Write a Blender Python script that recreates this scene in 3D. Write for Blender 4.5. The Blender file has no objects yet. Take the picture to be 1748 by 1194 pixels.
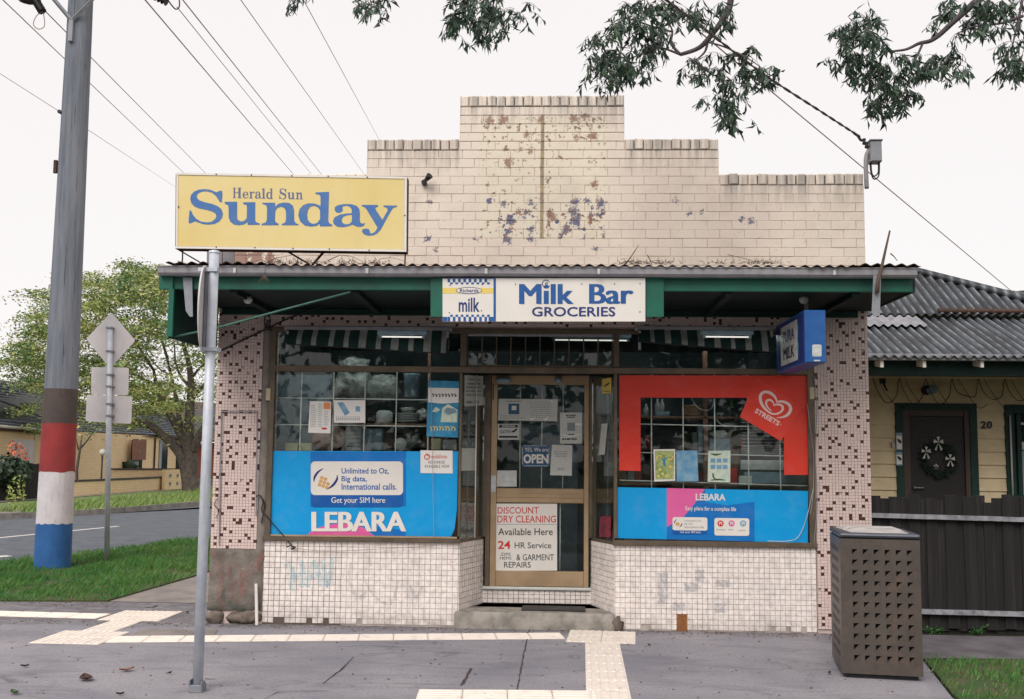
import bpy, math, random
from mathutils import Vector, Matrix, noise as mnoise
from mathutils.geometry import tessellate_polygon
R = math.radians
random.seed(7)
rnd = random.Random(11)
sc = bpy.context.scene
COL = sc.collection

# ------------------------------------------------------------------ camera
F, CX, CY = 1700.0, 874.0, 627.0          # focal length and principal point of the photograph, in its pixels
CAMP = Vector((0.0, -9.44, 1.565))
RM = (Matrix.Rotation(R(2.2), 3, 'Z') @ Matrix.Rotation(R(90 + 5.3), 3, 'X') @ Matrix.Rotation(R(0.6), 3, 'Z'))
cam_d = bpy.data.cameras.new('camera')
cam_d.sensor_width = 36.0
cam_d.lens = 36.0 * F / 1748.0
cam_d.shift_y = 30.0 / 1748.0
cam_d.clip_start = 0.05
cam_d.clip_end = 3000
cam = bpy.data.objects.new('camera', cam_d)
COL.objects.link(cam)
cam.location = CAMP
cam.rotation_euler = RM.to_euler()
sc.camera = cam

# ------------------------------------------------------------------ sky and sun (bright overcast)
SUN_EL, SUN_AZ = R(46), R(200)            # high, behind the photographer
w = bpy.data.worlds.new('World')
sc.world = w
w.use_nodes = True
wn = w.node_tree
wn.nodes.clear()
wo = wn.nodes.new('ShaderNodeOutputWorld')
bg = wn.nodes.new('ShaderNodeBackground')
sky = wn.nodes.new('ShaderNodeTexSky')
sky.sky_type = 'NISHITA'
sky.sun_disc = False
sky.sun_elevation = SUN_EL
sky.sun_rotation = SUN_AZ
mx = wn.nodes.new('ShaderNodeMix')
mx.data_type = 'RGBA'
mx.inputs[0].default_value = 0.93         # thick cloud hides nearly all of the blue
mx.inputs[7].default_value = (6.12, 5.82, 5.72, 1)
wn.links.new(sky.outputs[0], mx.inputs[6])
wn.links.new(mx.outputs[2], bg.inputs[0])
bg.inputs[1].default_value = 0.1
wn.links.new(bg.outputs[0], wo.inputs[0])
sd = bpy.data.lights.new('sun', 'SUN')
sd.energy = 1.5
sd.angle = R(35)
sd.color = (1.0, 0.965, 0.93)
sun = bpy.data.objects.new('sun', sd)
COL.objects.link(sun)
sun.rotation_euler = Vector((math.cos(SUN_EL) * math.sin(R(-18)), -math.cos(SUN_EL) * math.cos(R(-18)), math.sin(SUN_EL))).to_track_quat('Z', 'Y').to_euler()
sc.view_settings.view_transform = 'Standard'
sc.view_settings.look = 'None'
sc.view_settings.gamma = 1
sc.view_settings.exposure = 0.72
sc.view_settings.use_curve_mapping = False
sc.cycles.max_bounces = 8
sc.cycles.transparent_max_bounces = 16
sc.cycles.use_denoising = True

# ------------------------------------------------------------------ measuring helpers
def ray(px, py):
    return RM @ Vector(((px - CX) / F, -(py - CY) / F, -1.0))
def at(px, py, Y=0.0):
    d = ray(px, py)
    return CAMP + d * ((Y - CAMP.y) / d.y)
def gr(px, py, z=0.0):
    d = ray(px, py)
    return CAMP + d * ((z - CAMP.z) / d.z)
def dep(px, py, d):
    return CAMP + ray(px, py) * d
def WP(px, d, z):
    """the point on the upright line seen at column px, d metres off, z high"""
    v = ray(px, 785)
    p = CAMP + v * d
    for _ in range(3):
        r2 = RM.transposed() @ (Vector((p.x, p.y, z)) - CAMP)
        ppx = CX + F * r2.x / -r2.z
        p = p + (RM @ Vector((1, 0, 0))) * ((px - ppx) / F * d)
    return Vector((p.x, p.y, z))
def rect(x0, y0, x1, y1, Y=0.0):
    return (at(x0, (y0 + y1) / 2, Y).x, at(x1, (y0 + y1) / 2, Y).x, at((x0 + x1) / 2, y1, Y).z, at((x0 + x1) / 2, y0, Y).z)

# ------------------------------------------------------------------ mesh building
class MB:
    def __init__(s): s.v = []; s.f = []; s.m = []; s.sm = []
    def face(s, idx, m=0, smooth=False):
        s.f.append(tuple(idx)); s.m.append(m); s.sm.append(smooth)
    def add(s, pts): 
        b = len(s.v); s.v.extend([Vector(p) for p in pts]); return b
    def poly(s, pts, m=0):
        b = s.add(pts); s.face(range(b, b + len(pts)), m); return s
    def box(s, x0, x1, y0, y1, z0, z1, m=0, T=None):
        p = [(x0,y0,z0),(x1,y0,z0),(x1,y1,z0),(x0,y1,z0),(x0,y0,z1),(x1,y0,z1),(x1,y1,z1),(x0,y1,z1)]
        if T is not None: p = [T @ Vector(q) for q in p]
        b = s.add(p)
        for q in ((0,3,2,1),(4,5,6,7),(0,1,5,4),(1,2,6,5),(2,3,7,6),(3,0,4,7)):
            s.face([b + i for i in q], m)
        return s
    def cbox(s, x0, x1, y0, y1, z0, z1, c=.004, m=0, T=None):
        """a box with chamfered edges on the side facing -Y"""
        p = [(x0,y1,z0),(x1,y1,z0),(x1,y1,z1),(x0,y1,z1),(x0,y0+c,z0),(x1,y0+c,z0),(x1,y0+c,z1),(x0,y0+c,z1),
             (x0+c,y0,z0+c),(x1-c,y0,z0+c),(x1-c,y0,z1-c),(x0+c,y0,z1-c)]
        if T is not None: p = [T @ Vector(q) for q in p]
        b = s.add(p)
        for q in ((0,3,2,1),(0,1,5,4),(1,2,6,5),(2,3,7,6),(3,0,4,7),(4,5,9,8),(5,6,10,9),(6,7,11,10),(7,4,8,11),(8,9,10,11)):
            s.face([b + i for i in q], m)
        return s
    def prism(s, pts, depth, m=0, dirv=(0, 1, 0)):
        """flat outline (3-D points, facing -dirv) given thickness along dirv"""
        d = Vector(dirv) * depth
        n = len(pts)
        a = s.add(pts); b = s.add([Vector(p) + d for p in pts])
        s.face(range(a, a + n), m); s.face(reversed(range(b, b + n)), m)
        for i in range(n):
            j = (i + 1) % n
            s.face((a + j, a + i, b + i, b + j), m)
        return s
    def outline(s, loops, m=0):
        """flat outline with holes"""
        loops = [[Vector(p) for p in l] for l in loops]
        tr = tessellate_polygon(loops)
        b = s.add([p for l in loops for p in l])
        for t in tr: s.face([b + i for i in t], m)
        return s
    def tube(s, pts, r, n=8, m=0, cap=True, smooth=True):
        pts = [Vector(p) for p in pts]
        rs = r if isinstance(r, (list, tuple)) else [r] * len(pts)
        ref = None; base = []
        for i, p in enumerate(pts):
            t = (pts[min(i + 1, len(pts) - 1)] - pts[max(i - 1, 0)])
            if t.length < 1e-9: t = Vector((0, 0, 1))
            t.normalize()
            if ref is None:
                ref = Vector((0, 0, 1)) if abs(t.z) < .9 else Vector((1, 0, 0))
            u = t.cross(ref); 
            if u.length < 1e-6: u = t.orthogonal()
            u.normalize(); ref = u.cross(t); 
            ww = ref
            base.append(s.add([p + (u * math.cos(2*math.pi*k/n) + ww * math.sin(2*math.pi*k/n)) * rs[i] for k in range(n)]))
        for i in range(len(pts) - 1):
            for k in range(n):
                l = (k + 1) % n
                s.face((base[i]+k, base[i]+l, base[i+1]+l, base[i+1]+k), m, smooth)
        if cap:
            s.face(reversed(range(base[0], base[0]+n)), m); s.face(range(base[-1], base[-1]+n), m)
        return s
    def lathe(s, prof, c=(0,0,0), n=16, m=0, smooth=True, axis='Z'):
        c = Vector(c); bs = []
        for r, h in prof:
            q = []
            for k in range(n):
                a = 2*math.pi*k/n
                v = Vector((r*math.cos(a), r*math.sin(a), h))
                if axis == 'Y': v = Vector((v.x, v.z, v.y))
                if axis == 'X': v = Vector((v.z, v.x, v.y))
                q.append(c + v)
            bs.append(s.add(q))
        for i in range(len(prof) - 1):
            for k in range(n):
                l = (k + 1) % n
                s.face((bs[i]+k, bs[i]+l, bs[i+1]+l, bs[i+1]+k), m, smooth)
        return s
    def blob(s, c, rx, ry, rz, n=10, rings=7, m=0, wob=0.0, seed=0):
        b0 = len(s.v); c = Vector(c)
        for i in range(rings + 1):
            th = math.pi * i / rings
            for k in range(n):
                a = 2*math.pi*k/n
                d = Vector((math.sin(th)*math.cos(a), math.sin(th)*math.sin(a), math.cos(th)))
                k2 = 1 + wob * mnoise.noise(d * 1.7 + Vector((seed, seed*.7, 0)))*2
                s.v.append(c + Vector((d.x*rx, d.y*ry, d.z*rz)) * k2)
        for i in range(rings):
            for k in range(n):
                l = (k + 1) % n
                s.face((b0+i*n+k, b0+(i+1)*n+k, b0+(i+1)*n+l, b0+i*n+l), m, True)
        return s

ORG = {}
def setp(o, label=None, cat=None, group=None, kind=None):
    if label: o['label'] = label
    if cat: o['category'] = cat
    if group: o['group'] = group
    if kind: o['kind'] = kind
    return o
def mk(name, mb, mats, parent=None, label=None, cat=None, group=None, kind=None, origin=None, bevel=0):
    if not isinstance(mats, (list, tuple)): mats = [mats]
    if parent is not None: org = ORG[parent]
    elif origin is not None: org = Vector(origin)
    else:
        xs = [p.x for p in mb.v]; ys = [p.y for p in mb.v]; zs = [p.z for p in mb.v]
        org = Vector(((min(xs)+max(xs))/2, (min(ys)+max(ys))/2, min(zs)))
    me = bpy.data.meshes.new(name)
    me.from_pydata([tuple(p - org) for p in mb.v], [], mb.f)
    for m in mats: me.materials.append(m)
    me.polygons.foreach_set('material_index', mb.m)
    me.polygons.foreach_set('use_smooth', mb.sm)
    me.update()
    o = bpy.data.objects.new(name, me)
    COL.objects.link(o)
    ORG[o] = org
    if parent is not None: o.parent = parent
    else: o.location = org
    if bevel:
        bm_ = o.modifiers.new('bevel', 'BEVEL'); bm_.width = bevel; bm_.segments = 2; bm_.limit_method = 'ANGLE'; bm_.angle_limit = R(40)
    return setp(o, label, cat, group, kind)
def thing(name, loc, label, cat, group=None):
    o = bpy.data.objects.new(name, None)
    o.empty_display_size = .1
    COL.objects.link(o); o.location = Vector(loc); ORG[o] = Vector(loc)
    return setp(o, label, cat, group)

_fc = {}
def text_geo(s, bold=0.0, space=1.0, shear=0.0):
    key = (s, bold, space, shear)
    if key in _fc: return _fc[key]
    cu = bpy.data.curves.new('lettering', 'FONT')
    cu.body = s; cu.size = 1; cu.offset = bold; cu.space_character = space; cu.shear = shear
    cu.resolution_u = 3; cu.align_x = 'CENTER'
    o = bpy.data.objects.new('lettering', cu); COL.objects.link(o)
    dg = bpy.context.evaluated_depsgraph_get(); dg.update()
    me = bpy.data.meshes.new_from_object(o.evaluated_get(dg))
    vs = [(v.co.x, v.co.y) for v in me.vertices]; fs = [tuple(p.vertices) for p in me.polygons]
    bpy.data.objects.remove(o); bpy.data.curves.remove(cu); bpy.data.meshes.remove(me)
    x0 = min(v[0] for v in vs); x1 = max(v[0] for v in vs); y0 = min(v[1] for v in vs); y1 = max(v[1] for v in vs)
    vs = [((x-x0)/max(x1-x0,1e-6), (y-y0)/max(y1-y0,1e-6)) for x, y in vs]
    _fc[key] = (vs, fs)
    return _fc[key]
def stout(mb, s, q, Y, dx, m=0, bold=.0, n=5):
    for k in range(n):
        o = dx*(2*k/(n-1)-1)
        text(mb, s, [(q[0][0]+dx+o, q[0][1]), (q[1][0]-dx+o, q[1][1]), (q[2][0]-dx+o, q[2][1]), (q[3][0]+dx+o, q[3][1])], Y - .0003*k, m, bold)
def quadpt(q, u, v):
    """q = pixel corners: top-left, top-right, bottom-right, bottom-left; u right, v up"""
    tx = q[0][0]*(1-u)+q[1][0]*u; ty = q[0][1]*(1-u)+q[1][1]*u
    bx = q[3][0]*(1-u)+q[2][0]*u; by = q[3][1]*(1-u)+q[2][1]*u
    return (bx*(1-v)+tx*v, by*(1-v)+ty*v)
def Q(x0, y0, x1, y1, sl=0.0, sh=0.0):
    """pixel rectangle, its rows sloping by sl and its columns by sh"""
    w_, h_ = x1-x0, y1-y0
    return [(x0, y0), (x1, y0+sl*w_), (x1+sh*h_, y1+sl*w_), (x0+sh*h_, y1)]
def text(mb, s, q, Y, m=0, bold=0.0, space=1.0, shear=0.0, fn=None):
    if bold > 0 and any(c in s for c in 'MW'):       # emboldened by stacking: an offset would fold these letters
        h_ = abs(q[3][1] - q[0][1]); dx = bold*h_*.8; off = Vector((0, -.00025, 0))
        for k in (-1, 0, 1):
            qq = [(q[0][0]+dx+k*dx, q[0][1]), (q[1][0]-dx+k*dx, q[1][1]), (q[2][0]-dx+k*dx, q[2][1]), (q[3][0]+dx+k*dx, q[3][1])]
            f2 = (lambda x, y, k=k: fn(x, y) + off*(k+1)) if fn else (lambda x, y, k=k: at(x, y, Y - .00025*(k+1)))
            text(mb, s, qq, Y, m, 0, space, shear, f2)
        return
    vs, fs = text_geo(s, bold, space, shear)
    pts = []
    for u, v in vs:
        p = quadpt(q, u, v)
        pts.append(fn(*p) if fn else at(p[0], p[1], Y))
    b = mb.add(pts)
    for f in fs: mb.face([b + i for i in f], m)
def panel(mb, q, Y, depth, m=0, fn=None):
    pts = [fn(*p) if fn else at(p[0], p[1], Y) for p in (q[3], q[2], q[1], q[0])]
    mb.prism(pts, depth, m)
def flat(mb, pts, Y, m=0):
    b = mb.add([at(x, y, Y) for x, y in pts]); mb.face(range(b, b+len(pts)), m)
def rrect(x0, y0, x1, y1, r, n=4, sl=0.0):
    pts = []
    for cx, cy, a0 in ((x1-r, y0+r, -90), (x1-r, y1-r, 0), (x0+r, y1-r, 90), (x0+r, y0+r, 180)):
        for k in range(n+1):
            a = R(a0 + 90*k/n)
            x = cx + r*math.cos(a); y = cy + r*math.sin(a)
            pts.append((x, y + sl*(x-x0)))
    return pts
def disc(cx, cy, r, n=16, ry=None):
    ry = ry or r
    return [(cx + r*math.cos(2*math.pi*k/n), cy + ry*math.sin(2*math.pi*k/n)) for k in range(n)]
def cr(pts, n=6, closed=False):
    """Catmull-Rom through the points"""
    P = [tuple(p) for p in pts]; out = []
    N = len(P); dim = len(P[0])
    rng_ = range(N) if closed else range(N-1)
    for i in rng_:
        p0 = P[(i-1) % N] if closed or i > 0 else P[0]
        p1 = P[i]; p2 = P[(i+1) % N]
        p3 = P[(i+2) % N] if closed or i+2 < N else P[-1]
        for k in range(n):
            t = k/n
            out.append(tuple(.5*((2*p1[d]) + (-p0[d]+p2[d])*t + (2*p0[d]-5*p1[d]+4*p2[d]-p3[d])*t*t + (-p0[d]+3*p1[d]-3*p2[d]+p3[d])*t**3) for d in range(dim)))
    if not closed: out.append(P[-1])
    return out
def ribbon(mb, pts, Y, m=0, fn=None):
    """a brush stroke in the plane: points (px, py, width in px)"""
    P = cr(pts, 6); L = []; Rr = []
    for i, p in enumerate(P):
        a = P[max(i-1, 0)]; b = P[min(i+1, len(P)-1)]
        dx, dy = b[0]-a[0], b[1]-a[1]; l = math.hypot(dx, dy) or 1
        nx, ny = -dy/l*p[2]/2, dx/l*p[2]/2
        L.append((p[0]+nx, p[1]+ny)); Rr.append((p[0]-nx, p[1]-ny))
    f_ = fn or (lambda x, y: at(x, y, Y))
    bl = mb.add([f_(*p) for p in L]); brr = mb.add([f_(*p) for p in Rr])
    for i in range(len(P)-1): mb.face((bl+i, bl+i+1, brr+i+1, brr+i), m)

# ------------------------------------------------------------------ materials
def srgb(r, g, b, k=1.0):
    f = lambda c: (c/255/12.92 if c/255 <= .04045 else ((c/255+.055)/1.055)**2.4) * k
    return (min(f(r), .9), min(f(g), .9), min(f(b), .9), 1)
class NT:
    def __init__(s, name):
        s.mat = bpy.data.materials.new(name); s.mat.use_nodes = True
        s.t = s.mat.node_tree; s.t.nodes.clear()
        s.out = s.t.nodes.new('ShaderNodeOutputMaterial')
        s.b = s.t.nodes.new('ShaderNodeBsdfPrincipled')
        s.link(s.b.outputs[0], s.out.inputs[0])
        s._pos = None
    def link(s, a, b): s.t.links.new(a, b)
    def put(s, sock, v):
        if hasattr(v, 'is_linked') or isinstance(v, bpy.types.NodeSocket): s.link(v, sock)
        else: sock.default_value = v
    def pos(s):
        if s._pos is None: s._pos = s.t.nodes.new('ShaderNodeNewGeometry').outputs['Position']
        return s._pos
    def sep(s, v=None):
        n = s.t.nodes.new('ShaderNodeSeparateXYZ'); s.link(v or s.pos(), n.inputs[0]); return n.outputs
    def math(s, op, a, b=0.0, c=0.0, clamp=False):
        n = s.t.nodes.new('ShaderNodeMath'); n.operation = op; n.use_clamp = clamp
        s.put(n.inputs[0], a); s.put(n.inputs[1], b); s.put(n.inputs[2], c); return n.outputs[0]
    def scale(s, v, sx, sy, sz):
        n = s.t.nodes.new('ShaderNodeMapping'); s.link(v, n.inputs[0]); n.inputs['Scale'].default_value = (sx, sy, sz); return n.outputs[0]
    def noise(s, sc_, det=4, rough=.55, vec=None, dist=0):
        n = s.t.nodes.new('ShaderNodeTexNoise'); s.link(vec or s.pos(), n.inputs['Vector'])
        n.inputs['Scale'].default_value = sc_; n.inputs['Detail'].default_value = det; n.inputs['Roughness'].default_value = rough
        n.inputs['Distortion'].default_value = dist
        return n.outputs[0]
    def vor(s, sc_, vec=None, out=0, feat='F1'):
        n = s.t.nodes.new('ShaderNodeTexVoronoi'); n.feature = feat; s.link(vec or s.pos(), n.inputs['Vector']); n.inputs['Scale'].default_value = sc_
        return n.outputs[out]
    def ramp(s, v, a, b):
        n = s.t.nodes.new('ShaderNodeMapRange'); s.put(n.inputs[0], v); n.inputs[1].default_value = a; n.inputs[2].default_value = b
        return n.outputs[0]
    def mix(s, f, a, b, mode='MIX'):
        n = s.t.nodes.new('ShaderNodeMix'); n.data_type = 'RGBA'; n.blend_type = mode
        s.put(n.inputs[0], f); s.put(n.inputs[6], a); s.put(n.inputs[7], b); return n.outputs[2]
    def boxmask(s, x0, x1, z0, z1, soft=.004, wob=0.0):
        X, _, Z = s.sep()
        if wob:
            nn = s.math('MULTIPLY', s.math('SUBTRACT', s.noise(14, 3), .5), wob)
            X = s.math('ADD', X, nn); Z = s.math('ADD', Z, nn)
        a = s.math('MULTIPLY', s.ramp(X, x0-soft, x0+soft), s.ramp(X, x1+soft, x1-soft))
        b = s.math('MULTIPLY', s.ramp(Z, z0-soft, z0+soft), s.ramp(Z, z1+soft, z1-soft))
        return s.math('MULTIPLY', a, b)
    def dot(s, c, r, wob=.6):
        """ragged round patch at world point c"""
        n = s.t.nodes.new('ShaderNodeVectorMath'); n.operation = 'DISTANCE'; s.link(s.pos(), n.inputs[0]); n.inputs[1].default_value = tuple(c)
        d = s.math('ADD', n.outputs['Value'], s.math('MULTIPLY', s.math('SUBTRACT', s.noise(34, 5, .75), .5), .22))
        return s.ramp(d, r*.8+.002, r*.8-.002)
    def base(s, v): s.put(s.b.inputs['Base Color'], v)
    def rough(s, v): s.put(s.b.inputs['Roughness'], v)
    def metal(s, v): s.b.inputs['Metallic'].default_value = v
    def spec(s, v): s.b.inputs['Specular IOR Level'].default_value = v
    def bump(s, h, strength=.3, dist=.01):
        n = s.t.nodes.new('ShaderNodeBump'); n.inputs['Strength'].default_value = strength; n.inputs['Distance'].default_value = dist
        s.link(h, n.inputs['Height']); s.link(n.outputs[0], s.b.inputs['Normal'])
def simple(name, col, rough=.6, metal=0.0, col2=None, sc_=6, bump=0.0, bsc=80, spec=.4, lo=.4, hi=.65, det=5, bdist=.004):
    m = NT(name)
    if col2 is not None:
        m.base(m.mix(m.ramp(m.noise(sc_, det, .6), lo, hi), col, col2))
    else: m.base(col)
    m.rough(rough); m.metal(metal); m.spec(spec)
    if bump: m.bump(m.noise(bsc, 4), bump, bdist)
    return m.mat
def emis(name, col, k):
    m = NT(name); m.base(col); m.b.inputs['Emission Color'].default_value = col; m.b.inputs['Emission Strength'].default_value = k
    return m.mat
def glass(name, tint=(.93, .97, .96, 1), refl=1.0):
    m = NT(name); t = m.t
    t.nodes.remove(m.b)
    tr = t.nodes.new('ShaderNodeBsdfTransparent'); tr.inputs[0].default_value = tint
    gl = t.nodes.new('ShaderNodeBsdfGlossy'); gl.inputs['Roughness'].default_value = .015
    fr = t.nodes.new('ShaderNodeFresnel'); fr.inputs[0].default_value = 1.5
    mm = t.nodes.new('ShaderNodeMath'); mm.operation = 'MULTIPLY'; mm.inputs[1].default_value = refl; mm.use_clamp = True
    # faint grime film
    nz = m.noise(3.5, 5, .65); g = m.ramp(nz, .45, .8); gm = m.math('MULTIPLY', g, .05)
    df = t.nodes.new('ShaderNodeBsdfDiffuse'); df.inputs[0].default_value = (.5, .5, .48, 1)
    m1 = t.nodes.new('ShaderNodeMixShader'); m2 = t.nodes.new('ShaderNodeMixShader')
    m.link(fr.outputs[0], mm.inputs[0]); m.link(mm.outputs[0], m1.inputs[0]); m.link(tr.outputs[0], m1.inputs[1]); m.link(gl.outputs[0], m1.inputs[2])
    m.link(gm, m2.inputs[0]); m.link(m1.outputs[0], m2.inputs[1]); m.link(df.outputs[0], m2.inputs[2])
    m.link(m2.outputs[0], m.out.inputs[0])
    return m.mat

# --- painted brick of the parapet
def painted_brick():
    m = NT('painted_brick')
    cream, pinkc, yel = srgb(240, 227, 211), srgb(230, 215, 202), srgb(236, 226, 204)
    c = m.mix(m.ramp(m.noise(1.3, 3), .35, .65), cream, pinkc)
    # per-brick tone
    oi = m.t.nodes.new('ShaderNodeObjectInfo').outputs['Random']
    c = m.mix(m.math('MULTIPLY', oi, .12), c, srgb(214, 196, 180))
    x0, x1, z0, z1 = rect(820, 200, 1033, 409)
    pm = m.boxmask(x0, x1, z0, z1, .006, .01)
    c = m.mix(m.math('MULTIPLY', pm, .7), c, yel)
    X, _, Z = m.sep()
    # flaked places in the old sign panel: brown-red brick high up, blue undercoat lower down
    fl = m.noise(17, 6, .7)
    big = m.noise(3.2, 2)
    thr = m.math('ADD', m.math('MULTIPLY', m.ramp(Z, z0 + .75, z1), .055), m.math('MULTIPLY', m.math('SUBTRACT', big, .5), .22))
    low = m.ramp(Z, z0 + .38, z0 + .25)
    thr = m.math('ADD', thr, m.math('MULTIPLY', low, .045))
    f = m.math('MULTIPLY', m.ramp(m.math('ADD', fl, thr), .605, .625), pm)
    bare = m.mix(m.ramp(m.noise(40, 3), .4, .6), srgb(146, 118, 105), srgb(158, 138, 120))
    lowc = m.mix(m.ramp(m.noise(6, 2), .45, .55), srgb(96, 100, 130), srgb(158, 118, 100))
    c = m.mix(f, c, m.mix(low, bare, lowc))
    # blue undercoat spots
    spots = [(835,343,7),(733,347,5),(982,345,8),(1003,343,6),(1027,346,8),(978,361,10),(870,377,8),(981,378,10),(865,410,8),(905,409,6),
             (730,408,6),(744,427,5),(866,396,7),(967,393,8),(907,392,6),(1155,342,4),(1176,363,4),(1198,361,3),(1266,375,5),(1282,377,6),(812,410,4),(1018,424,4),
             (898,362,5),(860,348,5),(905,345,5)]
    acc = None
    for i, (px, py, r) in enumerate(spots):
        d = m.dot(at(px, py, -.003), r/180)
        acc = d if acc is None else m.math('MAXIMUM', acc, d)
    c = m.mix(acc, c, m.mix(m.ramp(m.noise(22, 2), .45, .6), srgb(112, 116, 144), srgb(146, 128, 128)))
    acc = None
    for px, py, r in ((980,203,9),(998,200,8),(860,205,9),(836,206,8),(1010,233,9),(982,235,6),(1015,316,8),(868,279,9),(905,257,4),(900,230,6),(922,206,6),(945,372,8),(940,364,7),
                      (886,363,6),(956,269,4),(410,440,20),(438,437,16),(462,441,12)):
        d = m.dot(at(px, py, -.003), r/180)
        acc = d if acc is None else m.math('MAXIMUM', acc, d)
    c = m.mix(m.math('MULTIPLY', acc, .85), c, srgb(150, 112, 98))
    # old conduit mark down the middle
    sx0, sx1, sz0, sz1 = rect(922.5, 196, 928.5, 408)
    sm = m.boxmask(sx0, sx1, sz0, sz1, .004, .012)
    c = m.mix(m.math('MULTIPLY', sm, .8), c, m.mix(m.ramp(m.noise(9, 3), .4, .6), srgb(160, 140, 90), srgb(128, 104, 88)))
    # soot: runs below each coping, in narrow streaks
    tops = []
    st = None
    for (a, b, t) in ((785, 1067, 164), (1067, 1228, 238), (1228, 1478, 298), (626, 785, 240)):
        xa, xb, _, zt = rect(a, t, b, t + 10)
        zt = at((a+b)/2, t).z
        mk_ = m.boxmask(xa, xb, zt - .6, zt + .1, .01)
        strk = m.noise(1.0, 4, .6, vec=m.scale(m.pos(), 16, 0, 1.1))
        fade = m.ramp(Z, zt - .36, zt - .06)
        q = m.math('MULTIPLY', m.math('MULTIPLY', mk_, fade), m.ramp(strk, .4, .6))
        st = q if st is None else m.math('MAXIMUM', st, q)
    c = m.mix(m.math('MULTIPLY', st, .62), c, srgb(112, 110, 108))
    grm = m.math('MULTIPLY', m.ramp(m.noise(2.1, 6, .72, dist=.6), .5, .72), .3)
    c = m.mix(grm, c, srgb(178, 166, 154))
    # small chips and dirt everywhere
    chips = m.ramp(m.noise(70, 2, .5), .715, .735)
    c = m.mix(m.math('MULTIPLY', chips, .8), c, srgb(108, 92, 82))
    m.base(c); m.rough(.75); m.spec(.25)
    m.bump(m.math('ADD', m.noise(60, 5, .7), m.math('MULTIPLY', f, -.6)), .35, .004)
    return m.mat
M = {}
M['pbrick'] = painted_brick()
def mortar_mat():
    m = NT('painted_mortar')
    c = m.mix(m.ramp(m.noise(5, 5, .7), .5, .66), srgb(230, 212, 196), srgb(150, 134, 122))
    X, _, Z = m.sep()
    m.base(c); m.rough(.9); m.bump(m.noise(90, 4), .4, .004); return m.mat
M['mortar'] = mortar_mat()
M['mosaic_p'] = simple('pink_mosaic', srgb(222, 200, 192), .35, col2=srgb(206, 184, 176), sc_=30, lo=.35, hi=.7)
M['mosaic_b'] = simple('brown_mosaic', srgb(92, 58, 50), .3, col2=srgb(66, 42, 40), sc_=40)
M['grout'] = simple('grout', srgb(206, 186, 178), .9, col2=srgb(174, 156, 148), sc_=5, bump=.2)
def white_tile():
    m = NT('white_tile')
    c = m.mix(m.ramp(m.noise(21, 2), .4, .65), srgb(244, 234, 227), srgb(222, 211, 204))
    c = m.mix(m.math('MULTIPLY', m.ramp(m.noise(4.2, 5, .65), .5, .72), .45), c, srgb(176, 172, 170))
    X, _, Z = m.sep()
    dirt = m.math('MULTIPLY', m.ramp(Z, .16, .0), m.ramp(m.noise(9, 5, .7), .4, .62))
    c = m.mix(m.math('MULTIPLY', dirt, .6), c, srgb(128, 116, 106))
    streak = m.ramp(m.noise(1, 4, .6, vec=m.scale(m.pos(), 22, 0, 1.2)), .56, .74)
    c = m.mix(m.math('MULTIPLY', streak, .25), c, srgb(168, 158, 150))
    m.base(c); m.rough(m.math('ADD', .22, m.math('MULTIPLY', m.noise(8), .3))); m.spec(.5); return m.mat
M['wtile'] = white_tile()
M['wgrout'] = simple('dark_grout', srgb(112, 98, 92), .95, col2=srgb(164, 152, 144), sc_=5)
M['wgrout2'] = simple('pale_grout', srgb(184, 172, 164), .95, col2=srgb(140, 130, 122), sc_=6)
def render_mat():
    m = NT('weathered_render')
    c = m.mix(m.ramp(m.noise(5, 6, .7), .38, .62), srgb(104, 94, 86), srgb(134, 126, 118))
    v = m.scale(m.pos(), 9, 0, 3)
    c = m.mix(m.ramp(m.noise(1, 4, .6, vec=v, dist=1.4), .55, .68), c, srgb(138, 92, 80))
    X, _, Z = m.sep()
    c = m.mix(m.math('MULTIPLY', m.ramp(Z, .32, .1), m.ramp(m.noise(7, 5), .35, .6)), c, srgb(72, 80, 74))
    m.base(c); m.rough(.92); m.bump(m.noise(25, 7, .75), .8, .02); return m.mat
M['render'] = render_mat()
M['stone'] = simple('footing_stone', srgb(120, 108, 98), .95, col2=srgb(88, 78, 72), sc_=12, bump=.6, bsc=40, bdist=.01)
M['bronze'] = simple('bronze_aluminium', srgb(112, 98, 82), .45, .35, col2=srgb(92, 82, 70), sc_=5, bump=.05)
M['gold'] = simple('gold_anodised_aluminium', srgb(178, 152, 120), .38, .2, col2=srgb(160, 136, 106), sc_=3.2, bump=.05)
M['green'] = simple('green_gloss_paint', srgb(20, 98, 78), .45, col2=srgb(28, 82, 68), sc_=4, bump=.1, bsc=30)
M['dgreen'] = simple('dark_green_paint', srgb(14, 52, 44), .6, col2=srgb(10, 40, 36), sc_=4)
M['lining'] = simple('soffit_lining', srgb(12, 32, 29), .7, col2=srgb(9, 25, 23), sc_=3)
def galv(name, a, b, c3=None, metal=.5, rough=.5):
    m = NT(name)
    c = m.mix(m.ramp(m.noise(7, 6, .7), .35, .65), a, b)
    if c3: c = m.mix(m.ramp(m.noise(2.2, 6, .75), .56, .66), c, c3)
    st = m.ramp(m.noise(1, 3, .5, vec=m.scale(m.pos(), 24, 24, 1.5)), .55, .75)
    c = m.mix(m.math('MULTIPLY', st, .3), c, srgb(92, 88, 86))
    m.base(c); m.metal(metal); m.rough(m.math('ADD', rough, m.math('MULTIPLY', m.noise(12), .2))); m.bump(m.noise(60, 3), .08, .003)
    return m.mat
M['galv'] = galv('galvanised_steel', srgb(150, 152, 156), srgb(128, 132, 140), metal=.35)
M['gutter'] = galv('weathered_gutter', srgb(158, 154, 156), srgb(136, 134, 140), metal=.1, rough=.6)
M['pole_g'] = galv('galvanised_pole', srgb(206, 210, 216), srgb(180, 186, 196), metal=.2, rough=.42)
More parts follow.
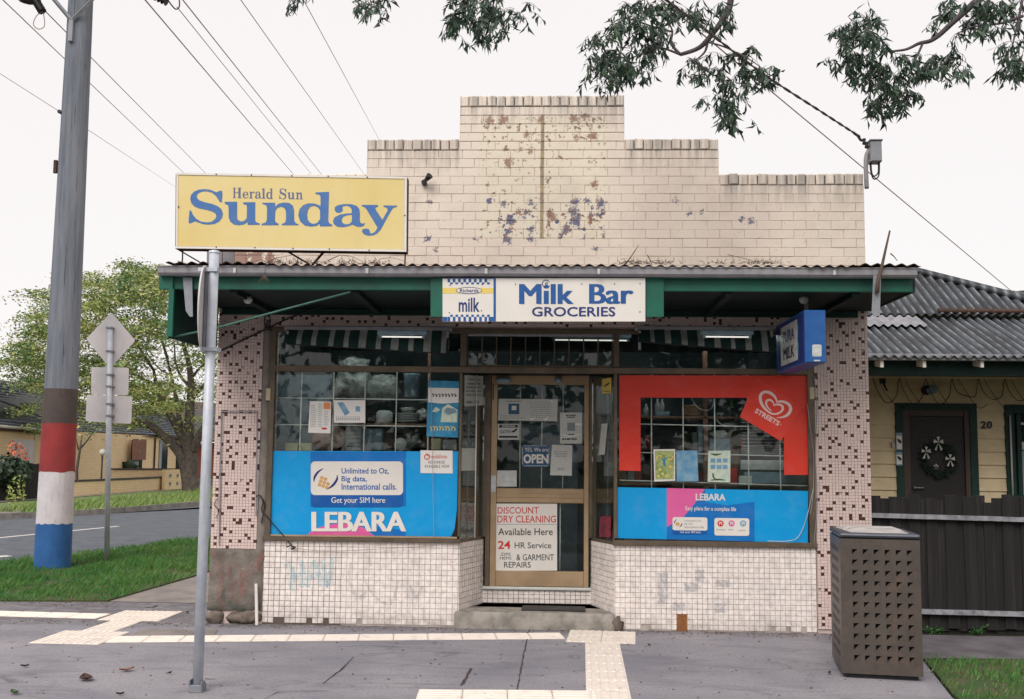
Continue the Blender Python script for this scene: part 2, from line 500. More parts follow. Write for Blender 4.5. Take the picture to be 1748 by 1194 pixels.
def oldiron():
    m = NT('old_corrugated_iron')
    X_, Y_, _ = m.sep()
    lng = m.noise(1, 5, .65, vec=m.scale(m.pos(), 9, 1.4, 1))
    c = m.mix(m.ramp(lng, .36, .64), srgb(48, 52, 58), srgb(88, 93, 98))
    c = m.mix(m.ramp(m.noise(1.4, 5, .7), .5, .66), c, srgb(50, 52, 56))
    # rib shading painted into the colour: dark valleys, then pale crests
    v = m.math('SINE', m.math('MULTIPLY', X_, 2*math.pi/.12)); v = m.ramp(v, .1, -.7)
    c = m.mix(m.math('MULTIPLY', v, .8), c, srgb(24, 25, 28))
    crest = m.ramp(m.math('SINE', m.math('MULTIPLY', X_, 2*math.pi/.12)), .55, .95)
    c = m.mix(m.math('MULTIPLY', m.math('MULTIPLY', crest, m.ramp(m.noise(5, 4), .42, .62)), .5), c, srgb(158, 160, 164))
    m.base(c); m.rough(.6); m.metal(.1); return m.mat
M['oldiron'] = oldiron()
M['newiron'] = galv('pale_corrugated_sheet', srgb(158, 156, 160), srgb(122, 122, 128), metal=.2, rough=.6)
M['rust'] = simple('rusted_steel', srgb(86, 60, 48), .85, col2=srgb(58, 46, 42), sc_=18, bump=.3)
M['black'] = simple('black_plastic', srgb(28, 28, 30), .5, col2=srgb(40, 40, 42), sc_=20)
M['white'] = simple('white_paint', srgb(226, 220, 212), .5, col2=srgb(212, 206, 198), sc_=6)
M['signwhite'] = simple('sign_white_enamel', srgb(228, 222, 214), .35, col2=srgb(220, 214, 204), sc_=3, lo=.4, hi=.75)
M['signblue'] = simple('sign_blue', srgb(30, 82, 146), .4, col2=srgb(40, 92, 152), sc_=9)
M['navy'] = simple('sign_navy', srgb(36, 52, 112), .45)
M['signyel'] = simple('sign_pale_yellow', srgb(226, 200, 104), .4)
def sunday_yellow():
    m = NT('faded_yellow_sign')
    c = m.mix(m.ramp(m.noise(1.6, 4), .35, .7), srgb(220, 196, 124), srgb(226, 206, 146))
    c = m.mix(m.math('MULTIPLY', m.ramp(m.noise(1, 5, .6, vec=m.scale(m.pos(), 9, 9, 1)), .55, .75), .22), c, srgb(196, 174, 124))
    m.base(c); m.rough(.4); return m.mat
M['sunyel'] = sunday_yellow()
M['sunblue'] = simple('faded_blue_letters', srgb(62, 108, 168), .45, col2=srgb(80, 116, 166), sc_=8)
M['sunblue2'] = simple('faded_slate_letters', srgb(92, 102, 140), .45)
def vinyl(name, a, b, sc_=2.0, rough=.35):
    m = NT(name); c = m.mix(m.ramp(m.noise(sc_, 3), .3, .75), a, b)
    fd = tuple(.82*q + .18*.62 for q in a[:3]) + (1,); c = m.mix(m.math('MULTIPLY', m.ramp(m.noise(5, 5, .7), .5, .75), .35), c, fd)
    m.base(c); m.rough(m.math('ADD', rough - .05, m.math('MULTIPLY', m.noise(9), .25))); m.spec(.35); m.bump(m.noise(5, 3), .25, .02); return m.mat
M['cyan'] = vinyl('cyan_vinyl', srgb(2, 148, 214), srgb(10, 158, 220))
M['lblue'] = vinyl('mid_blue_print', srgb(10, 108, 184), srgb(16, 116, 192))
M['magenta'] = vinyl('magenta_print', srgb(220, 92, 156), srgb(226, 104, 160))
M['red'] = vinyl('red_vinyl', srgb(216, 56, 42), srgb(224, 66, 48))
M['red2'] = vinyl('red_sticker', srgb(222, 64, 50), srgb(226, 70, 56), rough=.25)
M['paper'] = simple('paper', srgb(206, 206, 198), .6, col2=srgb(190, 192, 186), sc_=9, lo=.3, hi=.8)
M['paperw'] = simple('white_card', srgb(226, 222, 216), .5)
M['ink'] = simple('black_ink', srgb(40, 44, 52), .5)
M['greyink'] = simple('grey_ink', srgb(134, 140, 146), .6)
M['redink'] = simple('red_ink', srgb(204, 52, 44), .45)
M['orange'] = simple('orange_print', srgb(220, 140, 84), .5)
M['poster_g'] = simple('green_poster', srgb(122, 150, 92), .5, col2=srgb(180, 184, 120), sc_=26, lo=.4, hi=.6)
M['poster_b'] = simple('blue_poster', srgb(92, 146, 182), .5, col2=srgb(136, 172, 190), sc_=14)
M['poster_w'] = simple('pale_poster', srgb(206, 212, 190), .5, col2=srgb(176, 196, 186), sc_=24)
M['teal'] = simple('teal_poster', srgb(32, 124, 164), .5, col2=srgb(60, 144, 178), sc_=12)
M['opensign'] = simple('open_sign_blue', srgb(46, 90, 122), .35)
def canvas():
    m = NT('striped_canvas'); return m
M['cgreen'] = simple('green_canvas', srgb(26, 56, 50), .85, col2=srgb(20, 46, 42), sc_=10, bump=.3)
M['cwhite'] = simple('white_canvas', srgb(150, 152, 146), .85, col2=srgb(126, 130, 126), sc_=10, bump=.3)
M['glass'] = glass('window_glass', refl=.8)
M['glassd'] = glass('door_glass', refl=.62)
M['bar'] = simple('white_steel_bar', srgb(236, 232, 226), .5, 0, col2=srgb(220, 216, 210), sc_=20)
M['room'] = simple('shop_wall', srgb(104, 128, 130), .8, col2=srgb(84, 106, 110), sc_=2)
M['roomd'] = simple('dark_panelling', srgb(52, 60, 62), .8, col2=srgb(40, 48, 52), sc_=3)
M['roomf'] = simple('shop_floor', srgb(92, 84, 76), .7)
M['wood'] = simple('brown_shelf', srgb(126, 92, 74), .6, col2=srgb(104, 76, 62), sc_=9)
M['tube'] = emis('lit_tube', (1, .97, .9, 1), .42)
M['filltube'] = emis('added_fill_tube', (.95, 1, .96, 1), 11.0)  # glow of the added tubes that brighten the window goods
M['concrete'] = simple('concrete', srgb(134, 126, 118), .9, col2=srgb(112, 106, 102), sc_=6, bump=.4, bsc=60)
M['stepc'] = simple('step_concrete', srgb(156, 149, 140), .9, col2=srgb(118, 113, 106), sc_=7, bump=.5, bsc=40, bdist=.006)
def pavement():
    m = NT('worn_pavement')
    a, b, c3 = srgb(146, 143, 150), srgb(166, 161, 165), srgb(122, 121, 131)
    c = m.mix(m.ramp(m.noise(1.1, 6, .6, dist=.4), .35, .68), a, b)
    c = m.mix(m.math('MULTIPLY', m.ramp(m.noise(.55, 4, .6, dist=1.2), .52, .72), .7), c, c3)
    c = m.mix(m.math('MULTIPLY', m.ramp(m.noise(150, 3, .9), .46, .7), .55), c, srgb(74, 72, 78))
    c = m.mix(m.math('MULTIPLY', m.ramp(m.noise(210, 2, .8), .58, .72), .5), c, srgb(196, 190, 188))
    v_ = m.scale(m.pos(), .7, 2.6, 1); c = m.mix(m.math('MULTIPLY', m.ramp(m.noise(1.3, 6, .65, vec=v_, dist=.8), .5, .66), .55), c, srgb(118, 114, 122))
    c = m.mix(m.math('MULTIPLY', m.ramp(m.noise(42, 4, .85), .47, .66), .42), c, srgb(88, 86, 92))
    st_ = m.ramp(m.noise(2.4, 6, .7, dist=1.6), .6, .68); c = m.mix(m.math('MULTIPLY', st_, .45), c, srgb(82, 80, 86))
    gum_ = m.ramp(m.vor(3.1), .035, .028); c = m.mix(m.math('MULTIPLY', gum_, .5), c, srgb(84, 82, 88))
    c = m.mix(m.math('MULTIPLY', m.ramp(m.noise(6, 5, .7), .6, .72), .5), c, srgb(98, 94, 98))
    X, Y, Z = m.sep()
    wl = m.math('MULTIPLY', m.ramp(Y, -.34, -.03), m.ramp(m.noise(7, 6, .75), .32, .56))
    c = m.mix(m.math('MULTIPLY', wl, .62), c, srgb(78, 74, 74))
    m.base(c); m.rough(.9); m.spec(.25)
    m.bump(m.math('ADD', m.noise(90, 4, .8), m.math('MULTIPLY', m.noise(9, 3), .6)), .7, .01)
    return m.mat
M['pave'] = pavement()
M['path'] = simple('path_concrete', srgb(140, 132, 126), .92, col2=srgb(116, 110, 108), sc_=3, bump=.3, bsc=110)
M['road'] = simple('road_asphalt', srgb(92, 96, 102), .9, col2=srgb(78, 82, 90), sc_=2.5, bump=.3, bsc=90)
M['kerb'] = simple('kerb_concrete', srgb(148, 142, 134), .9, col2=srgb(116, 112, 108), sc_=4)
M['linew'] = simple('road_paint', srgb(216, 210, 206), .7, col2=srgb(180, 176, 174), sc_=18, lo=.5, hi=.7)
M['tact'] = simple('cream_tactile', srgb(230, 218, 206), .7, col2=srgb(204, 192, 182), sc_=9, bump=.1, lo=.5, hi=.75)
M['soil'] = simple('soil', srgb(70, 66, 50), .95, col2=srgb(58, 74, 40), sc_=6, bump=.5, bsc=40)
M['turf'] = simple('turf', srgb(54, 80, 40), .95, col2=srgb(86, 78, 54), sc_=5, bump=.6, bsc=50, bdist=.02)
M['farturf'] = simple('far_turf', srgb(92, 116, 62), .95, col2=srgb(112, 122, 78), sc_=1.2, bump=.4, bsc=14, bdist=.02)
def blade_mat(name, a, b, c3):
    m = NT(name)
    c = m.mix(m.ramp(m.noise(1.6, 5, .65), .35, .65), a, b)
    c = m.mix(m.math('MULTIPLY', m.ramp(m.noise(.9, 4, .6), .5, .7), .45), c, c3)
    c = m.mix(m.math('MULTIPLY', m.ramp(m.noise(36, 2), .56, .66), .75), c, c3)
    m.base(c); m.rough(.6); m.spec(.3)
    return m.mat
M['blade'] = blade_mat('grass_blade', srgb(52, 110, 52), srgb(80, 128, 58), srgb(126, 130, 76))
M['blade2'] = blade_mat('far_grass_blade', srgb(104, 136, 66), srgb(128, 146, 84), srgb(150, 150, 96))
def foliage(name, a, b, c3, s1=.5, s2=4):
    m = NT(name)
    c = m.mix(m.ramp(m.noise(s1, 3), .38, .62), a, b)
    c = m.mix(m.ramp(m.noise(s2, 3), .48, .68), c, c3)
    m.base(c); m.rough(.55); m.spec(.35)
    return m.mat
M['leafL'] = foliage('feathery_leaves', srgb(98, 130, 80), srgb(150, 158, 88), srgb(180, 174, 104), .45, 1.6)
M['leafG'] = foliage('gum_leaves', srgb(38, 60, 50), srgb(58, 80, 64), srgb(86, 104, 80), 1.2, 9)
M['leafW'] = foliage('weed_leaves', srgb(60, 110, 52), srgb(80, 130, 62), srgb(52, 92, 46), 4, 12)
M['bark'] = simple('grey_bark', srgb(98, 88, 80), .9, col2=srgb(70, 64, 60), sc_=8, bump=.8, bsc=18, bdist=.03)
M['barkG'] = simple('gum_bark', srgb(98, 86, 88), .85, col2=srgb(70, 62, 66), sc_=10, bump=.4, bsc=30)
M['polew'] = None
def pole_wood():
    m = NT('weathered_pole_timber')
    v = m.scale(m.pos(), 14, 14, .8)
    c = m.mix(m.ramp(m.noise(1, 6, .65, vec=v), .38, .64), srgb(124, 128, 136), srgb(98, 104, 114))
    c = m.mix(m.ramp(m.noise(1, 4, .6, vec=m.scale(m.pos(), 40, 40, 1.2)), .62, .68), c, srgb(54, 52, 52))
    X, _, Z = m.sep()
    m.base(c); m.rough(.9); m.bump(m.noise(1, 5, .7, vec=m.scale(m.pos(), 60, 60, 3)), .6, .012)
    return m.mat
M['polew'] = pole_wood()
def bandm(name, a, b, chip):
    m = NT(name); c = m.mix(m.ramp(m.noise(4, 5, .6), .35, .65), a, b)
    v = m.scale(m.pos(), 26, 26, 2.2); c = m.mix(m.math('MULTIPLY', m.ramp(m.noise(1, 5, .7, vec=v), .56, .72), .55), c, chip)
    c = m.mix(m.math('MULTIPLY', m.ramp(m.noise(1, 4, .6, vec=m.scale(m.pos(), 60, 60, 5)), .66, .7), .8), c, srgb(72, 68, 66))
    m.base(c); m.rough(.72); m.bump(m.noise(1, 5, .7, vec=m.scale(m.pos(), 60, 60, 3)), .6, .012); return m.mat
M['poledk_'] = simple('pole_brown_band', srgb(78, 66, 62), .85, col2=srgb(66, 58, 56), sc_=6, bump=.3, bsc=20)
M['poledk'] = bandm('pole_brown_band', srgb(80, 68, 64), srgb(66, 58, 56), srgb(98, 90, 86))
M['polered'] = bandm('pole_red_band', srgb(152, 46, 48), srgb(132, 42, 42), srgb(112, 50, 48))
M['polewhite'] = bandm('pole_white_band', srgb(214, 208, 212), srgb(196, 190, 194), srgb(162, 156, 158))
M['poleblue'] = bandm('pole_blue_band', srgb(40, 98, 158), srgb(34, 84, 142), srgb(30, 66, 112))
M['signback'] = simple('sign_back_grey', srgb(208, 202, 202), .5, .05, col2=srgb(194, 190, 192), sc_=3)
M['weatherb'] = simple('cream_weatherboard', srgb(218, 198, 160), .6, col2=srgb(204, 184, 150), sc_=5, bump=.1)
M['fencew'] = None
def fence_wood():
    m = NT('dark_fence_paling')
    oi = m.t.nodes.new('ShaderNodeObjectInfo').outputs['Random']
    v = m.scale(m.pos(), 30, 30, 1.2)
    c = m.mix(m.ramp(m.noise(1, 5, .65, vec=v), .45, .8), srgb(28, 25, 25), srgb(62, 58, 57))
    c = m.mix(m.math('MULTIPLY', oi, .8), c, srgb(28, 25, 25))
    m.base(c); m.rough(.9); m.bump(m.noise(1, 4, .6, vec=m.scale(m.pos(), 90, 90, 3)), .5, .006)
    return m.mat
M['fencew'] = fence_wood()
M['rail'] = simple('silvered_rail', srgb(150, 150, 154), .7, col2=srgb(104, 104, 110), sc_=14, bump=.4, bsc=40)
M['binm'] = galv('bronze_bin_steel', srgb(94, 84, 77), srgb(80, 72, 67), srgb(104, 88, 76), metal=.3, rough=.36)
M['binlid'] = galv('dark_bin_lid', srgb(84, 86, 94), srgb(72, 74, 82), metal=.5, rough=.35)
M['ybrick'] = None
def ybrick():
    m = NT('yellow_brick')
    n = m.t.nodes.new('ShaderNodeTexBrick')
    tc = m.t.nodes.new('ShaderNodeTexCoord')
    m.link(tc.outputs['UV'], n.inputs['Vector']) 
    n.inputs['Color1'].default_value = srgb(246, 216, 170); n.inputs['Color2'].default_value = srgb(236, 204, 158); n.inputs['Mortar'].default_value = srgb(214, 190, 154)
    n.inputs['Scale'].default_value = 1.0; n.inputs['Brick Width'].default_value = .24; n.inputs['Row Height'].default_value = .086; n.inputs['Mortar Size'].default_value = .012
    c = m.mix(m.math('MULTIPLY', m.ramp(m.noise(.8, 3), .4, .7), .3), n.outputs[0], srgb(214, 182, 140))
    m.base(c); m.rough(.85); return m.mat
M['ybrick'] = ybrick()
M['rtile'] = simple('dark_roof_tile', srgb(70, 74, 88), .6, col2=srgb(96, 100, 112), sc_=2, lo=.4, hi=.7, spec=.5)
M['rtile2'] = simple('brown_roof_tile', srgb(118, 100, 96), .7, col2=srgb(96, 84, 84), sc_=2)
M['dwin'] = simple('dark_window', srgb(28, 34, 38), .1, spec=.6)
M['curtain'] = simple('pale_curtain', srgb(150, 158, 160), .8)
M['blind'] = simple('brown_canvas_blind', srgb(138, 98, 80), .8, col2=srgb(120, 84, 70), sc_=4)
M['hedge'] = foliage('dark_shrub', srgb(30, 44, 34), srgb(40, 58, 40), srgb(56, 74, 48), 1, 5)
M['bloom'] = simple('orange_blossom', srgb(206, 110, 72), .7)
M['wire'] = simple('wire', srgb(158, 138, 130), .6)
M['cable'] = simple('black_cable', srgb(34, 34, 38), .6)
M['bag'] = simple('clear_plastic_bag', srgb(140, 146, 140), .25, col2=srgb(96, 104, 102), sc_=12, bump=.8, bsc=20, bdist=.02, spec=.8)
M['pinkbag'] = simple('pink_bag', srgb(206, 172, 154), .4, col2=srgb(184, 148, 134), sc_=12, bump=.5, bsc=18, bdist=.01)
M['cardb'] = simple('cardboard', srgb(132, 104, 80), .8, col2=srgb(116, 90, 70), sc_=9)
M['goodw'] = simple('white_goods', srgb(196, 198, 194), .5, col2=srgb(170, 174, 172), sc_=18)
M['goodb'] = simple('grey_blue_goods', srgb(130, 154, 166), .5, col2=srgb(110, 132, 146), sc_=9)
M['goodg'] = simple('green_goods', srgb(70, 96, 56), .6, col2=srgb(56, 78, 50), sc_=9)
M['goody'] = simple('pale_yellow_carton', srgb(196, 196, 152), .5)
M['goodr'] = simple('red_goods', srgb(190, 40, 40), .5)
M['twig'] = simple('dry_twig', srgb(96, 80, 68), .9)
M['rustlead'] = simple('brown_dead_leaf', srgb(118, 84, 64), .9, col2=srgb(92, 72, 58), sc_=30)
M['graf'] = None
def graf(name, col, a):
    m = NT(name); m.base(col); m.rough(.6)
    m.put(m.b.inputs['Alpha'], m.math('MULTIPLY', m.ramp(m.noise(24, 4, .6), .3, .6), a)); return m.mat
M['graf'] = graf('faded_blue_spray', srgb(164, 208, 220), .36)
M['grafr'] = graf('faded_red_scrawl', srgb(150, 84, 78), .4)
M['grime'] = graf('grey_scrub_mark', srgb(176, 178, 184), .24)

# ================================================================== THE GROUND
def sheet(name, pts, z, mat, kind='structure', parent=None):
    mb = MB(); mb.poly([(p[0], p[1], z) for p in pts]); return mk(name, mb, mat, parent, kind=kind, origin=None if parent else (0, 0, 0))
sheet('ground', [(-900, -900), (900, -900), (900, 1200), (-900, 1200)], -.03, M['soil'])
# footpath: one worn slab with real joints
fp = [(-14, -6.5), (2.55, -6.5), (2.72, -2.45), (3.0, -1.15), (3.03, -.45), (3.03, .3), (-3.4, .3), (-3.4, 1.25), (-4.72, 1.26), (-6, 1.14), (-14, .9)]
mb = MB()
mb.prism([(x, y, 0) for x, y in fp], -.05, 0, (0, 0, 1))
footpath = mk('footpath', mb, M['pave'], kind='structure', origin=(0, 0, 0))
# joints and cracks cut as narrow dark grooves standing for the gap filler
M['gap'] = simple('joint_dirt', srgb(58, 52, 52), .95, col2=srgb(92, 70, 62), sc_=20)
def strip_path(mb, pts, wd, z, m=0, jit=.006):
    P = [Vector((x, y, 0)) for x, y in pts]; out = []
    for i in range(len(P) - 1):
        n = max(2, int((P[i+1]-P[i]).length / .07))
        for k in range(n): out.append(P[i].lerp(P[i+1], k/n) + Vector((rnd.uniform(-jit, jit), rnd.uniform(-jit, jit), 0)))
    out.append(P[-1])
    L = []; Rr = []
    for i, p in enumerate(out):
        t = (out[min(i+1, len(out)-1)] - out[max(i-1, 0)]).normalized(); nn = Vector((-t.y, t.x, 0)) * wd/2 * rnd.uniform(.4, 1.2)
        L.append(p+nn+Vector((0,0,z))); Rr.append(p-nn+Vector((0,0,z)))
    a = mb.add(L); b = mb.add(Rr)
    for i in range(len(out)-1): mb.face((a+i, b+i, b+i+1, a+i+1), m)
mb = MB()
G = lambda x, y: tuple(gr(x, y)[:2])
for px, wd, j in (([(907, 1066), (893, 1120), (884, 1175), (880, 1200)], .012, .004), ([(592, 1135), (575, 1150), (551, 1168)], .014, .006), ([(803, 1142), (795, 1158), (787, 1171)], .02, .006),
                  ([(551, 1168), (650, 1167), (787, 1170)], .005, .004), ([(603, 1122), (592, 1135)], .006, .005), ([(452, 1194), (475, 1182), (560, 1180)], .008, .006),
                  ([(248, 1037), (262, 1038), (268, 1034)], .03, .01), ([(348, 1160), (368, 1160)], .02, .008), ([(600, 1130), (803, 1143)], .004, .004)):
    strip_path(mb, [G(*p) for p in px], wd, .004, 0, j)
mk('joint', mb, M['gap'], footpath)
# inspection cover by the pillar
mb = MB(); mb.prism([Vector((*G(x, y), .004)) for x, y in ((218, 1088), (365, 1088), (372, 1076), (245, 1074))][::-1], -.004, 0, (0, 0, 1))
setp(mk('inspection_cover', mb, M['path'], footpath), 'pale flush concrete cover')
# side path and near verge
sp0 = (-4.72, 1.26); sp1 = (-4.595, 3.70); sp2 = (-4.62, 16)
sheet('side_path', [(-3.9, 1.25), (-3.4, 1.25), (-3.2, 1.25), (-3.2, 16), sp2, sp1, (-4.66, 2.4), sp0], .004, M['path'])
verge = [(-16, .85), (-6, 1.14), (-5.2, 1.2), (-4.72, 1.26), (-4.66, 2.4), (-4.6, 3.7), (-4.62, 16), (-5.6, 16), (-6.62, 9.43), (-7.0, 7.6), (-7.84, 4.72), (-9.2, 2.6), (-16, .9)]
mb = MB(); mb.prism([(x, y, .02) for x, y in verge], -.05, 0, (0, 0, 1))
mk('near_verge', mb, M['turf'], kind='structure', origin=(0, 0, 0))
def inpoly(x, y, P):
    c = False; j = len(P)-1
    for i in range(len(P)):
        if (P[i][1] > y) != (P[j][1] > y) and x < (P[j][0]-P[i][0])*(y-P[i][1])/(P[j][1]-P[i][1])+P[i][0]: c = not c
        j = i
    return c
def grass(name, poly_, n, hmin, hmax, wd, mat, label, z=0.0, ymin=-99, ymax=99, edge=0.0):
    mb = MB(); xs = [p[0] for p in poly_]; ys = [p[1] for p in poly_]; k = 0; r = random.Random(name)
    while k < n:
        x = r.uniform(max(min(xs), -14), min(max(xs), 14)); y = r.uniform(max(min(ys), ymin), min(max(ys), ymax))
        if edge: x2, y2 = x + r.gauss(0, edge), y + r.gauss(0, edge)
        else: x2, y2 = x, y
        if not inpoly(x2, y2, poly_): continue
        k += 1
        q = mnoise.noise(Vector((x*1.3, y*1.3, 0))); q2 = mnoise.noise(Vector((x*3.1, y*3.1, 9)))
        if q2 < -.28 and r.random() < .75: continue
        h = r.uniform(hmin, hmax) * (1 + .9*q + .5*q2) * (1.5 if r.random() < .04 else 1); a = r.uniform(0, 6.283); ln = r.gauss(0, .45)*h
        dx, dy = math.cos(a)*wd, math.sin(a)*wd
        b = mb.add([(x-dx, y-dy, z), (x+dx, y+dy, z), (x+dx*.4+ln*.5, y+dy*.4+ln*.3, z+h*.6), (x+ln, y+ln*.6, z+h)])
        mb.face((b, b+1, b+2), 0); mb.face((b, b+2, b+3), 0)
    return mk(name, mb, mat, label=label, cat='grass', kind='stuff', origin=(0, 0, 0))
grass('verge_grass', verge, 42000, .03, .085, .006, M['blade'], 'short green grass on the verge round the striped pole', .018, .9, 10.5, .035)
# side street
road = [(-60, -14), (-16, .6), (-9.2, 2.5), (-7.84, 4.66), (-7.0, 7.5), (-6.55, 9.4), (-5.5, 16), (-3, 60), (30, 60), (2, 29), (-5, 24.2), (-12, 21.5), (-17, 17.5), (-60, 4)]
farkerb = [tuple(gr(x, y)[:2]) for x, y in ((-80, 892), (0, 886.5), (70, 883), (150, 879), (240, 872), (341, 863), (420, 856))]
nearkerb = [(-16, .85), (-9.2, 2.58), (-7.84, 4.72), (-7.0, 7.6), (-6.62, 9.43), (-5.6, 16)]
rp = [(x, y - .0) for x, y in nearkerb] + [(-5, 40)] + [(farkerb[-1][0] + 6, farkerb[-1][1] + 6)] + [(x, y + .4) for x, y in farkerb[::-1]]
sheet('side_road', rp, -.012, M['road'])
def kerb(name, pts, wd, z0, z1, side=1):
    mb = MB(); P = [Vector((x, y, 0)) for x, y in pts]; L = []; Rr = []
    for i, p in enumerate(P):
        t = (P[min(i+1, len(P)-1)] - P[max(i-1, 0)]).normalized(); nn = Vector((-t.y, t.x, 0))*wd*side
        L.append(p); Rr.append(p+nn)
    a = mb.add([p+Vector((0,0,z0)) for p in L]); b = mb.add([p+Vector((0,0,z1)) for p in L]); c = mb.add([p+Vector((0,0,z1)) for p in Rr])
    for i in range(len(P)-1):
        mb.face((a+i, a+i+1, b+i+1, b+i), 0); mb.face((b+i, b+i+1, c+i+1, c+i), 0)
    return mk(name, mb, M['kerb'], kind='structure', origin=(0, 0, 0))
kerb('far_kerb', farkerb, .16, -.03, .13, 1)
kerb('near_kerb', nearkerb, .12, -.03, .025, -1)
mb = MB()
for pa, pb, wd in (((-60, 924), (202, 898.6), .12), ((-40, 963), (56, 957), .14), ((-10, 951), (16, 949), .2), ((110, 961), (60, 956), .05)):
    a = gr(*pa, z=-.008); b = gr(*pb, z=-.008); t = (b-a).normalized(); nn = Vector((-t.y, t.x, 0))*wd/2
    mb.poly([a-nn, b-nn, b+nn, a+nn])
mk('road_line', mb, M['linew'], kind='structure', origin=(0, 0, 0))
# far verge and far footpath
fv = farkerb + [(farkerb[-1][0]+2, farkerb[-1][1]+14), tuple(gr(341, 836)[:2]), tuple(gr(240, 846)[:2]), tuple(gr(120, 857)[:2]), tuple(gr(0, 866)[:2]), tuple(gr(-80, 872)[:2])]
sheet('far_verge', fv, .128, M['farturf'])
grass('far_verge_grass', fv, 9000, .08, .2, .03, M['blade2'], 'pale green grass on the verge across the side road', .12, 15, 60)
sheet('driveway', [tuple(gr(x, y)[:2]) for x, y in ((-80, 891), (30, 884.5), (78, 882), (40, 876), (-80, 881))], .134, M['path'])
fw = [tuple(gr(x, y)[:2]) for x, y in ((-80, 871), (0, 865), (120, 856), (240, 846), (345, 837), (345, 832), (240, 842), (120, 850), (0, 858), (-80, 863))]
sheet('far_footpath', fw, .132, M['path'])

# tactile strips let into the footpath: 300 mm ribbed tiles
def tact_tile(lw=.3, ribs=5, ribs_y=False):
    mb = MB(); h = .004
    mb.box(.002, lw-.002, .002, .298, 0, h)
    for i in range(ribs):
        c = .3*(i+.5)/ribs if ribs_y is False else lw*(i+.5)/ribs
        if not ribs_y:
            b = mb.add([(.01, c-.016, h), (lw-.01, c-.016, h), (lw-.014, c-.009, h+.005), (.014, c-.009, h+.005), (.014, c+.009, h+.005), (lw-.014, c+.009, h+.005), (lw-.01, c+.016, h), (.01, c+.016, h)])
        else:
            b = mb.add([(c+.016, .01, h), (c+.016, .29, h), (c+.009, .286, h+.005), (c+.009, .014, h+.005), (c-.009, .014, h+.005), (c-.009, .286, h+.005), (c-.016, .29, h), (c-.016, .01, h)])
        for f in ((0,1,2,3), (3,2,5,4), (4,5,6,7), (0,3,4,7), (1,6,5,2)): mb.face([b+q for q in f])
    me = bpy.data.meshes.new('tactile_tile'); me.from_pydata([tuple(v) for v in mb.v], [], mb.f); me.materials.append(M['tact']); return me
TX, TY = tact_tile(), tact_tile(ribs_y=True)
def lay(me, x, y, ang, sx=1.0):
    o = bpy.data.objects.new('tactile_tile', me); COL.objects.link(o); o.parent = footpath
    o.location = (x, y, .001); o.rotation_euler = (rnd.gauss(0, .0012), rnd.gauss(0, .0012), ang); o.scale = (sx, 1, 1)
def run(me, x, y, ang, n, rows=1):
    c, s_ = math.cos(ang), math.sin(ang)
    for i in range(n):
        for j in range(rows): lay(me, x + c*.3*i - s_*.3*j, y + s_*.3*i + c*.3*j, ang)
run(TX, -4.33-.3*15, .37, R(-3), 15)                      # from the left edge to the Z
for me_, x, y, n, rows in ((TY, -4.29, .06, 2, 2), (TY, -4.15, -.24, 1, 1), (TY, -4.16, -.54, 1, 1), (TY, -4.32, -1.14, 2, 2), (TY, -4.02, -.24, 0, 1)):
    run(me_, x, y, R(-1), n, rows)
A8 = math.atan2(.55, 3.83)
run(TX, -3.71, -1.06, A8, 13)
A5 = R(-5)
run(TY, .15, -.645, A5, 2, 2)
for k in range(8): lay(TY, .306 - .0095*k, -.955 - .3*k, R(-1.8))
run(TX, -.86, -2.83, R(3), 4)
# dark seal where the strips are let in
# ------------------------------------------------------------------ right-hand ground: path strip and grass by the fence
M['fpath'] = simple('shaded_path', srgb(104, 98, 102), .92, col2=srgb(82, 78, 82), sc_=3, bump=.3, bsc=90)  # shade by the fence put into the path colour as a darker tone
sheet('fence_path', [(2.98, -1.17), (3.0, -.45), (3.0, .02), (14, .0), (14, -1.1), (5, -1.0), (3.1, -1.1)], .003, M['fpath'])
rg = [(3.0, -1.2), (5, -1.0), (14, -1.1), (14, -6.5), (2.6, -6.5), (2.74, -2.45)]
mb = MB(); mb.prism([(x, y, .012) for x, y in rg], -.05, 0, (0, 0, 1)); mk('right_verge', mb, M['turf'], kind='structure', origin=(0, 0, 0))
grass('right_verge_grass', rg, 26000, .02, .06, .0045, M['blade'], 'thin dark green grass in front of the paling fence', .01, -3.0, -1.0, .02)
mb = MB(); r_ = random.Random(5)
for k in range(900):
    x, y = r_.uniform(-6, 3), r_.uniform(-3, -.02)
    if r_.random() < .6: y = -.02 - abs(r_.gauss(0, .12))
    if r_.random() < .15: y = r_.gauss(1.1, .12); x = r_.uniform(-7, -4.5)
    s_ = r_.uniform(.003, .011); a = r_.uniform(0, 6.28)
    mb.blob((x, y, s_*.3), s_, s_*.7, s_*.5, 4, 3, 0)
mk('leaf_litter', mb, M['rustlead'], label='dry crumbs and grit scattered over the grey footpath', cat='litter', kind='stuff', origin=(0, 0, 0))
def deadleaf(px, py, size, mat, lab):
    c = gr(px, py); mb = MB(); a = rnd.uniform(0, 3); n = 9
    top = []
    for i in range(n):
        t = i/(n-1); wv = size*.28*math.sin(math.pi*t)**.8
        p = Vector((math.cos(a), math.sin(a), 0))*(t-.5)*size; q = Vector((-math.sin(a), math.cos(a), 0))
        zz = .008 + .3*size*abs(t-.5)**1.3
        top.append((c+p+q*wv+Vector((0,0,zz+.01)), c+p+Vector((0,0,zz)), c+p-q*wv+Vector((0,0,zz+.012))))
    b = mb.add([p for tr in top for p in tr])
    for i in range(n-1):
        for k in (0, 1): mb.face((b+3*i+k, b+3*i+3+k, b+3*i+4+k, b+3*i+1+k), 0)
    mk('dead_leaf', mb, mat, label=lab, cat='leaf', group='leaves fallen on the footpath')
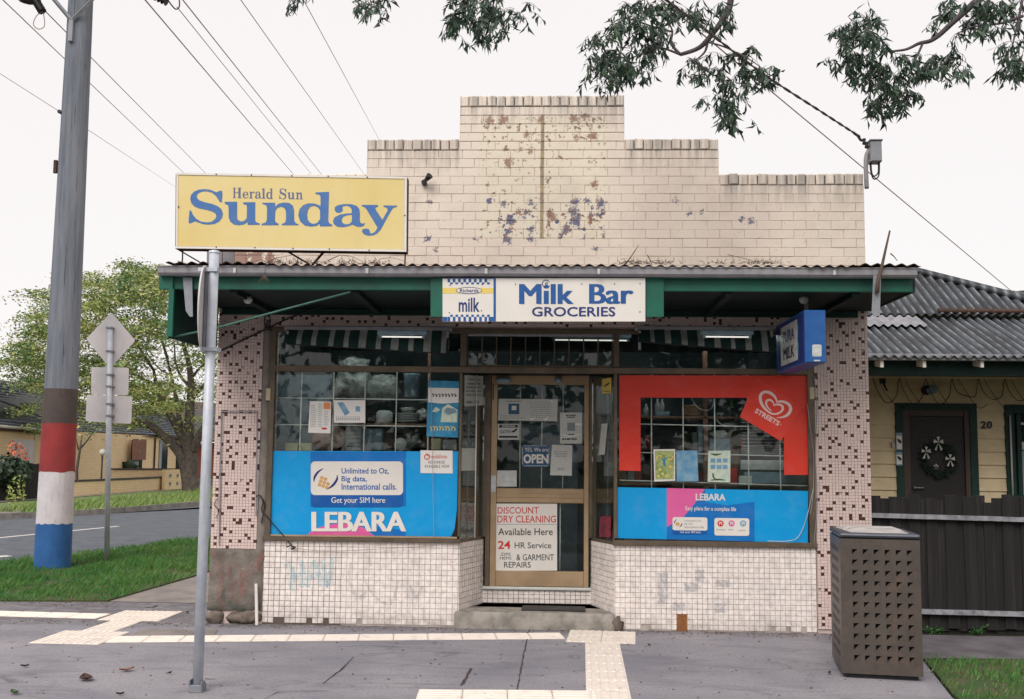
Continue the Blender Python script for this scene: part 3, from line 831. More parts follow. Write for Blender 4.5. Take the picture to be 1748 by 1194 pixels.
for px, py, s_, m_, lab in ((147, 1162, .16, 'rust', 'curled dark leaf lying on the footpath left of the sign post'), (216, 1147, .11, 'blind', 'orange brown leaf on the footpath nearest the round sign post'),
                            (42, 1140, .06, 'rust', 'small dark leaf below the left end of the tactile strip'), (25, 1186, .09, 'goodg', 'greenish leaf in the bottom left corner of the footpath'),
                            (290, 1152, .04, 'rust', 'tiny dark leaf just left of the sign post foot'), (320, 1048, .05, 'rust', 'small leaf at the right tip of the zigzag tactile tiles'),
                            (205, 1188, .05, 'rust', 'dim leaf at the bottom edge left of the sign post'), (1416, 1152, .05, 'rust', 'dark leaf beside the bin foot'), (1108, 1104, .04, 'goodg', 'small leaf right of the tactile T'),
                            (950, 1067, .05, 'rust', 'small leaf in front of the concrete step'), (1250, 1148, .03, 'goodw', 'tiny pale scrap of paper on the footpath')):
    deadleaf(px, py, s_, M[m_], lab)

# ================================================================== THE SHOP
XL, XR = -3.205, 2.99
shop = thing('milk_bar_shop', (0, 1.5, 0), 'old corner shop of painted brick and mosaic tile with a green canopy', 'shop')
BY = .0035                     # face of the mortar behind the bricks
CH = .087                    # course height
t_low = at(1352, 298).z
CO = .108
n_low = 11; zl = t_low - CO; zC = zl - n_low*CH; zm = zl + 4*CH; zt = zm + 5*CH
xm0, xm1 = at(626, 280).x, at(1227, 270).x
xt0, xt1 = at(785, 200).x, at(1066, 200).x
xl0, xl1 = XL + .01, at(1476, 380).x
wall = MB()
def wbox(x0, x1, z0, z1): wall.box(x0 + .004, x1 - .004, BY, .24, z0, z1, 0)
wbox(xl0, xl1, 2.95, zl + CO - .006)
wall.box(xm0 + .004, xm1 - .004, BY, .24, zl + CO - .006, zm + CO - .006)
wall.box(xt0 + .004, xt1 - .004, BY, .24, zm + CO - .006, zt + CO - .006)
parapet = mk('parapet_wall', wall, M['mortar'], shop)
bm_ = MB(); bm_.cbox(0, .2295, 0, .02, 0, .0848, .003)
bme = bpy.data.meshes.new('brick'); bme.from_pydata([tuple(v) for v in bm_.v], [], bm_.f); bme.materials.append(M['pbrick'])
cm_ = MB(); cm_.cbox(0, .0855, 0, .03, 0, CO, .009)
# rounded weathered top for the coping brick
cme = bpy.data.meshes.new('coping_brick'); cme.from_pydata([tuple(v) for v in cm_.v], [], cm_.f); cme.materials.append(M['pbrick'])
hidden = MB()
sx0, sx1, sz0, sz1 = rect(318, 318, 680, 415)
nb = 0
def put_brick(x0, x1, z):
    global nb
    if x1 - x0 < .03: return
    j = rnd.gauss(0, .0012)
    if (x0 > sx0 and x1 < sx1 and z > sz0 and z + CH < sz1) or nb >= 300:
        hidden.cbox(x0+.0015, x1-.0015, -.006, BY+.002, z+.002, z+CH-.003, .005); return
    nb += 1
    o = bpy.data.objects.new('brick', bme); COL.objects.link(o); o.parent = parapet
    o.scale = ((x1-x0-.0035)/.2295, 1, 1)
    o.location = Vector((x0+.0018, -.006 + j, z + .002 + rnd.gauss(0, .0006))) - ORG[shop]
    o.rotation_euler = (0, rnd.gauss(0, .0012), rnd.gauss(0, .002))
rows = []
for c in range(n_low): rows.append((xl0, xl1, zC + c*CH, c))
for c in range(4): rows.append((xm0, xm1, zl + c*CH if c > 1 else zl + c*CH, n_low + c))
for c in range(5): rows.append((xt0, xt1, zm + c*CH, n_low + 4 + c))
def lay_row(x0, x1, z, par):
    x = x0; first = .115 if par % 2 else .23
    BLn = .2345
    x_ = x0 + (first - .23 + .0)
    xs_ = [x0]; q = x0 + (BLn if par % 2 == 0 else BLn/2)
    while q < x1 - .04: xs_.append(q); q += BLn
    xs_.append(x1)
    for a, b in zip(xs_, xs_[1:]): put_brick(a, b, z)
def cope_row(x0, x1, z):
    n = round((x1-x0)/.0905); st = (x1-x0)/n
    for i in range(n):
        o = bpy.data.objects.new('coping_brick', cme); COL.objects.link(o); o.parent = parapet
        o.scale = ((st-.009)/.0855, 1, 1)
        o.location = Vector((x0 + i*st + .003, -.014 + rnd.gauss(0, .002), z + .002 + rnd.gauss(0, .0025))) - ORG[shop]
        o.rotation_euler = (0, rnd.gauss(0, .012), rnd.gauss(0, .01))
for x0, x1, z, c in rows:
    if c < n_low: lay_row(x0, x1, z, c)
    elif c < n_low + 4: lay_row(xm0, xm1, z, c)
    else: lay_row(xt0, xt1, z, c)
    # the ends of the lower copings are covered by course work of the next tier
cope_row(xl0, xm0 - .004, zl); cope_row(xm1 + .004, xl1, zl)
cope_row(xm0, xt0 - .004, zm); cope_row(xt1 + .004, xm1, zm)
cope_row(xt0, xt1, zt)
setp(mk('brick_mass', hidden, M['pbrick'], parapet), kind='stuff')
# bushy weeds and twigs lodged in the gutter come later

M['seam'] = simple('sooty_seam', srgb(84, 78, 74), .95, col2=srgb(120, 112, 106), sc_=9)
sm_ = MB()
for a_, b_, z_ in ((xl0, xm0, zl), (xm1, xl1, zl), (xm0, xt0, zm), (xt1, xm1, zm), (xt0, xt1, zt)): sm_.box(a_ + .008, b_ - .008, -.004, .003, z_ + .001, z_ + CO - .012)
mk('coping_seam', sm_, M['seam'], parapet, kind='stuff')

# --- front wall carcass: piers, band above the windows, side and rear walls, flat roof
ZH = at(925, 562).z          # window head
ZB = at(925, 530).z
ZS = at(925, 929).z          # window sill
body = MB()
pLx1 = at(455, 800).x; pRx0 = at(1392, 800).x
wLx0, wLx1 = at(455, 800).x, at(785, 800).x
wRx0, wRx1 = at(1050, 800).x, at(1391, 800).x
PF = .014
body.box(XL + .006, pLx1, PF, .3, 0, ZB + .4); body.box(pRx0, XR - .006, PF, .3, 0, ZB + .4)
body.box(pLx1, pRx0, PF, .16, ZH, ZB + .4)
DY = .56                     # door plane
dLx, dRx = at(826, 800, DY).x, at(1010, 800, DY).x
for s_, x0, x1 in ((0, wLx0, wLx1), (1, wRx0, wRx1)): body.box(x0, x1, PF, .12, 0, ZS)
# splayed risers
def splay(mb, xa, ya, xb, yb, z0, z1, th, m=0):
    p = [(xa, ya), (xb, yb)]; dx, dy = xb-xa, yb-ya; l = math.hypot(dx, dy); sgn = -1 if xa < 0 else 1
    nx, ny = sgn*abs(dy)/l*th, abs(dx)/l*th*0
    q = [(xa, ya), (xb, yb), (xb+nx, yb), (xa+nx, ya+.0)]
    if sgn > 0: q = q[::-1]
    b = mb.add([(x, y, z0) for x, y in q] + [(x, y, z1) for x, y in q])
    for f in ((0,1,5,4), (1,2,6,5), (2,3,7,6), (3,0,4,7), (4,5,6,7), (3,2,1,0)): mb.face([b+i for i in f], m)
splay(body, wLx1, PF, dLx, DY, 0, ZS, .1); splay(body, wRx0, PF, dRx, DY, 0, ZS, .1)
mk('carcass', body, M['grout'], shop)
oth = MB()
oth.box(XL + .004, XL + .24, .3, 9, 0, 3.7); oth.box(XR - .24, XR - .004, .3, 9, 0, 3.7); oth.box(XL, XR, 9, 9.24, 0, 3.7)
oth.box(XL, XR, .24, 9.24, 3.3, 3.36)
mk('rear_walls', oth, M['mortar'], shop)

# --- mosaic piers
def mosaic(name, x0, x1, z0, z1, parent, y=0.0, T=.0285, dens=.125, zlow=None):
    mb = MB(); nx = max(1, int((x1-x0)/T)); nz = int((z1-z0)/T); T2 = (x1-x0)/nx; g = .0014
    r = random.Random(name + str(x0)); last = set()
    for j in range(nz):
        z = z0 + j*T; cur = set()
        for i in range(nx):
            brown = False
            ci, cj = i//3, j//3; hsh = random.Random(ci*9176 + cj*131 + len(name)); off_ = cj % 2
            if (i - ci*3, j - cj*3) == ((hsh.randrange(3) + off_) % 3, hsh.randrange(3)) and hsh.random() < .93: brown = True
            elif hsh.random() < 0: pass
            if r.random() < .006: brown = True
            if zlow and j < 3 + 4*abs(mnoise.noise(Vector((i*.3, 0, 3)))) * 6 and j < zlow and r.random() < .55: continue
            if r.random() < .004: continue
            yy = y + r.gauss(0, .0006); tz = r.gauss(0, .0004)
            b = mb.add([(x0+i*T2+g, yy-tz, z+g), (x0+(i+1)*T2-g, yy+tz, z+g), (x0+(i+1)*T2-g, yy+tz, z+T-g), (x0+i*T2+g, yy-tz, z+T-g),
                        (x0+i*T2+g, y+.0135, z+g), (x0+(i+1)*T2-g, y+.0135, z+g), (x0+(i+1)*T2-g, y+.0135, z+T-g), (x0+i*T2+g, y+.0135, z+T-g)])
            mi = 1 if brown else 0
            mb.face((b, b+1, b+2, b+3), mi)
            for f in ((4,5,1,0), (7,3,2,6), (4,0,3,7), (1,5,6,2)): mb.face([b+q for q in f], mi)
        last = cur
    return mk(name, mb, [M['mosaic_p'], M['mosaic_b']], parent, kind='stuff')
ZR = at(400, 937).z
pierL = mk('pier', MB().box(XL + .0005, pLx1 - .0005, .0145, .02, .001, ZB + .38), M['grout'], shop)
mosaic('mosaic_tiles', XL, at(442, 800).x, ZR, ZB + .3, pierL)
pierR = mk('pier', MB().box(pRx0 + .0005, XR - .0005, .0145, .02, .001, ZB + .38), M['grout'], shop)
mosaic('mosaic_tiles', pRx0 + .004, XR, .04, ZB + .3, pierR, zlow=0)
band = mk('tiled_band', MB().box(pLx1, pRx0, .0145, .02, ZH + .03, ZB + .3), M['grout'], shop)
mosaic('mosaic_tiles', at(442, 800).x + .002, pRx0 + .002, ZH + .02, ZB + .2, band, dens=.12)
# bare render strip beside the window and the rough foot of the left pier
def rough_slab(x0, x1, z0, z1, y, name, parent, mat, amp=.012, step=.03, seed=0):
    mb = MB(); nx = max(2, int((x1-x0)/step)); nz = max(2, int((z1-z0)/step))
    base = len(mb.v)
    for j in range(nz+1):
        for i in range(nx+1):
            x = x0+(x1-x0)*i/nx; z = z0+(z1-z0)*j/nz
            e = 0 if (i in (0, nx) or j in (0, nz)) else 1
            d = mnoise.fractal(Vector((x*7+seed, z*7, seed)), 1, 2, 4)*amp
            jx = 0 if e else mnoise.noise(Vector((x*20, z*20, seed)))*.012
            mb.v.append(Vector((x + (jx if i in (0, nx) else 0), y + (.012 if not e else 0) + d, z + (jx if j in (0, nz) else 0))))
    for j in range(nz):
        for i in range(nx):
            a = base + j*(nx+1)+i; mb.face((a, a+1, a+nx+2, a+nx+1), 0, True)
    return mk(name, mb, mat, parent)
rough_slab(at(441, 800).x + .003, pLx1 - .002, ZR - .1, ZB + .05, -.002, 'render_strip', pierL, M['concrete'], .006, .02, 3)
rough_slab(XL - .005, pLx1 - .003, .12, ZR - .002, -.012, 'render_patch', pierL, M['render'], .016, .025, 8)
for i, (xa, xb) in enumerate(((XL - .02, XL + .17), (XL + .19, XL + .5))):
    mb = MB(); mb.blob(((xa+xb)/2, .01, .055), (xb-xa)/2, .05, .06, 12, 8, 0, .25, i*5)
    mk('footing_stone', mb, M['stone'], pierL)
mb = MB(); T_ = Matrix.Translation(Vector((at(441, 1065).x, -.05, .0))) @ Matrix.Rotation(R(-3), 4, 'Y')
mb.cbox(-.012, .014, -.01, .01, 0, at(437, 992).z - .02, .002, 0, T_); mk('timber_stake', mb, M['white'], label='thin pale stake leaning on the rough foot of the left pier', cat='stake')
# --- white tiled risers
def wtiles(name, p0, p1, z0, z1, parent, T=.0515, zstep=.0515, holes=(), loose=True, seed=0):
    """square tiles from ground point p0 to p1"""
    p0 = Vector((*p0, 0)); p1 = Vector((*p1, 0)); L = (p1-p0).length; t = (p1-p0)/L; n = Vector((t.y, -t.x, 0))
    nx = max(1, round(L/T)); T2 = L/nx; nz = max(1, round((z1-z0)/zstep)); T3 = (z1-z0)/nz; g = .0015
    mb = MB(); r = random.Random(seed)
    for j in range(nz):
        for i in range(nx):
            xa = (p0+t*(i*T2)).x; xb = (p0+t*((i+1)*T2)).x; z = z0+j*T3
            if any(h[0] < (xa+xb)/2 < h[1] and h[2] < z+T3/2 < h[3] for h in holes): continue
            if loose and j == 0 and r.random() < .13: continue
            o = r.gauss(0, .0007); gx = g*r.uniform(.7, 1.3); u0, u1 = i*T2+gx, (i+1)*T2-gx; za, zb = z+g, z+T3-g
            c = .0016
            def P(u, q, d): return p0 + t*u + Vector((0, 0, q)) + n*d
            tl = r.gauss(0, .0006)
            b = mb.add([P(u0+c, za+c, .007+o+tl), P(u1-c, za+c, .007+o-tl), P(u1-c, zb-c, .007+o-tl), P(u0+c, zb-c, .007+o+tl), P(u0, za, .0), P(u1, za, .0), P(u1, zb, .0), P(u0, zb, .0)])
            mb.face((b, b+1, b+2, b+3), 0)
            for f in ((4,5,1,0), (7,3,2,6), (4,0,3,7), (1,5,6,2)): mb.face([b+q for q in f], 0)
    return mk(name, mb, M['wtile'], parent, kind='stuff')
def grout_lr():
    m = NT('patchy_grout'); X_, _, _z = m.sep(); k = m.ramp(X_, at(583, 1000).x - .01, at(583, 1000).x + .01)
    m.base(m.mix(k, srgb(96, 84, 78), m.mix(m.ramp(m.noise(5, 4), .4, .65), srgb(188, 176, 168), srgb(150, 138, 130)))); m.rough(.95); return m.mat
riserL = mk('stall_riser', MB().box(wLx0+.002, wLx1-.002, .0125, .02, .0, ZS-.001), grout_lr(), shop)
wtiles('white_tiles', (wLx0 + .002, .0135), (wLx1, .0135), .015, ZS - .002, riserL, T=.0525, zstep=.052, seed=1)
riserR = mk('stall_riser', MB().box(wRx0+.002, wRx1-.002, .0125, .02, .0, ZS-.001), M['wgrout2'], shop)
hx0, hx1, hz0, hz1 = rect(1153, 1047, 1176, 1076)
wtiles('white_tiles', (wRx0, .0135), (wRx1 - .002, .0135), .01, ZS - .002, riserR, T=.0475, zstep=.049, holes=((hx0, hx1, -.1, hz1),), seed=2)
mb = MB(); mb.box(hx0+.004, hx1-.004, .008, .0122, .0, hz1-.002)
setp(mk('bare_brick', mb, simple('orange_brick', srgb(150, 98, 56), .9, col2=srgb(120, 80, 52), sc_=30, bump=.5), riserR), 'orange brick showing where tiles are gone')
spL = mk('splay_riser', MB().box(dLx-.001, dLx, DY-.001, DY, 0, .01), M['wgrout2'], shop)
wtiles('white_tiles', (wLx1 + .001, .0125), (dLx + .001, DY - .002), .0, ZS - .002, spL, T=.0495, loose=False, seed=3)
spR = mk('splay_riser', MB().box(dRx, dRx+.001, DY-.001, DY, 0, .01), M['wgrout2'], shop)
wtiles('white_tiles', (dRx - .001, DY - .002), (wRx0 - .001, .0125), .0, ZS - .002, spR, T=.0495, loose=False, seed=4)
# faded spray, scrub marks and scrawl
mb = MB()
for pts in ([(496,958,7),(500,985,10),(498,1008,9)], [(498,985,7),(514,980,6)], [(514,955,8),(518,985,10),(514,1003,8)], [(524,1003,8),(536,960,9),(549,1002,10)], [(530,985,6),(545,984,6)],
            [(551,955,8),(558,1000,9),(568,952,7)], [(486,962,5),(490,968,6)]):
    ribbon(mb, pts, .003, 0)
mk('spray_mark', mb, M['graf'], riserL)
mb = MB()
for pts in ([(600,960,5),(596,990,7),(610,1020,7),(625,1010,5)], [(620,985,4),(640,1020,5),(668,1030,6),(680,990,4)], [(700,1000,5),(710,1020,7),(722,1000,4)]): ribbon(mb, pts, .003, 0)
mk('scrub_mark', mb, M['grime'], riserL)
mb = MB()
for x0, y0, x1, y1 in ((1186, 973, 1202, 993), (1168, 995, 1192, 1010), (1122, 978, 1140, 1030), (1222, 990, 1246, 1002), (1148, 1028, 1170, 1043), (1220, 1030, 1238, 1046)):
    mb = MB(); panel(mb, Q(x0, y0, x1, y1, .01), .003, .0005, 0); mk('scrub_mark', mb, M['grime'], riserR)
mb = MB()
for pts in ([(372,955,5),(378,1000,5),(374,1020,4)], [(432,965,3),(412,985,4),(398,1010,4),(408,1030,3)], [(440,972,3),(424,984,3),(415,1010,3)], [(388,960,6),(392,990,5)]): ribbon(mb, pts, -.05, 0)
mk('scrawl', mb, M['grafr'], pierL)

# --- step, door riser, threshold
mb = MB(); zs = .15
st = [(wLx1 - .02, -.05), (wRx0 + .0, -.05), (wRx0 - .06, .05), (dRx - .004, DY), (dLx + .004, DY), (wLx1 + .03, .05)]
n = 40; edge = [(wLx1 - .03 + (wRx0 + .03 - wLx1)*i/n, -.035 + .006*mnoise.noise(Vector((i*.4, 0, 0)))) for i in range(n+1)]
ring = edge + [(dRx + .02, DY + .04), (dLx - .02, DY + .04)]
top = [(x + (.01 if k == 0 else -.01 if k == n else 0), y + (.012 if k <= n else 0), zs) for k, (x, y) in enumerate(ring)]
b0 = mb.add([(x, y - .008, -.01) for x, y in ring]); b1 = mb.add([(x, y, zs - .02 + .004*mnoise.noise(Vector((x*9, 1, 0)))) for x, y in ring]); b2 = mb.add(top)
N = len(ring)
for i in range(N):
    j = (i+1) % N
    mb.face((b0+i, b0+j, b1+j, b1+i), 0, True); mb.face((b1+i, b1+j, b2+j, b2+i), 0, True)
mb.face(range(b2, b2+N), 0)
step = mk('step', mb, M['stepc'], shop)
mb = MB(); mb.blob((wRx0 + .02, -.02, .06), .05, .035, .07, 10, 7, 0, .4, 3); mk('broken_edge', mb, M['stone'], shop)
dth = at(917, 1002, DY).z
doorr = mk('door_riser', MB().box(dLx, dRx, DY, DY+.1, 0, dth - .03), M['wgrout'], shop)
wtiles('white_tiles', (dLx + .002, DY - .002), (dRx - .002, DY - .002), zs + .004, dth - .034, doorr, T=.051, zstep=.05, loose=False, seed=6)
mk('threshold', MB().cbox(dLx, dRx, DY - .035, DY + .08, dth - .032, dth, .008), M['paper'], shop)
a = at(890, 1036, .2); b_ = at(1000, 1036, .2)
mb = MB(); mb.cbox(-.3, .3, -.12, .12, 0, .018, .004, 0, Matrix.Translation(Vector(((a.x+b_.x)/2, .2, zs))) @ Matrix.Rotation(R(-1.5), 4, 'Z')); mk('door_mat', mb, M['black'], label='thin black rubber mat lying on the concrete step', cat='door mat', bevel=.004)

# --- window joinery
def bar(name, x0, x1, y0, y1, z0, z1, mat, parent, c=.003): return mk(name, MB().cbox(x0, x1, y0, y1, z0, z1, c), M[mat], parent)
ZT = at(925, 632).z
def zpx(px, py, Y=0): return at(px, py, Y).z
def xpx(px, py, Y=0): return at(px, py, Y).x
winL = mk('window', MB().cbox(wLx0 + .002, wLx0 + .055, -.012, .05, ZS + .002, ZH - .002, .003), M['bronze'], shop)
bar('mullion', wLx1 - .012, wLx1 + .012, -.01, .05, ZS + .06, ZT - .03, 'bronze', winL)
bar('mullion', xpx(786, 600), xpx(797, 600), -.008, .05, ZT + .03, ZH - .045, 'bronze', winL)
winR = mk('window', MB().cbox(wRx1 - .058, wRx1 - .002, -.012, .05, ZS + .002, ZH - .002, .003), M['bronze'], shop)
bar('mullion', wRx0 - .012, wRx0 + .02, -.01, .05, ZS + .06, ZT - .03, 'bronze', winR)
bar('mullion', xpx(1047, 600), xpx(1057, 600), -.008, .05, ZT + .03, ZH - .045, 'bronze', winR)
bar('head_bar', wLx0 + .057, wRx1 - .06, -.014, .05, ZH - .043, ZH - .002, 'bronze', shop)
bar('transom_bar', wLx0 + .057, wRx1 - .06, -.02, .06, ZT - .028, ZT + .026, 'bronze', shop)
bar('sill', wLx0 - .01, wLx1 + .018, -.028, .05, ZS - .001, ZS + .036, 'bronze', winL)
bar('sill_lip', wLx0 + .06, wLx1 - .016, -.018, -.002, ZS + .038, ZS + .056, 'gold', winL)
bar('sill', wRx0 - .02, wRx1 + .006, -.028, .05, ZS - .001, ZS + .045, 'bronze', winR)
def pane(x0, x1, z0, z1, y, parent, T=None, mat='glass'):
    return mk('pane', MB().box(x0, x1, y, y + .005, z0, z1, 0, T), M[mat], parent)
pane(wLx0 + .05, wLx1 - .01, ZS + .03, ZT - .025, .022, winL)
pane(wLx0 + .05, xpx(787, 600), ZT + .02, ZH - .04, .022, winL)
pane(wRx0 + .012, wRx1 - .055, ZS + .03, ZT - .025, .022, winR)
pane(xpx(1056, 600), wRx1 - .055, ZT + .02, ZH - .04, .022, winR)
# louvre window over the door
lx0, lx1 = xpx(798, 600), xpx(1046, 600)
fan = mk('louvre_window', MB().cbox(lx0, lx1, -.004, .04, ZT + .028, ZT + .045, .002), M['bronze'], shop)
bar('head_rail', lx0, lx1, -.004, .04, ZH - .07, ZH - .046, 'gutter', fan)
for k in range(11):
    xx = lx0 + (lx1 - lx0)*(k)/10
    bar('divider', max(xx - .006, lx0), min(xx + .006, lx1), .0, .035, ZT + .046, ZH - .072, 'bronze', fan, .002)
for k in range(10):
    xa = lx0 + (lx1-lx0)*k/10 + .007; xb = lx0 + (lx1-lx0)*(k+1)/10 - .007
    T_ = Matrix.Translation(Vector(((xa+xb)/2, .018, 0))) @ Matrix.Rotation(R(rnd.uniform(-3, 9)), 4, 'Z')
    pane(-(xb-xa)/2, (xb-xa)/2, ZT + .048, ZH - .074, 0, fan, T_)
# splayed glass and posts
def splay_glass(xa, xb, nm, side):
    p0 = Vector((xa, .03, 0)); p1 = Vector((xb, DY - .02, 0))
    fr = mk(nm, MB().cbox(xb - .022, xb + .022, DY - .03, DY + .03, ZS + .02, ZT - .03, .003), M['bronze'], shop)
    mb = MB(); splay(mb, xa, .02, xb, DY - .03, ZS - .002, ZS + .03, .06 if side else .06); mk('sill', mb, M['bronze'], fr)
    mb = MB(); splay(mb, xa, .03, xb, DY - .035, ZS + .03, ZT - .03, .005); mk('pane', mb, M['glass'], fr)
    return fr
splayL = splay_glass(wLx1 + .005, dLx + .002, 'splay_window', 0)
splayR = splay_glass(wRx0 - .005, dRx - .002, 'splay_window', 1)
# entry soffit and door head
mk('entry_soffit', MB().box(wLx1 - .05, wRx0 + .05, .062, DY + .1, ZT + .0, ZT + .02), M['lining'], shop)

# --- the door
door = mk('door', MB().cbox(xpx(838, 800, DY), xpx(848, 800, DY), DY - .02, DY + .025, dth + .002, zpx(917, 657, DY) - .0, .003), M['gold'], shop)
dz1 = ZT - .001
bar('door_jamb', dLx + .022, xpx(837.5, 800, DY), DY - .03, DY + .03, dth, dz1, 'bronze', door)
bar('door_jamb', xpx(1005.5, 800, DY), dRx - .022, DY - .03, DY + .03, dth, dz1, 'bronze', door)
dx0, dx1 = xpx(848, 800, DY), xpx(997, 800, DY)
bar('stile', dx1, xpx(1005, 800, DY), DY - .02, DY + .025, dth + .002, zpx(917, 657, DY), 'gold', door)
zt_, zg1 = zpx(917, 657, DY), zpx(917, 642, DY)
bar('top_rail', xpx(838, 800, DY), xpx(1005, 800, DY), DY - .022, DY + .025, zt_ + .001, zg1, 'gold', door)
bar('head', xpx(838, 800, DY), xpx(1005, 800, DY), DY - .03, DY + .03, zg1 + .002, dz1, 'bronze', door)
zm1, zm0 = zpx(917, 834, DY), zpx(917, 859, DY)
bar('mid_rail', dx0 + .001, dx1 - .001, DY - .024, DY + .02, zm0, zm1, 'gold', door, .008)
bar('mid_rail_groove', dx0 + .004, dx1 - .004, DY - .03, DY - .0245, (zm0+zm1)/2 - .02, (zm0+zm1)/2 + .02, 'gold', door, .002)
zb1 = zpx(917, 975, DY)
bar('bottom_rail', dx0 + .001, dx1 - .001, DY - .024, DY + .02, dth + .004, zb1, 'gold', door, .006)
pane(dx0, dx1, zm1, zt_, DY, door, mat='glassd'); pane(dx0, dx1, zb1, zm0, DY, door, mat='glassd')
mb = MB(); h0 = at(842, 655, DY - .05); 
mb.tube([(h0.x, DY - .021, h0.z), (h0.x, DY - .05, h0.z - .02), (h0.x + .0, DY - .05, h0.z - .14), (h0.x, DY - .021, h0.z - .16)], .006, 6); mk('door_pull', mb, M['bronze'], door)
bar('latch_plate', xpx(838.5, 800, DY), xpx(847, 800, DY), DY - .027, DY - .021, zpx(843, 840, DY), zpx(843, 812, DY), 'goodw', door, .001)
for px in (888, 925, 961):
    x = xpx(px, 740, DY + .05); mk('door_bar', MB().tube([(x, DY + .05, zm1), (x, DY + .05, zt_)], .007, 6), M['bar'], door)
x = xpx(956, 920, DY + .05); mk('door_bar', MB().tube([(x, DY + .05, zb1), (x, DY + .05, zm0)], .007, 6), M['bar'], door)
# door closer / dome lamp under the head
for px, rx_ in ((859, .08), (953, .04)):
    p = at(px, 649, DY - .06); mb = MB(); mb.blob(p, rx_, .05, .035, 12, 8); mk('door_head_dome', mb, M['goodb'], door)

# --- security grilles (steel rods behind the glass)
def grille(par, xs, zs, x0, x1, z0, z1, Y=.075, r=.0062):
    for x in xs: mk('grille_bar', MB().tube([(xpx(x, 720, Y), Y, z0), (xpx(x, 720, Y), Y, z1)], r, 6), M['bar'], par)
    for a_, b_ in zs:
        A = at(a_[0], a_[1], Y + .012); B = at(b_[0], b_[1], Y + .012); mk('grille_bar', MB().tube([A, B], r, 6), M['bar'], par)
grille(winL, (513, 568, 622, 676, 731), (((462, 679), (785, 684)), ((462, 725), (785, 729)), ((462, 772), (785, 774))), 0, 0, ZS + .03, ZT)
grille(winR, (1112, 1166, 1220, 1277, 1331), (((1058, 723.5), (1384, 731)), ((1058, 772), (1384, 780)), ((1058, 820), (1384, 830))), 0, 0, ZS + .03, ZT)
for pxa in (800, 812): mk('grille_bar', MB().tube([(xpx(pxa, 800, .25), .25, ZS + .03), (xpx(pxa, 800, .25), .25, ZT - .03)], .006, 6), M['bar'], splayL)
for pxa in (1037,): mk('grille_bar', MB().tube([(xpx(pxa, 800, .25), .25, ZS + .03), (xpx(pxa, 800, .25), .25, ZT - .03)], .006, 6), M['bar'], splayR)

# --- the room inside
RX0, RX1, RY1 = XL + .26, XR - .26, 3.4
room = MB()
room.poly([(RX0, .31, .15), (RX1, .31, .15), (RX1, RY1, .15), (RX0, RY1, .15)], 1)
room.poly([(RX0, RY1, .15), (RX1, RY1, .15), (RX1, RY1, 2.96), (RX0, RY1, 2.96)], 0)
room.poly([(RX0, .31, .15), (RX0, RY1, .15), (RX0, RY1, 2.96), (RX0, .31, 2.96)], 0)
room.poly([(RX1, RY1, .15), (RX1, .31, .15), (RX1, .31, 2.96), (RX1, RY1, 2.96)], 0)
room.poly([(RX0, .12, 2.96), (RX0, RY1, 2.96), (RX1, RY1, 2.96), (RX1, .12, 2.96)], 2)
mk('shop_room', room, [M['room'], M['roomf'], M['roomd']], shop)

# ================================================================== CANOPY
FY = -1.15
cx0, cx1 = XL - .03, XR + .04
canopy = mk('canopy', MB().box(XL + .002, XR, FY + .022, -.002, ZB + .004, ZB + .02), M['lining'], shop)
zf0, zf1 = zpx(925, 497, FY), zpx(925, 462, FY)
bar('fascia_board', xpx(284, 484, FY), xpx(1556, 484, FY), FY - .02, FY + .02, zf0, zf1, 'green', canopy)
for k in range(6):
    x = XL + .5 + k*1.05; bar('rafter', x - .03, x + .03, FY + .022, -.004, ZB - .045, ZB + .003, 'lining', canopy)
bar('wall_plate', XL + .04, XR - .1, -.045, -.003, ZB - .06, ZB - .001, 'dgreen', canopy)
# deep end board at the left, shallow one at the right
zeb = zpx(287, 578, FY)
mb = MB(); mb.prism([(XL - .03, FY - .022, zeb), (XL - .03, FY - .022, zf1), (XL - .03, -.01, zf1 + .05), (XL - .03, -.01, zeb + .02)], .024, 0, (1, 0, 0)); mk('end_board', mb, M['dgreen'], canopy)
bar('end_stile', XL - .034, XL + .012, FY - .052, FY - .023, zeb + .01, zf0 - .002, 'green', canopy)
mb = MB(); mb.prism([(XR + .012, FY + .0, zf0 + .002), (XR + .012, FY + .0, zf1), (XR + .012, -.01, zf1 + .05), (XR + .012, -.01, zf0 + .012)], .022, 0, (1, 0, 0)); mk('end_board', mb, M['dgreen'], canopy)
bar('gutter_end_board', xpx(267, 480, FY-.1), xpx(291, 480, FY-.1), FY - .045, FY - .021, zpx(278, 494, FY-.04), zpx(278, 458, FY-.04), 'green', canopy)
# gutter: folded quad profile run along the front
gx0, gx1 = xpx(269, 463, FY-.12), xpx(1566, 463, FY-.12)
gz1, gz0 = zpx(925, 455.5, FY-.12), zpx(925, 471, FY-.12)
prof = [(FY-.022, gz1+.012), (FY-.022, gz0+.01), (FY-.03, gz0), (FY-.1, gz0), (FY-.118, gz0+.018), (FY-.122, gz1-.014), (FY-.13, gz1-.008), (FY-.13, gz1), (FY-.118, gz1+.002), (FY-.112, gz1-.006), (FY-.108, gz0+.02), (FY-.1, gz0+.006), (FY-.034, gz0+.006), (FY-.026, gz0+.014), (FY-.026, gz1+.012)]
mb = MB(); nseg = 26; bs = []
for i in range(nseg+1):
    x = gx0 + (gx1-gx0)*i/nseg; dz = .003*mnoise.noise(Vector((x*1.1, 0, 5))); dy = .002*mnoise.noise(Vector((x*1.7, 3, 5)))
    bs.append(mb.add([(x, y+dy, z+dz) for y, z in prof]))
for i in range(nseg):
    for k in range(len(prof)-1): mb.face((bs[i]+k, bs[i]+k+1, bs[i+1]+k+1, bs[i+1]+k))
mb.face([bs[0]+k for k in range(len(prof)-1, -1, -1)]); mb.face([bs[-1]+k for k in range(len(prof))])
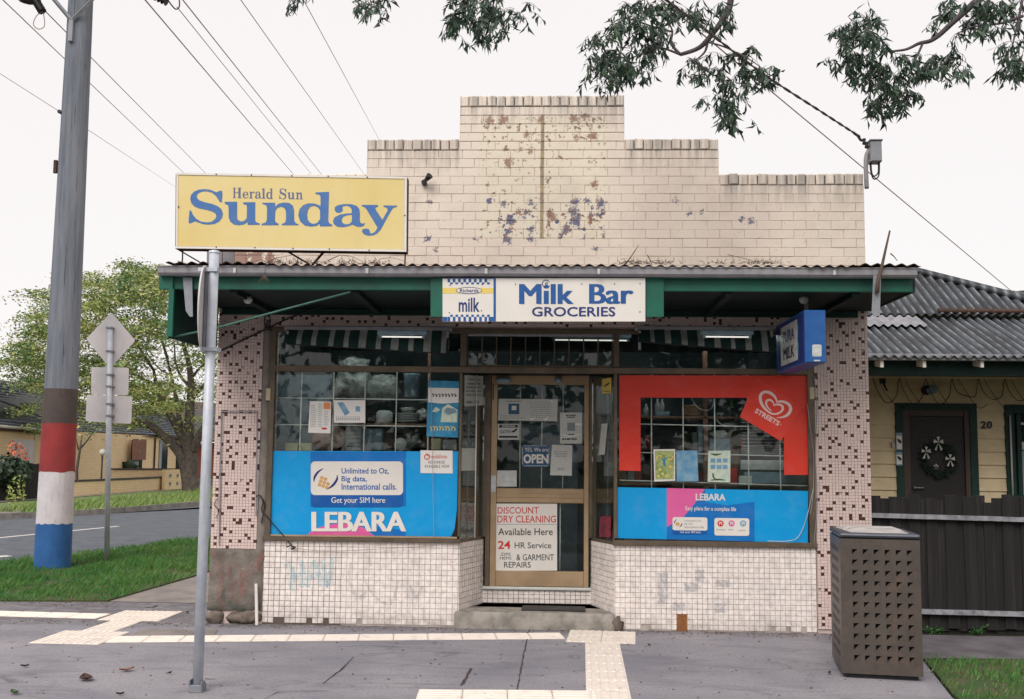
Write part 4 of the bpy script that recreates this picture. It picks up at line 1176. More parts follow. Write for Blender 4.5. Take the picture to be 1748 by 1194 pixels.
gutter = mk('gutter', mb, M['gutter'], canopy)
for px in (401, 627, 830, 1022, 1424):
    x = xpx(px, 465, FY-.12); bar('gutter_clip', x - .012, x + .012, FY - .136, FY - .121, gz0 + .012, gz1 - .02, 'goodw', gutter, .002)
def corrugated(name, x0, x1, fnz, mat, parent, ys, wl=.098, amp=.011, th=.0016, per=8, jag=0.0):
    """fnz(x, y) height; ys the stations along the slope"""
    x0 = math.ceil(x0/wl)*wl; mb = MB(); n = int((x1-x0)/wl*per); r = random.Random(3)
    R0 = []; 
    for s_ in (0, 1):
        for jy, y in enumerate(ys):
            row = []
            for i in range(n+1):
                x = x0+(x1-x0)*i/n
                sheetk = int((x - x0)/.76)
                yy = y + (jag*((sheetk*7919 % 13)/13 - .5) if jy == 0 else 0)
                row.append((x, yy, fnz(x, y) + amp*math.sin(2*math.pi*x/wl) - s_*th))
            R0.append(mb.add(row))
    m_ = len(ys)
    for s_ in (0, 1):
        for j in range(m_-1):
            for i in range(n):
                a, b = R0[s_*m_+j], R0[s_*m_+j+1]
                f = (a+i, a+i+1, b+i+1, b+i); mb.face(f if s_ == 0 else f[::-1], 0, True)
    for i in range(n): mb.face((R0[0]+i+1, R0[0]+i, R0[m_]+i, R0[m_]+i+1), 0)
    return mk(name, mb, mat, parent)
corrugated('roof_sheet', gx0 - .01, gx1 + .02, lambda x, y: gz1 + .006 + (y - FY + .15)*.07 + (.012 if x < -2.35 or x > 2.5 else 0) + .006*mnoise.noise(Vector((x*1.3, 0, 0))), M['rust'], canopy, [FY - .145, FY + .4, -.0], th=.004, jag=.02)
# metal straps
mb = MB(); mb.prism([at(x, y, FY - .05) for x, y in ((312, 474), (317, 531), (324, 541), (329, 541), (328, 474))], .006, 0); mk('strap', mb, M['galv'], canopy)
mb = MB(); mb.prism([at(x, y, FY - .14) for x, y in ((1491, 470), (1488, 534), (1492, 540), (1502, 540), (1504, 470))], .006, 0); mk('strap', mb, M['galv'], canopy)
mk('tie_rod', MB().tube([at(284, 578, FY+.03), at(370, 560, FY+.02), at(480, 530, FY+.01), at(598, 499, FY)], .0095, 6), simple('dull_green_rod', srgb(70, 112, 98), .6, col2=srgb(58, 92, 84), sc_=9), canopy)
def fixture_dome(px, py, Y, r, name, lab):
    p = at(px, py, Y); mb = MB(); mb.lathe([(r*.4, r*.95), (r*.75, r*.9), (r, r*.3), (r*.9, -.0*r), (r*.55, -r*.5), (.001, -r*.65)], p, 14)
    return mk(name, mb, M['goodw'], label=lab, cat='lamp')
def bulb(px, py, Y, lab):
    p = at(px, py, Y); mb = MB(); mb.lathe([(.001, -.042), (.025, -.034), (.038, -.01), (.036, .012), (.022, .032), (.016, .045)], p, 14); r0 = thing('light_bulb', p, lab, 'light bulb')
    mk('globe', mb, M['goodw'], r0); mb = MB(); mb.lathe([(.016, .045), (.018, .075), (.006, .08)], p, 10); mb.tube([p + Vector((0,0,.08)), Vector((p.x, p.y, ZB+.002))], .004, 5); mk('holder', mb, M['white'], r0)
bulb(362, 537, -.5, 'bare bulb hanging under the left end of the green canopy')
fixture_dome(423, 514, -.8, .042, 'dome_lamp', 'small round lamp under the canopy above the left pier')
fixture_dome(1372, 514, -.8, .042, 'dome_lamp', 'small round lamp under the canopy above the blue light box')
def tube_lamp(x0, x1, py, Y, name, lab, Yh=None):
    a = at(x0, py, Y); b = at(x1, py + (x1-x0)*.01, Y); r0 = thing(name, (a+b)/2, lab, 'lamp', 'fluorescent tube lamps')
    mk('tube', MB().tube([a, b], .013 if Yh else .007, 8), M['filltube' if Yh else 'tube'], r0)
    mb = MB(); mb.cbox(a.x - .03, b.x + .03, a.y - .025, a.y + .025, a.z + .02, a.z + .055, .004); mk('housing', mb, M['goodb'], r0)
    for p in (a, b): mk('end_holder', MB().box(p.x - .012, p.x + .012, p.y - .014, p.y + .014, p.z - .014, p.z + .019), M['goodb'], r0)
tube_lamp(650, 723, 575, -.42, 'tube_lamp', 'lit fluorescent tube in front of the left striped awning')
tube_lamp(1202, 1280, 575, -.42, 'tube_lamp', 'lit fluorescent tube in front of the right striped awning')
tube_lamp(945, 1072, 580.5, .5, 'tube_lamp', 'lit fluorescent tube behind the louvre window over the door')
tube_lamp(520, 760, 569, .2, 'tube_lamp', 'added unseen fluorescent tube lighting the goods behind the left striped awning', True)  # added fill light, hidden behind the awning to brighten the left window goods
tube_lamp(1100, 1320, 569, .2, 'tube_lamp', 'added unseen fluorescent tube lighting the goods behind the right striped awning', True)  # added fill light, hidden likewise for the right window goods
# striped awnings rolled up in front of the transoms
def awning(x0, x1, yl, yr, lab):
    Y = -.2; a = at(x0, 560, Y); b = at(x1, 560, Y)
    r0 = thing('striped_awning', ((a.x+b.x)/2, Y, a.z - .1), lab, 'awning', 'striped awnings over the windows')
    mk('roller_box', MB().cbox(a.x - .02, b.x + .02, Y - .03, Y + .05, a.z - .02, a.z + .02, .01), M['gutter'], r0)
    mb = MB(); n = 66; rows = 7; g = []
    zt0 = a.z - .02
    for i in range(n+1):
        t = i/n; px = x0 + (x1-x0)*t; zb = at(px, yl + (yr-yl)*t, Y-.08).z; col = []
        for j in range(rows+1):
            u = j/rows
            col.append(Vector((a.x + (b.x-a.x)*t, Y - .02 - .09*math.sin(u*1.4) + .008*mnoise.noise(Vector((t*14, u*2, x0))), zt0 + (zb - zt0)*u + .004*mnoise.noise(Vector((t*9, u, 4))))))
        g.append(mb.add(col))
    for i in range(n):
        ph = (i*(x1-x0)/n) % 27.2
        m_ = 1 if ph > 17.5 else 0
        for j in range(rows): mb.face((g[i]+j, g[i]+j+1, g[i+1]+j+1, g[i+1]+j), m_, True)
    mk('canvas', mb, [M['cgreen'], M['cwhite']], r0)
    A = at(x0, yl, Y-.08); B = at(x1, yr, Y-.08); mk('bottom_rail', MB().tube([A, B], .009, 6), M['black'], r0)
    for px in (x0 + 3, x1 - 3):
        p = at(px, 575, Y); mk('arm', MB().cbox(p.x - .012, p.x + .012, Y - .06, Y - .02, at(px, 598, Y).z, p.z + .05, .003), M['gutter'], r0)
awning(490, 768, 587, 604, 'green and white striped awning rolled up over the left window')
awning(1088, 1318, 583, 602, 'green and white striped awning rolled up over the right window')

# ================================================================== SIGNS ON THE FRONT
# --- yellow newspaper sign
YS = FY - .08
r0 = thing('roof_sign', at(497, 430, YS), 'large faded yellow light box sign with blue serif lettering above the canopy', 'sign')
qs = [(300, 295), (695, 302), (693.5, 430.5), (299, 424.5)]
mb = MB(); panel(mb, qs, YS, .11); mk('case', mb, M['rust'], r0)
mb = MB()
for q in ([(300,295),(695,302),(695,305.5),(300,298.5)], [(299.2,420.5),(693.6,426.5),(693.5,430.2),(299,424.2)], [(301,299),(304,299),(303,420.3),(300,420.3)], [(690.5,306),(694.5,306),(693.5,426.2),(689.5,426.2)]):
    panel(mb, q, YS - .012, .011)
mk('edge_trim', mb, M['signwhite'], r0)
mb = MB(); panel(mb, [(304.3, 299.3), (690.2, 305.8), (689.2, 426.2), (303.3, 420.2)], YS - .006, .005); mk('face', mb, M['sunyel'], r0)
LA = {
 'S': ([(600,138),(610,180),(602,310),(572,312),(545,270),(510,215),(450,168),(370,148),(300,155),(245,180),(225,215),(232,250),(270,285),(340,310),(450,335),(540,370),(595,415),(618,480),(605,545),(560,600),(490,635),(410,645),(330,640),(265,620),(200,595),(130,628),(103,620),(108,540),(118,432),(142,435),(170,500),(220,560),(290,600),(380,612),(450,600),(500,560),(518,520),(505,480),(455,450),(370,425),(260,405),(190,375),(145,325),(128,265),(140,200),(190,150),(260,122),(340,115),(420,122),(480,145),(520,163),(570,138)], []),
 'u': ([(640,305),(828,303),(828,540),(840,575),(880,597),(930,590),(970,550),(975,400),(970,355),(915,335),(920,312),(1100,310),(1098,590),(1120,612),(1168,628),(1165,648),(985,650),(982,608),(940,640),(860,655),(780,645),(725,600),(702,540),(700,400),(695,355),(645,335)], []),
 'n': ([(1200,318),(1395,318),(1398,375),(1440,335),(1520,315),(1600,320),(1660,360),(1678,430),(1680,580),(1700,620),(1745,640),(1745,655),(1492,655),(1495,635),(1545,612),(1558,560),(1555,440),(1530,395),(1480,378),(1425,400),(1398,450),(1393,580),(1410,615),(1448,630),(1445,655),(1192,655),(1195,632),(1255,612),(1272,570),(1275,400),(1262,355),(1205,338)], []),
}
LB = {
 'd': ([(335,165),(540,155),(528,590),(545,625),(588,645),(585,670),(402,672),(398,635),(350,665),(270,675),(180,660),(110,600),(80,510),(95,420),(150,355),(230,325),(320,330),(412,365),(412,230),(395,200),(335,188)],
       [[(405,430),(370,385),(310,365),(260,380),(225,430),(213,510),(225,580),(260,620),(310,635),(365,615),(405,560)]]),
 'a': ([(622,430),(625,385),(670,355),(760,338),(870,338),(950,365),(990,410),(1000,480),(998,580),(1010,620),(1040,630),(1078,622),(1060,660),(1010,680),(950,675),(890,645),(830,668),(750,685),(670,680),(610,640),(597,590),(620,535),(700,495),(780,480),(875,475),(878,420),(850,380),(800,362),(745,375),(735,395),(748,420),(735,450),(700,470),(650,465)],
       [[(880,500),(810,505),(750,530),(728,570),(735,615),(780,640),(840,635),(878,600)]]),
 'y': ([(1028,350),(1270,352),(1270,378),(1228,395),(1240,430),(1335,570),(1415,430),(1400,395),(1350,380),(1352,358),(1555,360),(1552,380),(1500,395),(1465,440),(1310,720),(1260,775),(1200,805),(1120,812),(1060,790),(1030,750),(1040,715),(1080,702),(1130,710),(1148,740),(1150,770),(1185,775),(1225,750),(1262,690),(1100,420),(1070,385),(1028,372)], []),
}
def big(mb, lt, ox, oy, Y, m=0):
    mb.outline([[at(ox + x/8.74, oy + y/8.74, Y) for x, y in l] for l in [lt[0]] + lt[1]], m)
mb = MB()
for k in 'Sun': big(mb, LA[k], 310, 310, YS - .0075)
for k in 'day': big(mb, LB[k], 500, 310, YS - .0075)
mk('lettering', mb, M['sunblue'], r0)
HX = {'H': ([(0,0),(34,0),(34,8),(26,12),(26,68),(64,68),(64,12),(56,8),(56,0),(100,0),(100,8),(90,12),(90,142),(100,146),(100,154),(56,154),(56,146),(64,142),(64,78),(26,78),(26,142),(34,146),(34,154),(0,154),(0,146),(8,142),(8,12),(0,8)], []),
      'l': ([(0,6),(36,0),(36,140),(48,146),(48,154),(0,154),(0,146),(12,140),(12,18),(0,14)], []),
      'e': ([(100,60),(28,60),(32,85),(52,98),(75,95),(98,78),(100,88),(78,105),(45,110),(15,98),(0,60),(12,20),(48,0),(85,12)], [[(30,48),(72,48),(68,22),(48,10),(32,25)]]),
      'r': ([(0,4),(36,0),(38,18),(60,2),(78,4),(80,24),(62,28),(54,18),(38,34),(38,92),(52,98),(52,106),(0,106),(0,98),(12,92),(12,20),(0,14)], [])}
def small(mb, ch, x0, x1, y0, y1, m=0):
    if ch in HX: loops = [HX[ch][0]] + HX[ch][1]
    elif ch in LA: loops = [LA[ch][0]] + LA[ch][1]
    else: loops = [LB[ch][0]] + LB[ch][1]
    xs = [p[0] for p in loops[0]]; ys = [p[1] for p in loops[0]]; a, b, c, d = min(xs), max(xs), min(ys), max(ys)
    mb.outline([[at(310 + (x0 + (x-a)/(b-a)*(x1-x0))/8.74, 310 + (y0 + (y-c)/(d-c)*(y1-y0))/8.74, YS - .0072) for x, y in l] for l in loops], m)
mb = MB()
for ch, x0, x1, y0, y1 in (('H',765,893,94,250),('e',908,998,150,255),('r',1010,1088,150,254),('a',1095,1190,152,258),('l',1196,1250,102,258),('d',1262,1362,104,264),('S',1456,1562,104,268),('u',1578,1690,163,268),('n',1700,1808,164,268)):
    small(mb, ch, x0, x1, y0, y1)
mk('lettering', mb, M['sunblue2'], r0)
mb = MB()
for px, py in ((369,297.8),(429,299),(498,300.3),(560,301),(627,302.6),(369,422),(435,423),(500,424.4),(562,425.5),(630,427.5),(304.5,353),(691,368)):
    p = at(px, py, YS - .014); mb.lathe([(.001, -.002), (.006, -.001), (.006, .002)], p, 8, axis='Y')
mk('screws', mb, M['rust'], r0, kind='stuff')
for a, b, rr in (((312, 426), (311, 453), .006), ((692, 430), (691, 455), .006), ((488, 428), (529, 452), .008), ((553, 430), (533, 453), .011), ((300, 424), (348, 452), .006)):
    mk('strut', MB().tube([at(*a, YS + .08), at(*b, FY + .12)], rr, 6), M['rust'], r0)
mb = MB()
for q in (Q(353, 427, 379, 452), Q(381, 428, 399, 452)): panel(mb, q, -.5, .03)
mk('back_stay', mb, M['gutter'], r0)
# --- milk bar sign
YM = FY - .06
r0 = thing('milk_bar_sign', at(928, 549, YM), 'long white sign with blue lettering hanging under the gutter', 'sign')
mb = MB(); panel(mb, Q(735, 474, 1133, 541), YM + .012, .025); mk('backing_board', mb, M['green'], r0)
mb = MB(); panel(mb, Q(755.5, 475, 1101.5, 549), YM - .012, .022); mk('face', mb, M['signwhite'], r0)
mb = MB(); yb = YM - .0135
def sq(x0, y0, x1, y1, m=0, Y=None): flat(mb, [(x0, y1), (x1, y1), (x1, y0), (x0, y0)], Y if Y is not None else yb, m)
sq(842.4, 475.4, 846.5, 548.8); sq(755.7, 541.2, 763.5, 548.8); sq(755.7, 475.4, 842.3, 476.4)
sq(834, 541.2, 842.3, 548.8)
for i in range(8):
    x = 764 + i*9.0
    sq(x, 476.5, x + 4.4, 482.3); sq(x + 4.5, 482.4, x + 8.9, 485.8)
    if i < 8: sq(x, 541.2, x + 4.4, 548.8)
    sq(x + 4.5, 537.4, x + 8.9, 541.1)
mk('check_border', mb, M['signblue'], r0)
mb = MB(); sq(755.7, 491.8, 842.2, 501.2); mk('yellow_band', mb, M['signyel'], r0)
mb = MB(); 
oval = lambda k, yy: flat(mb, disc(800.6, 496.3, 22.5*k, 24, 5.9*(k if k > .99 else k - .1)), yy, 0)
oval(1, YM - .0142); mk('oval_rim', mb, M['navy'], r0)
mb = MB(); flat(mb, disc(800.6, 496.3, 21.3, 24, 4.8), YM - .0148); mk('oval', mb, M['signwhite'], r0)
mb = MB(); text(mb, 'Richards', Q(785, 493.2, 817, 499.4), YM - .0156, bold=.02)
mk('lettering', mb, M['navy'], r0)
mb = MB(); text(mb, 'milk', Q(783, 508.5, 818.6, 532.6), YM - .0142, bold=.02); mk('lettering', mb, M['navy'], r0)
mb = MB(); text(mb, 'GROCERIES', Q(908, 524.2, 1050.5, 540.6), YM - .0142, bold=.018)
mk('lettering', mb, M['navy'], r0)
mb = MB(); stout(mb, 'Milk', Q(886, 485.2, 979.5, 519), YM - .0142, 1.9); mk('lettering', mb, M['signblue'], r0); mb = MB(); stout(mb, 'Bar', Q(1005.5, 485.2, 1081.5, 519), YM - .0142, 1.9)
mk('lettering', mb, M['signblue'], r0)
mb = MB(); ribbon(mb, [(938.5,488,1.2),(934,491,1.3),(928,489,1.3),(925.8,484.5,1.3),(928,480,1.3),(933,478.5,1.3),(938,481.5,1.2)], YM - .0153); text(mb, 'c', Q(930.5, 482.5, 935.5, 488), YM - .0155, bold=.03)
mk('round_mark', mb, M['navy'], r0)
mb = MB()
for px, py in ((880, 485.5), (993, 485), (1049, 485), (1092.6, 484.5), (1092.4, 532.7), (992, 528), (768, 487), (823, 486), (767, 534), (822, 530.7)):
    p = at(px, py, YM - .015); mb.lathe([(.001, -.002), (.005, -.001), (.005, .002)], p, 8, axis='Y')
mk('screws', mb, M['rust'], r0, kind='stuff')
# --- blue light box hanging side-on
YE = -1.13
bx0, bx1 = xpx(1374, 580, YE), xpx(1410, 580, YE); bz0, bz1 = zpx(1392, 619, YE), zpx(1392, 529.5, YE)
r0 = thing('light_box_sign', ((bx0+bx1)/2, YE/2, bz0), 'blue milk light box hung side-on under the right end of the canopy', 'sign')
mb = MB(); mb.cbox(bx0, bx1, YE, -.08, bz0, bz1, .006); mk('case', mb, M['signblue'], r0)
def onX(px, py, X):
    d = ray(px, py); return CAMP + d * ((X - CAMP.x)/d.x)
xw = bx0 - .004
def yl(t): return YE + (-.08 - YE)*t
mb = MB(); mb.box(xw, bx0 - .0005, yl(.02), yl(.98), bz0 + .02, bz1 - .02, 0); mk('side_face', mb, M['navy'], r0)
mb = MB(); mb.box(xw - .002, xw - .0004, yl(.22), yl(.8), bz0 + .045, bz1 - .045, 0); mk('white_panel', mb, M['goodw'], r0)
mb = MB()
def fnL(px, py): 
    # px: 0 (front) .. 1 (back) left to right as read from the left; py: height 0..1 downward
    return Vector((xw - .0035, yl(1-px), bz1 + (bz0-bz1)*py))
def textL(s_, u0, v0, u1, v1, bold=.02): text(mb, s_, [(u0, v0), (u1, v0), (u1, v1), (u0, v1)], 0, 0, bold, fn=fnL)
textL('PURA', .30, .22, .68, .46); mk('lettering', mb, M['navy'], r0)
mb = MB(); textL('MILK', .30, .56, .68, .80); mk('lettering', mb, M['navy'], r0)
mb = MB(); ribbon(mb, [(.83,.2,.01),(.80,.5,.03),(.84,.82,.01)], 0, 0, fn=fnL); ribbon(mb, [(.1,.2,.01),(.08,.5,.02),(.12,.82,.01)], 0, 0, fn=fnL); mk('side_stroke', mb, M['teal'], r0)
mb = MB(); b = rrect(1386.5, 588.5, 1402.5, 609, 2.5); flat(mb, b[::-1], YE - .002); flat(mb, [(1389.5, 617), (1400, 617), (1400, 614.6), (1389.5, 614.6)], YE - .002)
mk('end_label', mb, M['goodw'], r0)
hx = xpx(1376, 510, -.55); mk('hanger', MB().cbox(hx - .012, hx + .012, -.58, -.52, bz1 + .001, ZB + .0, .003), M['gutter'], r0)

# ================================================================== POSTERS AND STICKERS ON THE GLASS
YG = .0175        # outside face of the glass is at .022
def poster(name, q, mat, lab, cat='poster', Y=YG, th=.0022):
    pts = [at(x, y, Y) for x, y in (q[3], q[2], q[1], q[0])] if len(q) == 4 else [at(x, y, Y) for x, y in q]
    mb = MB(); mb.prism(pts, th, 0)
    return mk(name, mb, mat if not isinstance(mat, str) else M[mat], label=lab, cat=cat)
def pr(par, name, mat, fn_):
    mb = MB(); fn_(mb); return mk(name, mb, M[mat] if isinstance(mat, str) else mat, par)
def fl(mb, q, Y): flat(mb, [q[3], q[2], q[1], q[0]], Y)
def lines(mb, x0, x1, y0, y1, n, Y, hgt=.45, seed=1, ctr=False):
    r = random.Random(seed); st = (y1-y0)/n
    for i in range(n):
        y = y0+i*st; x = x0; e = x0 + (x1-x0)*r.uniform(.7, 1)
        if ctr: d_ = (x1 - e)/2; x += d_; e += d_
        while x < e:
            wd = r.uniform(.06, .2)*(x1-x0); fl(mb, Q(x, y, min(x+wd, e), y+st*hgt), Y); x += wd + .035*(x1-x0)
# left window: telecom banner
a1, a2, a3, a4 = YG - .001, YG - .0022, YG - .0034, YG - .0046
p = poster('window_banner', [(461, 770), (458, 917), (770, 916.5), (776, 903), (780, 870), (782, 771)], 'cyan', 'wide cyan phone-card banner across the bottom of the left window', 'banner')
pr(p, 'banner_print', 'magenta', lambda mb: flat(mb, [(522, 916), (640, 916), (618, 900), (590, 893), (560, 896), (535, 904)], a1))
pr(p, 'banner_print', 'lblue', lambda mb: (flat(mb, [(641, 916), (694, 915.5), (690, 906), (655, 900), (620, 899)], a1), fl(mb, Q(530, 771.5, 693, 865), a1), flat(mb, rrect(530.5, 840, 688, 866.5, 6)[::-1], a2)))
M['deepblue'] = vinyl('deep_blue_print', srgb(14, 82, 156), srgb(18, 92, 168))
pr(p, 'slogan_box', 'deepblue', lambda mb: flat(mb, rrect(531, 789, 688.5, 866, 7)[::-1], a3))
pr(p, 'slogan_box', 'signwhite', lambda mb: flat(mb, rrect(530.5, 788, 688, 845.5, 7)[::-1], a4))
for t_, q_ in (('Unlimited to Oz,', Q(583, 799, 663.5, 810.5)), ('Big data,', Q(583, 813, 626, 825)), ('International calls.', Q(583, 825.5, 677, 836.5))): pr(p, 'lettering', 'deepblue', lambda mb: text(mb, t_, q_, YG - .006, bold=.014))
pr(p, 'lettering', 'signwhite', lambda mb: text(mb, 'Get your SIM here', Q(565.5, 849, 657.5, 862), YG - .006, bold=.012))
pr(p, 'lettering', 'signwhite', lambda mb: stout(mb, 'LEBARA', Q(531.5, 874, 693.5, 907.5), YG - .006, 1.5, bold=.01))
pr(p, 'sim_mark', 'navy', lambda mb: (ribbon(mb, [(552,800,.8),(543,806,3.2),(537,815,3.6),(536,823,.8)], YG - .0058), ribbon(mb, [(575.5,811,.8),(575,819,3.6),(568,829,3.8),(558,836,.8)], YG - .0058)))
M['simgold'] = simple('gold_print', srgb(206, 158, 92), .5)
pr(p, 'sim_card', 'simgold', lambda mb: [flat(mb, [(xx, yy+5), (xx+5.2, yy+6.8), (xx+6.8, yy+1.8), (xx+1.6, yy)], YG - .0058) for xx, yy in ((542, 824.5), (548.3, 826.7), (554.6, 829), (544, 818.5), (550.3, 820.7), (556.6, 823), (546, 812.6), (552.3, 814.8))])
p = poster('phone_credit_card', Q(717.8, 769, 772.7, 808, .012), 'paperw', 'small white phone credit sign at the top right of the cyan banner', 'sign', YG - .006)
pr(p, 'lettering', 'redink', lambda mb: (text(mb, 'vodafone', Q(735.5, 776, 763, 783), YG - .0072), ribbon(mb, cr([(728,775,1.6),(733.5,779,1.6),(730,784.5,1.6),(725,782,1.6),(726,777,1.6),(730,777.5,1.2),(731,780,1)], 1), YG - .0072)))
pr(p, 'lettering', 'ink', lambda mb: (text(mb, 'RECHARGE', Q(731.5, 786.8, 759, 791.8), YG - .0072, bold=.0, space=1.2), text(mb, 'AVAILABLE NOW', Q(725, 793.8, 767, 799), YG - .0072, space=1.2)))
p = poster('price_list', [(529, 685), (565.5, 686), (564, 740), (526, 739)], 'paperw', 'white price list with an orange corner taped high in the left window', 'notice')
pr(p, 'printed_corner', 'orange', lambda mb: fl(mb, Q(552.5, 687.5, 564, 699), a1))
pr(p, 'printed_lines', 'greyink', lambda mb: (lines(mb, 530, 541, 692, 731, 13, a1, .3, 3), lines(mb, 543, 551, 690, 731, 13, a1, .3, 4), lines(mb, 553, 562, 702, 728, 9, a1, .3, 5)))
pr(p, 'printed_oval', 'redink', lambda mb: flat(mb, disc(553.5, 732, 5.2, 14, 1.9)[::-1], a1))
p = poster('phone_picture_card', Q(570, 683.5, 623.5, 722, .0), 'paperw', 'white card with a blue phone picture beside the price list', 'notice')
pr(p, 'printed_picture', 'poster_b', lambda mb: (flat(mb, [(576, 688), (589, 710), (597, 705), (586, 687)], a1), fl(mb, Q(607, 694, 615, 703), a1)))
pr(p, 'printed_lines', 'greyink', lambda mb: text(mb, 'PHONE CARDS' if False else 'iiiiiiiiiiii', Q(574, 711, 614, 718), a1))
p = poster('blue_wall_sheet', [(731, 650), (784, 651), (782, 747.5), (728, 745)], 'teal', 'tall blue picture sheet hanging at the right of the left window', 'poster', YG - .001)
pr(p, 'white_band', 'paperw', lambda mb: flat(mb, [(731, 687), (755, 689.5), (783, 687.5), (783.5, 663), (731, 662)], YG - .0022))
pr(p, 'lettering', 'ink', lambda mb: [ribbon(mb, [(738+i*5.4, 672, 1.2), (740.5+i*5.4, 675+(i % 3), 1.6), (738.5+i*5.4, 678, 1.2)], YG - .0034) or ribbon(mb, [(737.5+i*5.4, 674+(i % 2), 1.1), (742+i*5.4, 674+(i % 2), 1.1)], YG - .0036) for i in range(8)])
pr(p, 'printed_picture', 'poster_w', lambda mb: (flat(mb, [(752, 721), (780, 721.5), (781, 700), (765, 690), (755, 697)], YG - .0022), flat(mb, [(737, 703), (745, 704), (752, 700), (744, 695)], YG - .0022)))
pr(p, 'printed_picture', 'goodb', lambda mb: flat(mb, [(758, 704), (765, 709), (780, 704), (776, 698), (762, 696)], YG - .003))
pr(p, 'printed_script', 'signyel', lambda mb: [ribbon(mb, [(734+i*5, 728, 1.4), (737+i*5, 733-(i % 2)*3, 1.6), (735.5+i*5, 736, 1.2)], YG - .0022) for i in range(9)])
# notice on the left splay glass, written for the splay plane
def onSplay(side):
    if side: A, B = Vector((wRx0 - .005, .03, 0)), Vector((dRx - .002, DY - .035, 0))
    else: A, B = Vector((wLx1 + .005, .03, 0)), Vector((dLx + .002, DY - .035, 0))
    t = (B-A).normalized(); n = Vector((t.y, -t.x, 0)); 
    if n.y > 0: n = -n
    def f(off):
        def g(px, py):
            d = ray(px, py); k = ((A + n*off - CAMP).dot(n))/d.dot(n); return CAMP + d*k
        return g
    return f, n
fL, nL = onSplay(0); fR, nR = onSplay(1)
def sposter(name, q, f, nn, mat, lab, cat='notice', off=.004):
    mb = MB(); mb.prism([f(off)(*c) for c in (q[3], q[2], q[1], q[0])], .002, 0, -nn); return mk(name, mb, M[mat], label=lab, cat=cat)
p = sposter('typed_notice', [(793.5, 640.5), (825, 642.5), (824.5, 692), (793, 694)], fL, nL, 'paper', 'white typed notice on the narrow angled pane left of the door')
mb = MB(); g_ = fL(.0052)
for i, tx in enumerate(('Trading hours', 'names of the', 'thermals, blankets,', 'long, wraith, blabers', 'survey and panorama')):
    text(mb, tx, [(798, 646+i*6.6), (820, 646.3+i*6.6), (820, 650.6+i*6.6), (798, 650.3+i*6.6)] if i < 2 else [(795.3, 646+i*6.6), (822.6, 646.3+i*6.6), (822.6, 650.6+i*6.6), (795.3, 650.3+i*6.6)], 0, bold=.02, fn=g_)
text(mb, 'dublin 1256', [(796, 684), (818, 684), (818, 689), (796, 689)], 0, bold=.02, fn=g_); mk('lettering', mb, M['ink'], p)
p = sposter('pale_card', [(787, 765), (812, 766), (812, 803), (787, 804)], fL, nL, 'paper', 'pale card low on the angled pane left of the door')
p = sposter('warning_card', [(1027.5, 647), (1043, 645), (1043, 671.5), (1027.5, 672.5)], fR, nR, 'signyel', 'small yellow card at the top of the angled pane right of the door')
mb = MB(); g_ = fR(.0052); ribbon(mb, [(1031,661,1),(1036,657,3),(1041,654,1)], 0, 0, fn=g_); ribbon(mb, [(1030,668.5,1),(1041,668,1)], 0, 0, fn=g_); mk('printed_mark', mb, M['ink'], p)
p = sposter('tilted_note', [(1027, 724), (1037, 723), (1032, 776), (1021.5, 777)], fR, nR, 'paper', 'tilted white paper strip on the angled pane right of the door')
M['redcard'] = simple('dark_red_card', srgb(150, 48, 62), .5, col2=srgb(70, 40, 60), sc_=24)
p = sposter('red_card', [(1024, 882), (1043, 881), (1042, 918), (1022, 917)], fR, nR, 'redcard', 'small dark red leaflet at the foot of the angled pane right of the door')
# door papers
YD = DY - .0045
d1, d2 = YD - .0012, YD - .0024
p = poster('double_notice', [(851.5, 681), (952, 682), (951, 719.5), (850, 718)], 'paper', 'two overlapping white sheets with a dark blue square high on the door', 'notice', YD)
pr(p, 'printed_square', 'opensign', lambda mb: fl(mb, Q(868, 689.5, 886.5, 707.5), d1)); pr(p, 'printed_square', 'paperw', lambda mb: fl(mb, Q(873.5, 693, 881.5, 700.5), d2))
pr(p, 'printed_lines', 'greyink', lambda mb: (lines(mb, 860, 896, 684.5, 688, 1, d1, .5, 3, True), lines(mb, 902, 945, 686, 716, 9, d1, .22, 6, True), lines(mb, 854, 897, 710, 717, 2, d1, .25, 8)))
p = poster('camera_notice', Q(849.5, 724, 886.5, 751), 'paper', 'small white camera warning card on the left of the door glass', 'notice', YD)
pr(p, 'printed_bar', 'ink', lambda mb: (fl(mb, Q(852, 725.6, 884, 730.4), d1), fl(mb, Q(852, 744.4, 883.5, 747.8), d1), ribbon(mb, [(873,738,1.5),(878,736,3.5),(882.5,732.5,2.5)], d1)))
pr(p, 'lettering', 'paperw', lambda mb: text(mb, 'WARNING', Q(856.5, 726.2, 879.5, 729.8), d2, bold=.03)); pr(p, 'lettering', 'ink', lambda mb: text(mb, 'CCTV', Q(853, 735, 872, 740), d1, bold=.03))
p = poster('taped_sheet', Q(956, 704.5, 993.5, 757.5), 'paper', 'white sheet with a grey square taped at the right of the door glass', 'notice', YD)
pr(p, 'printed_block', 'ink', lambda mb: (lines(mb, 966, 983, 708.5, 715, 2, d1, .6, 2, True), lines(mb, 968, 982, 741, 744.5, 1, d1, .7, 4, True), lines(mb, 960, 989, 748.5, 754, 1, d1, .5, 9)))
pr(p, 'printed_square', 'greyink', lambda mb: fl(mb, Q(968.5, 722, 981.5, 736), d1))
mb = MB()
for a_ in ([(957,742,1.2),(975,744.5,2.2),(993,741,1.2)], [(957,748,1),(974,746,1.6)], [(940.2,684,3.5),(944,688,.8)], [(905,717,4),(914,713,1.2)], [(930,717,4),(937,712,1.2)], [(982,724,3),(993,725,3)]): ribbon(mb, a_, YD - .006)
mk('tape', mb, simple('shiny_tape', srgb(236, 236, 232), .15), label='shiny strips of clear tape holding the door notices', cat='tape', kind='stuff')
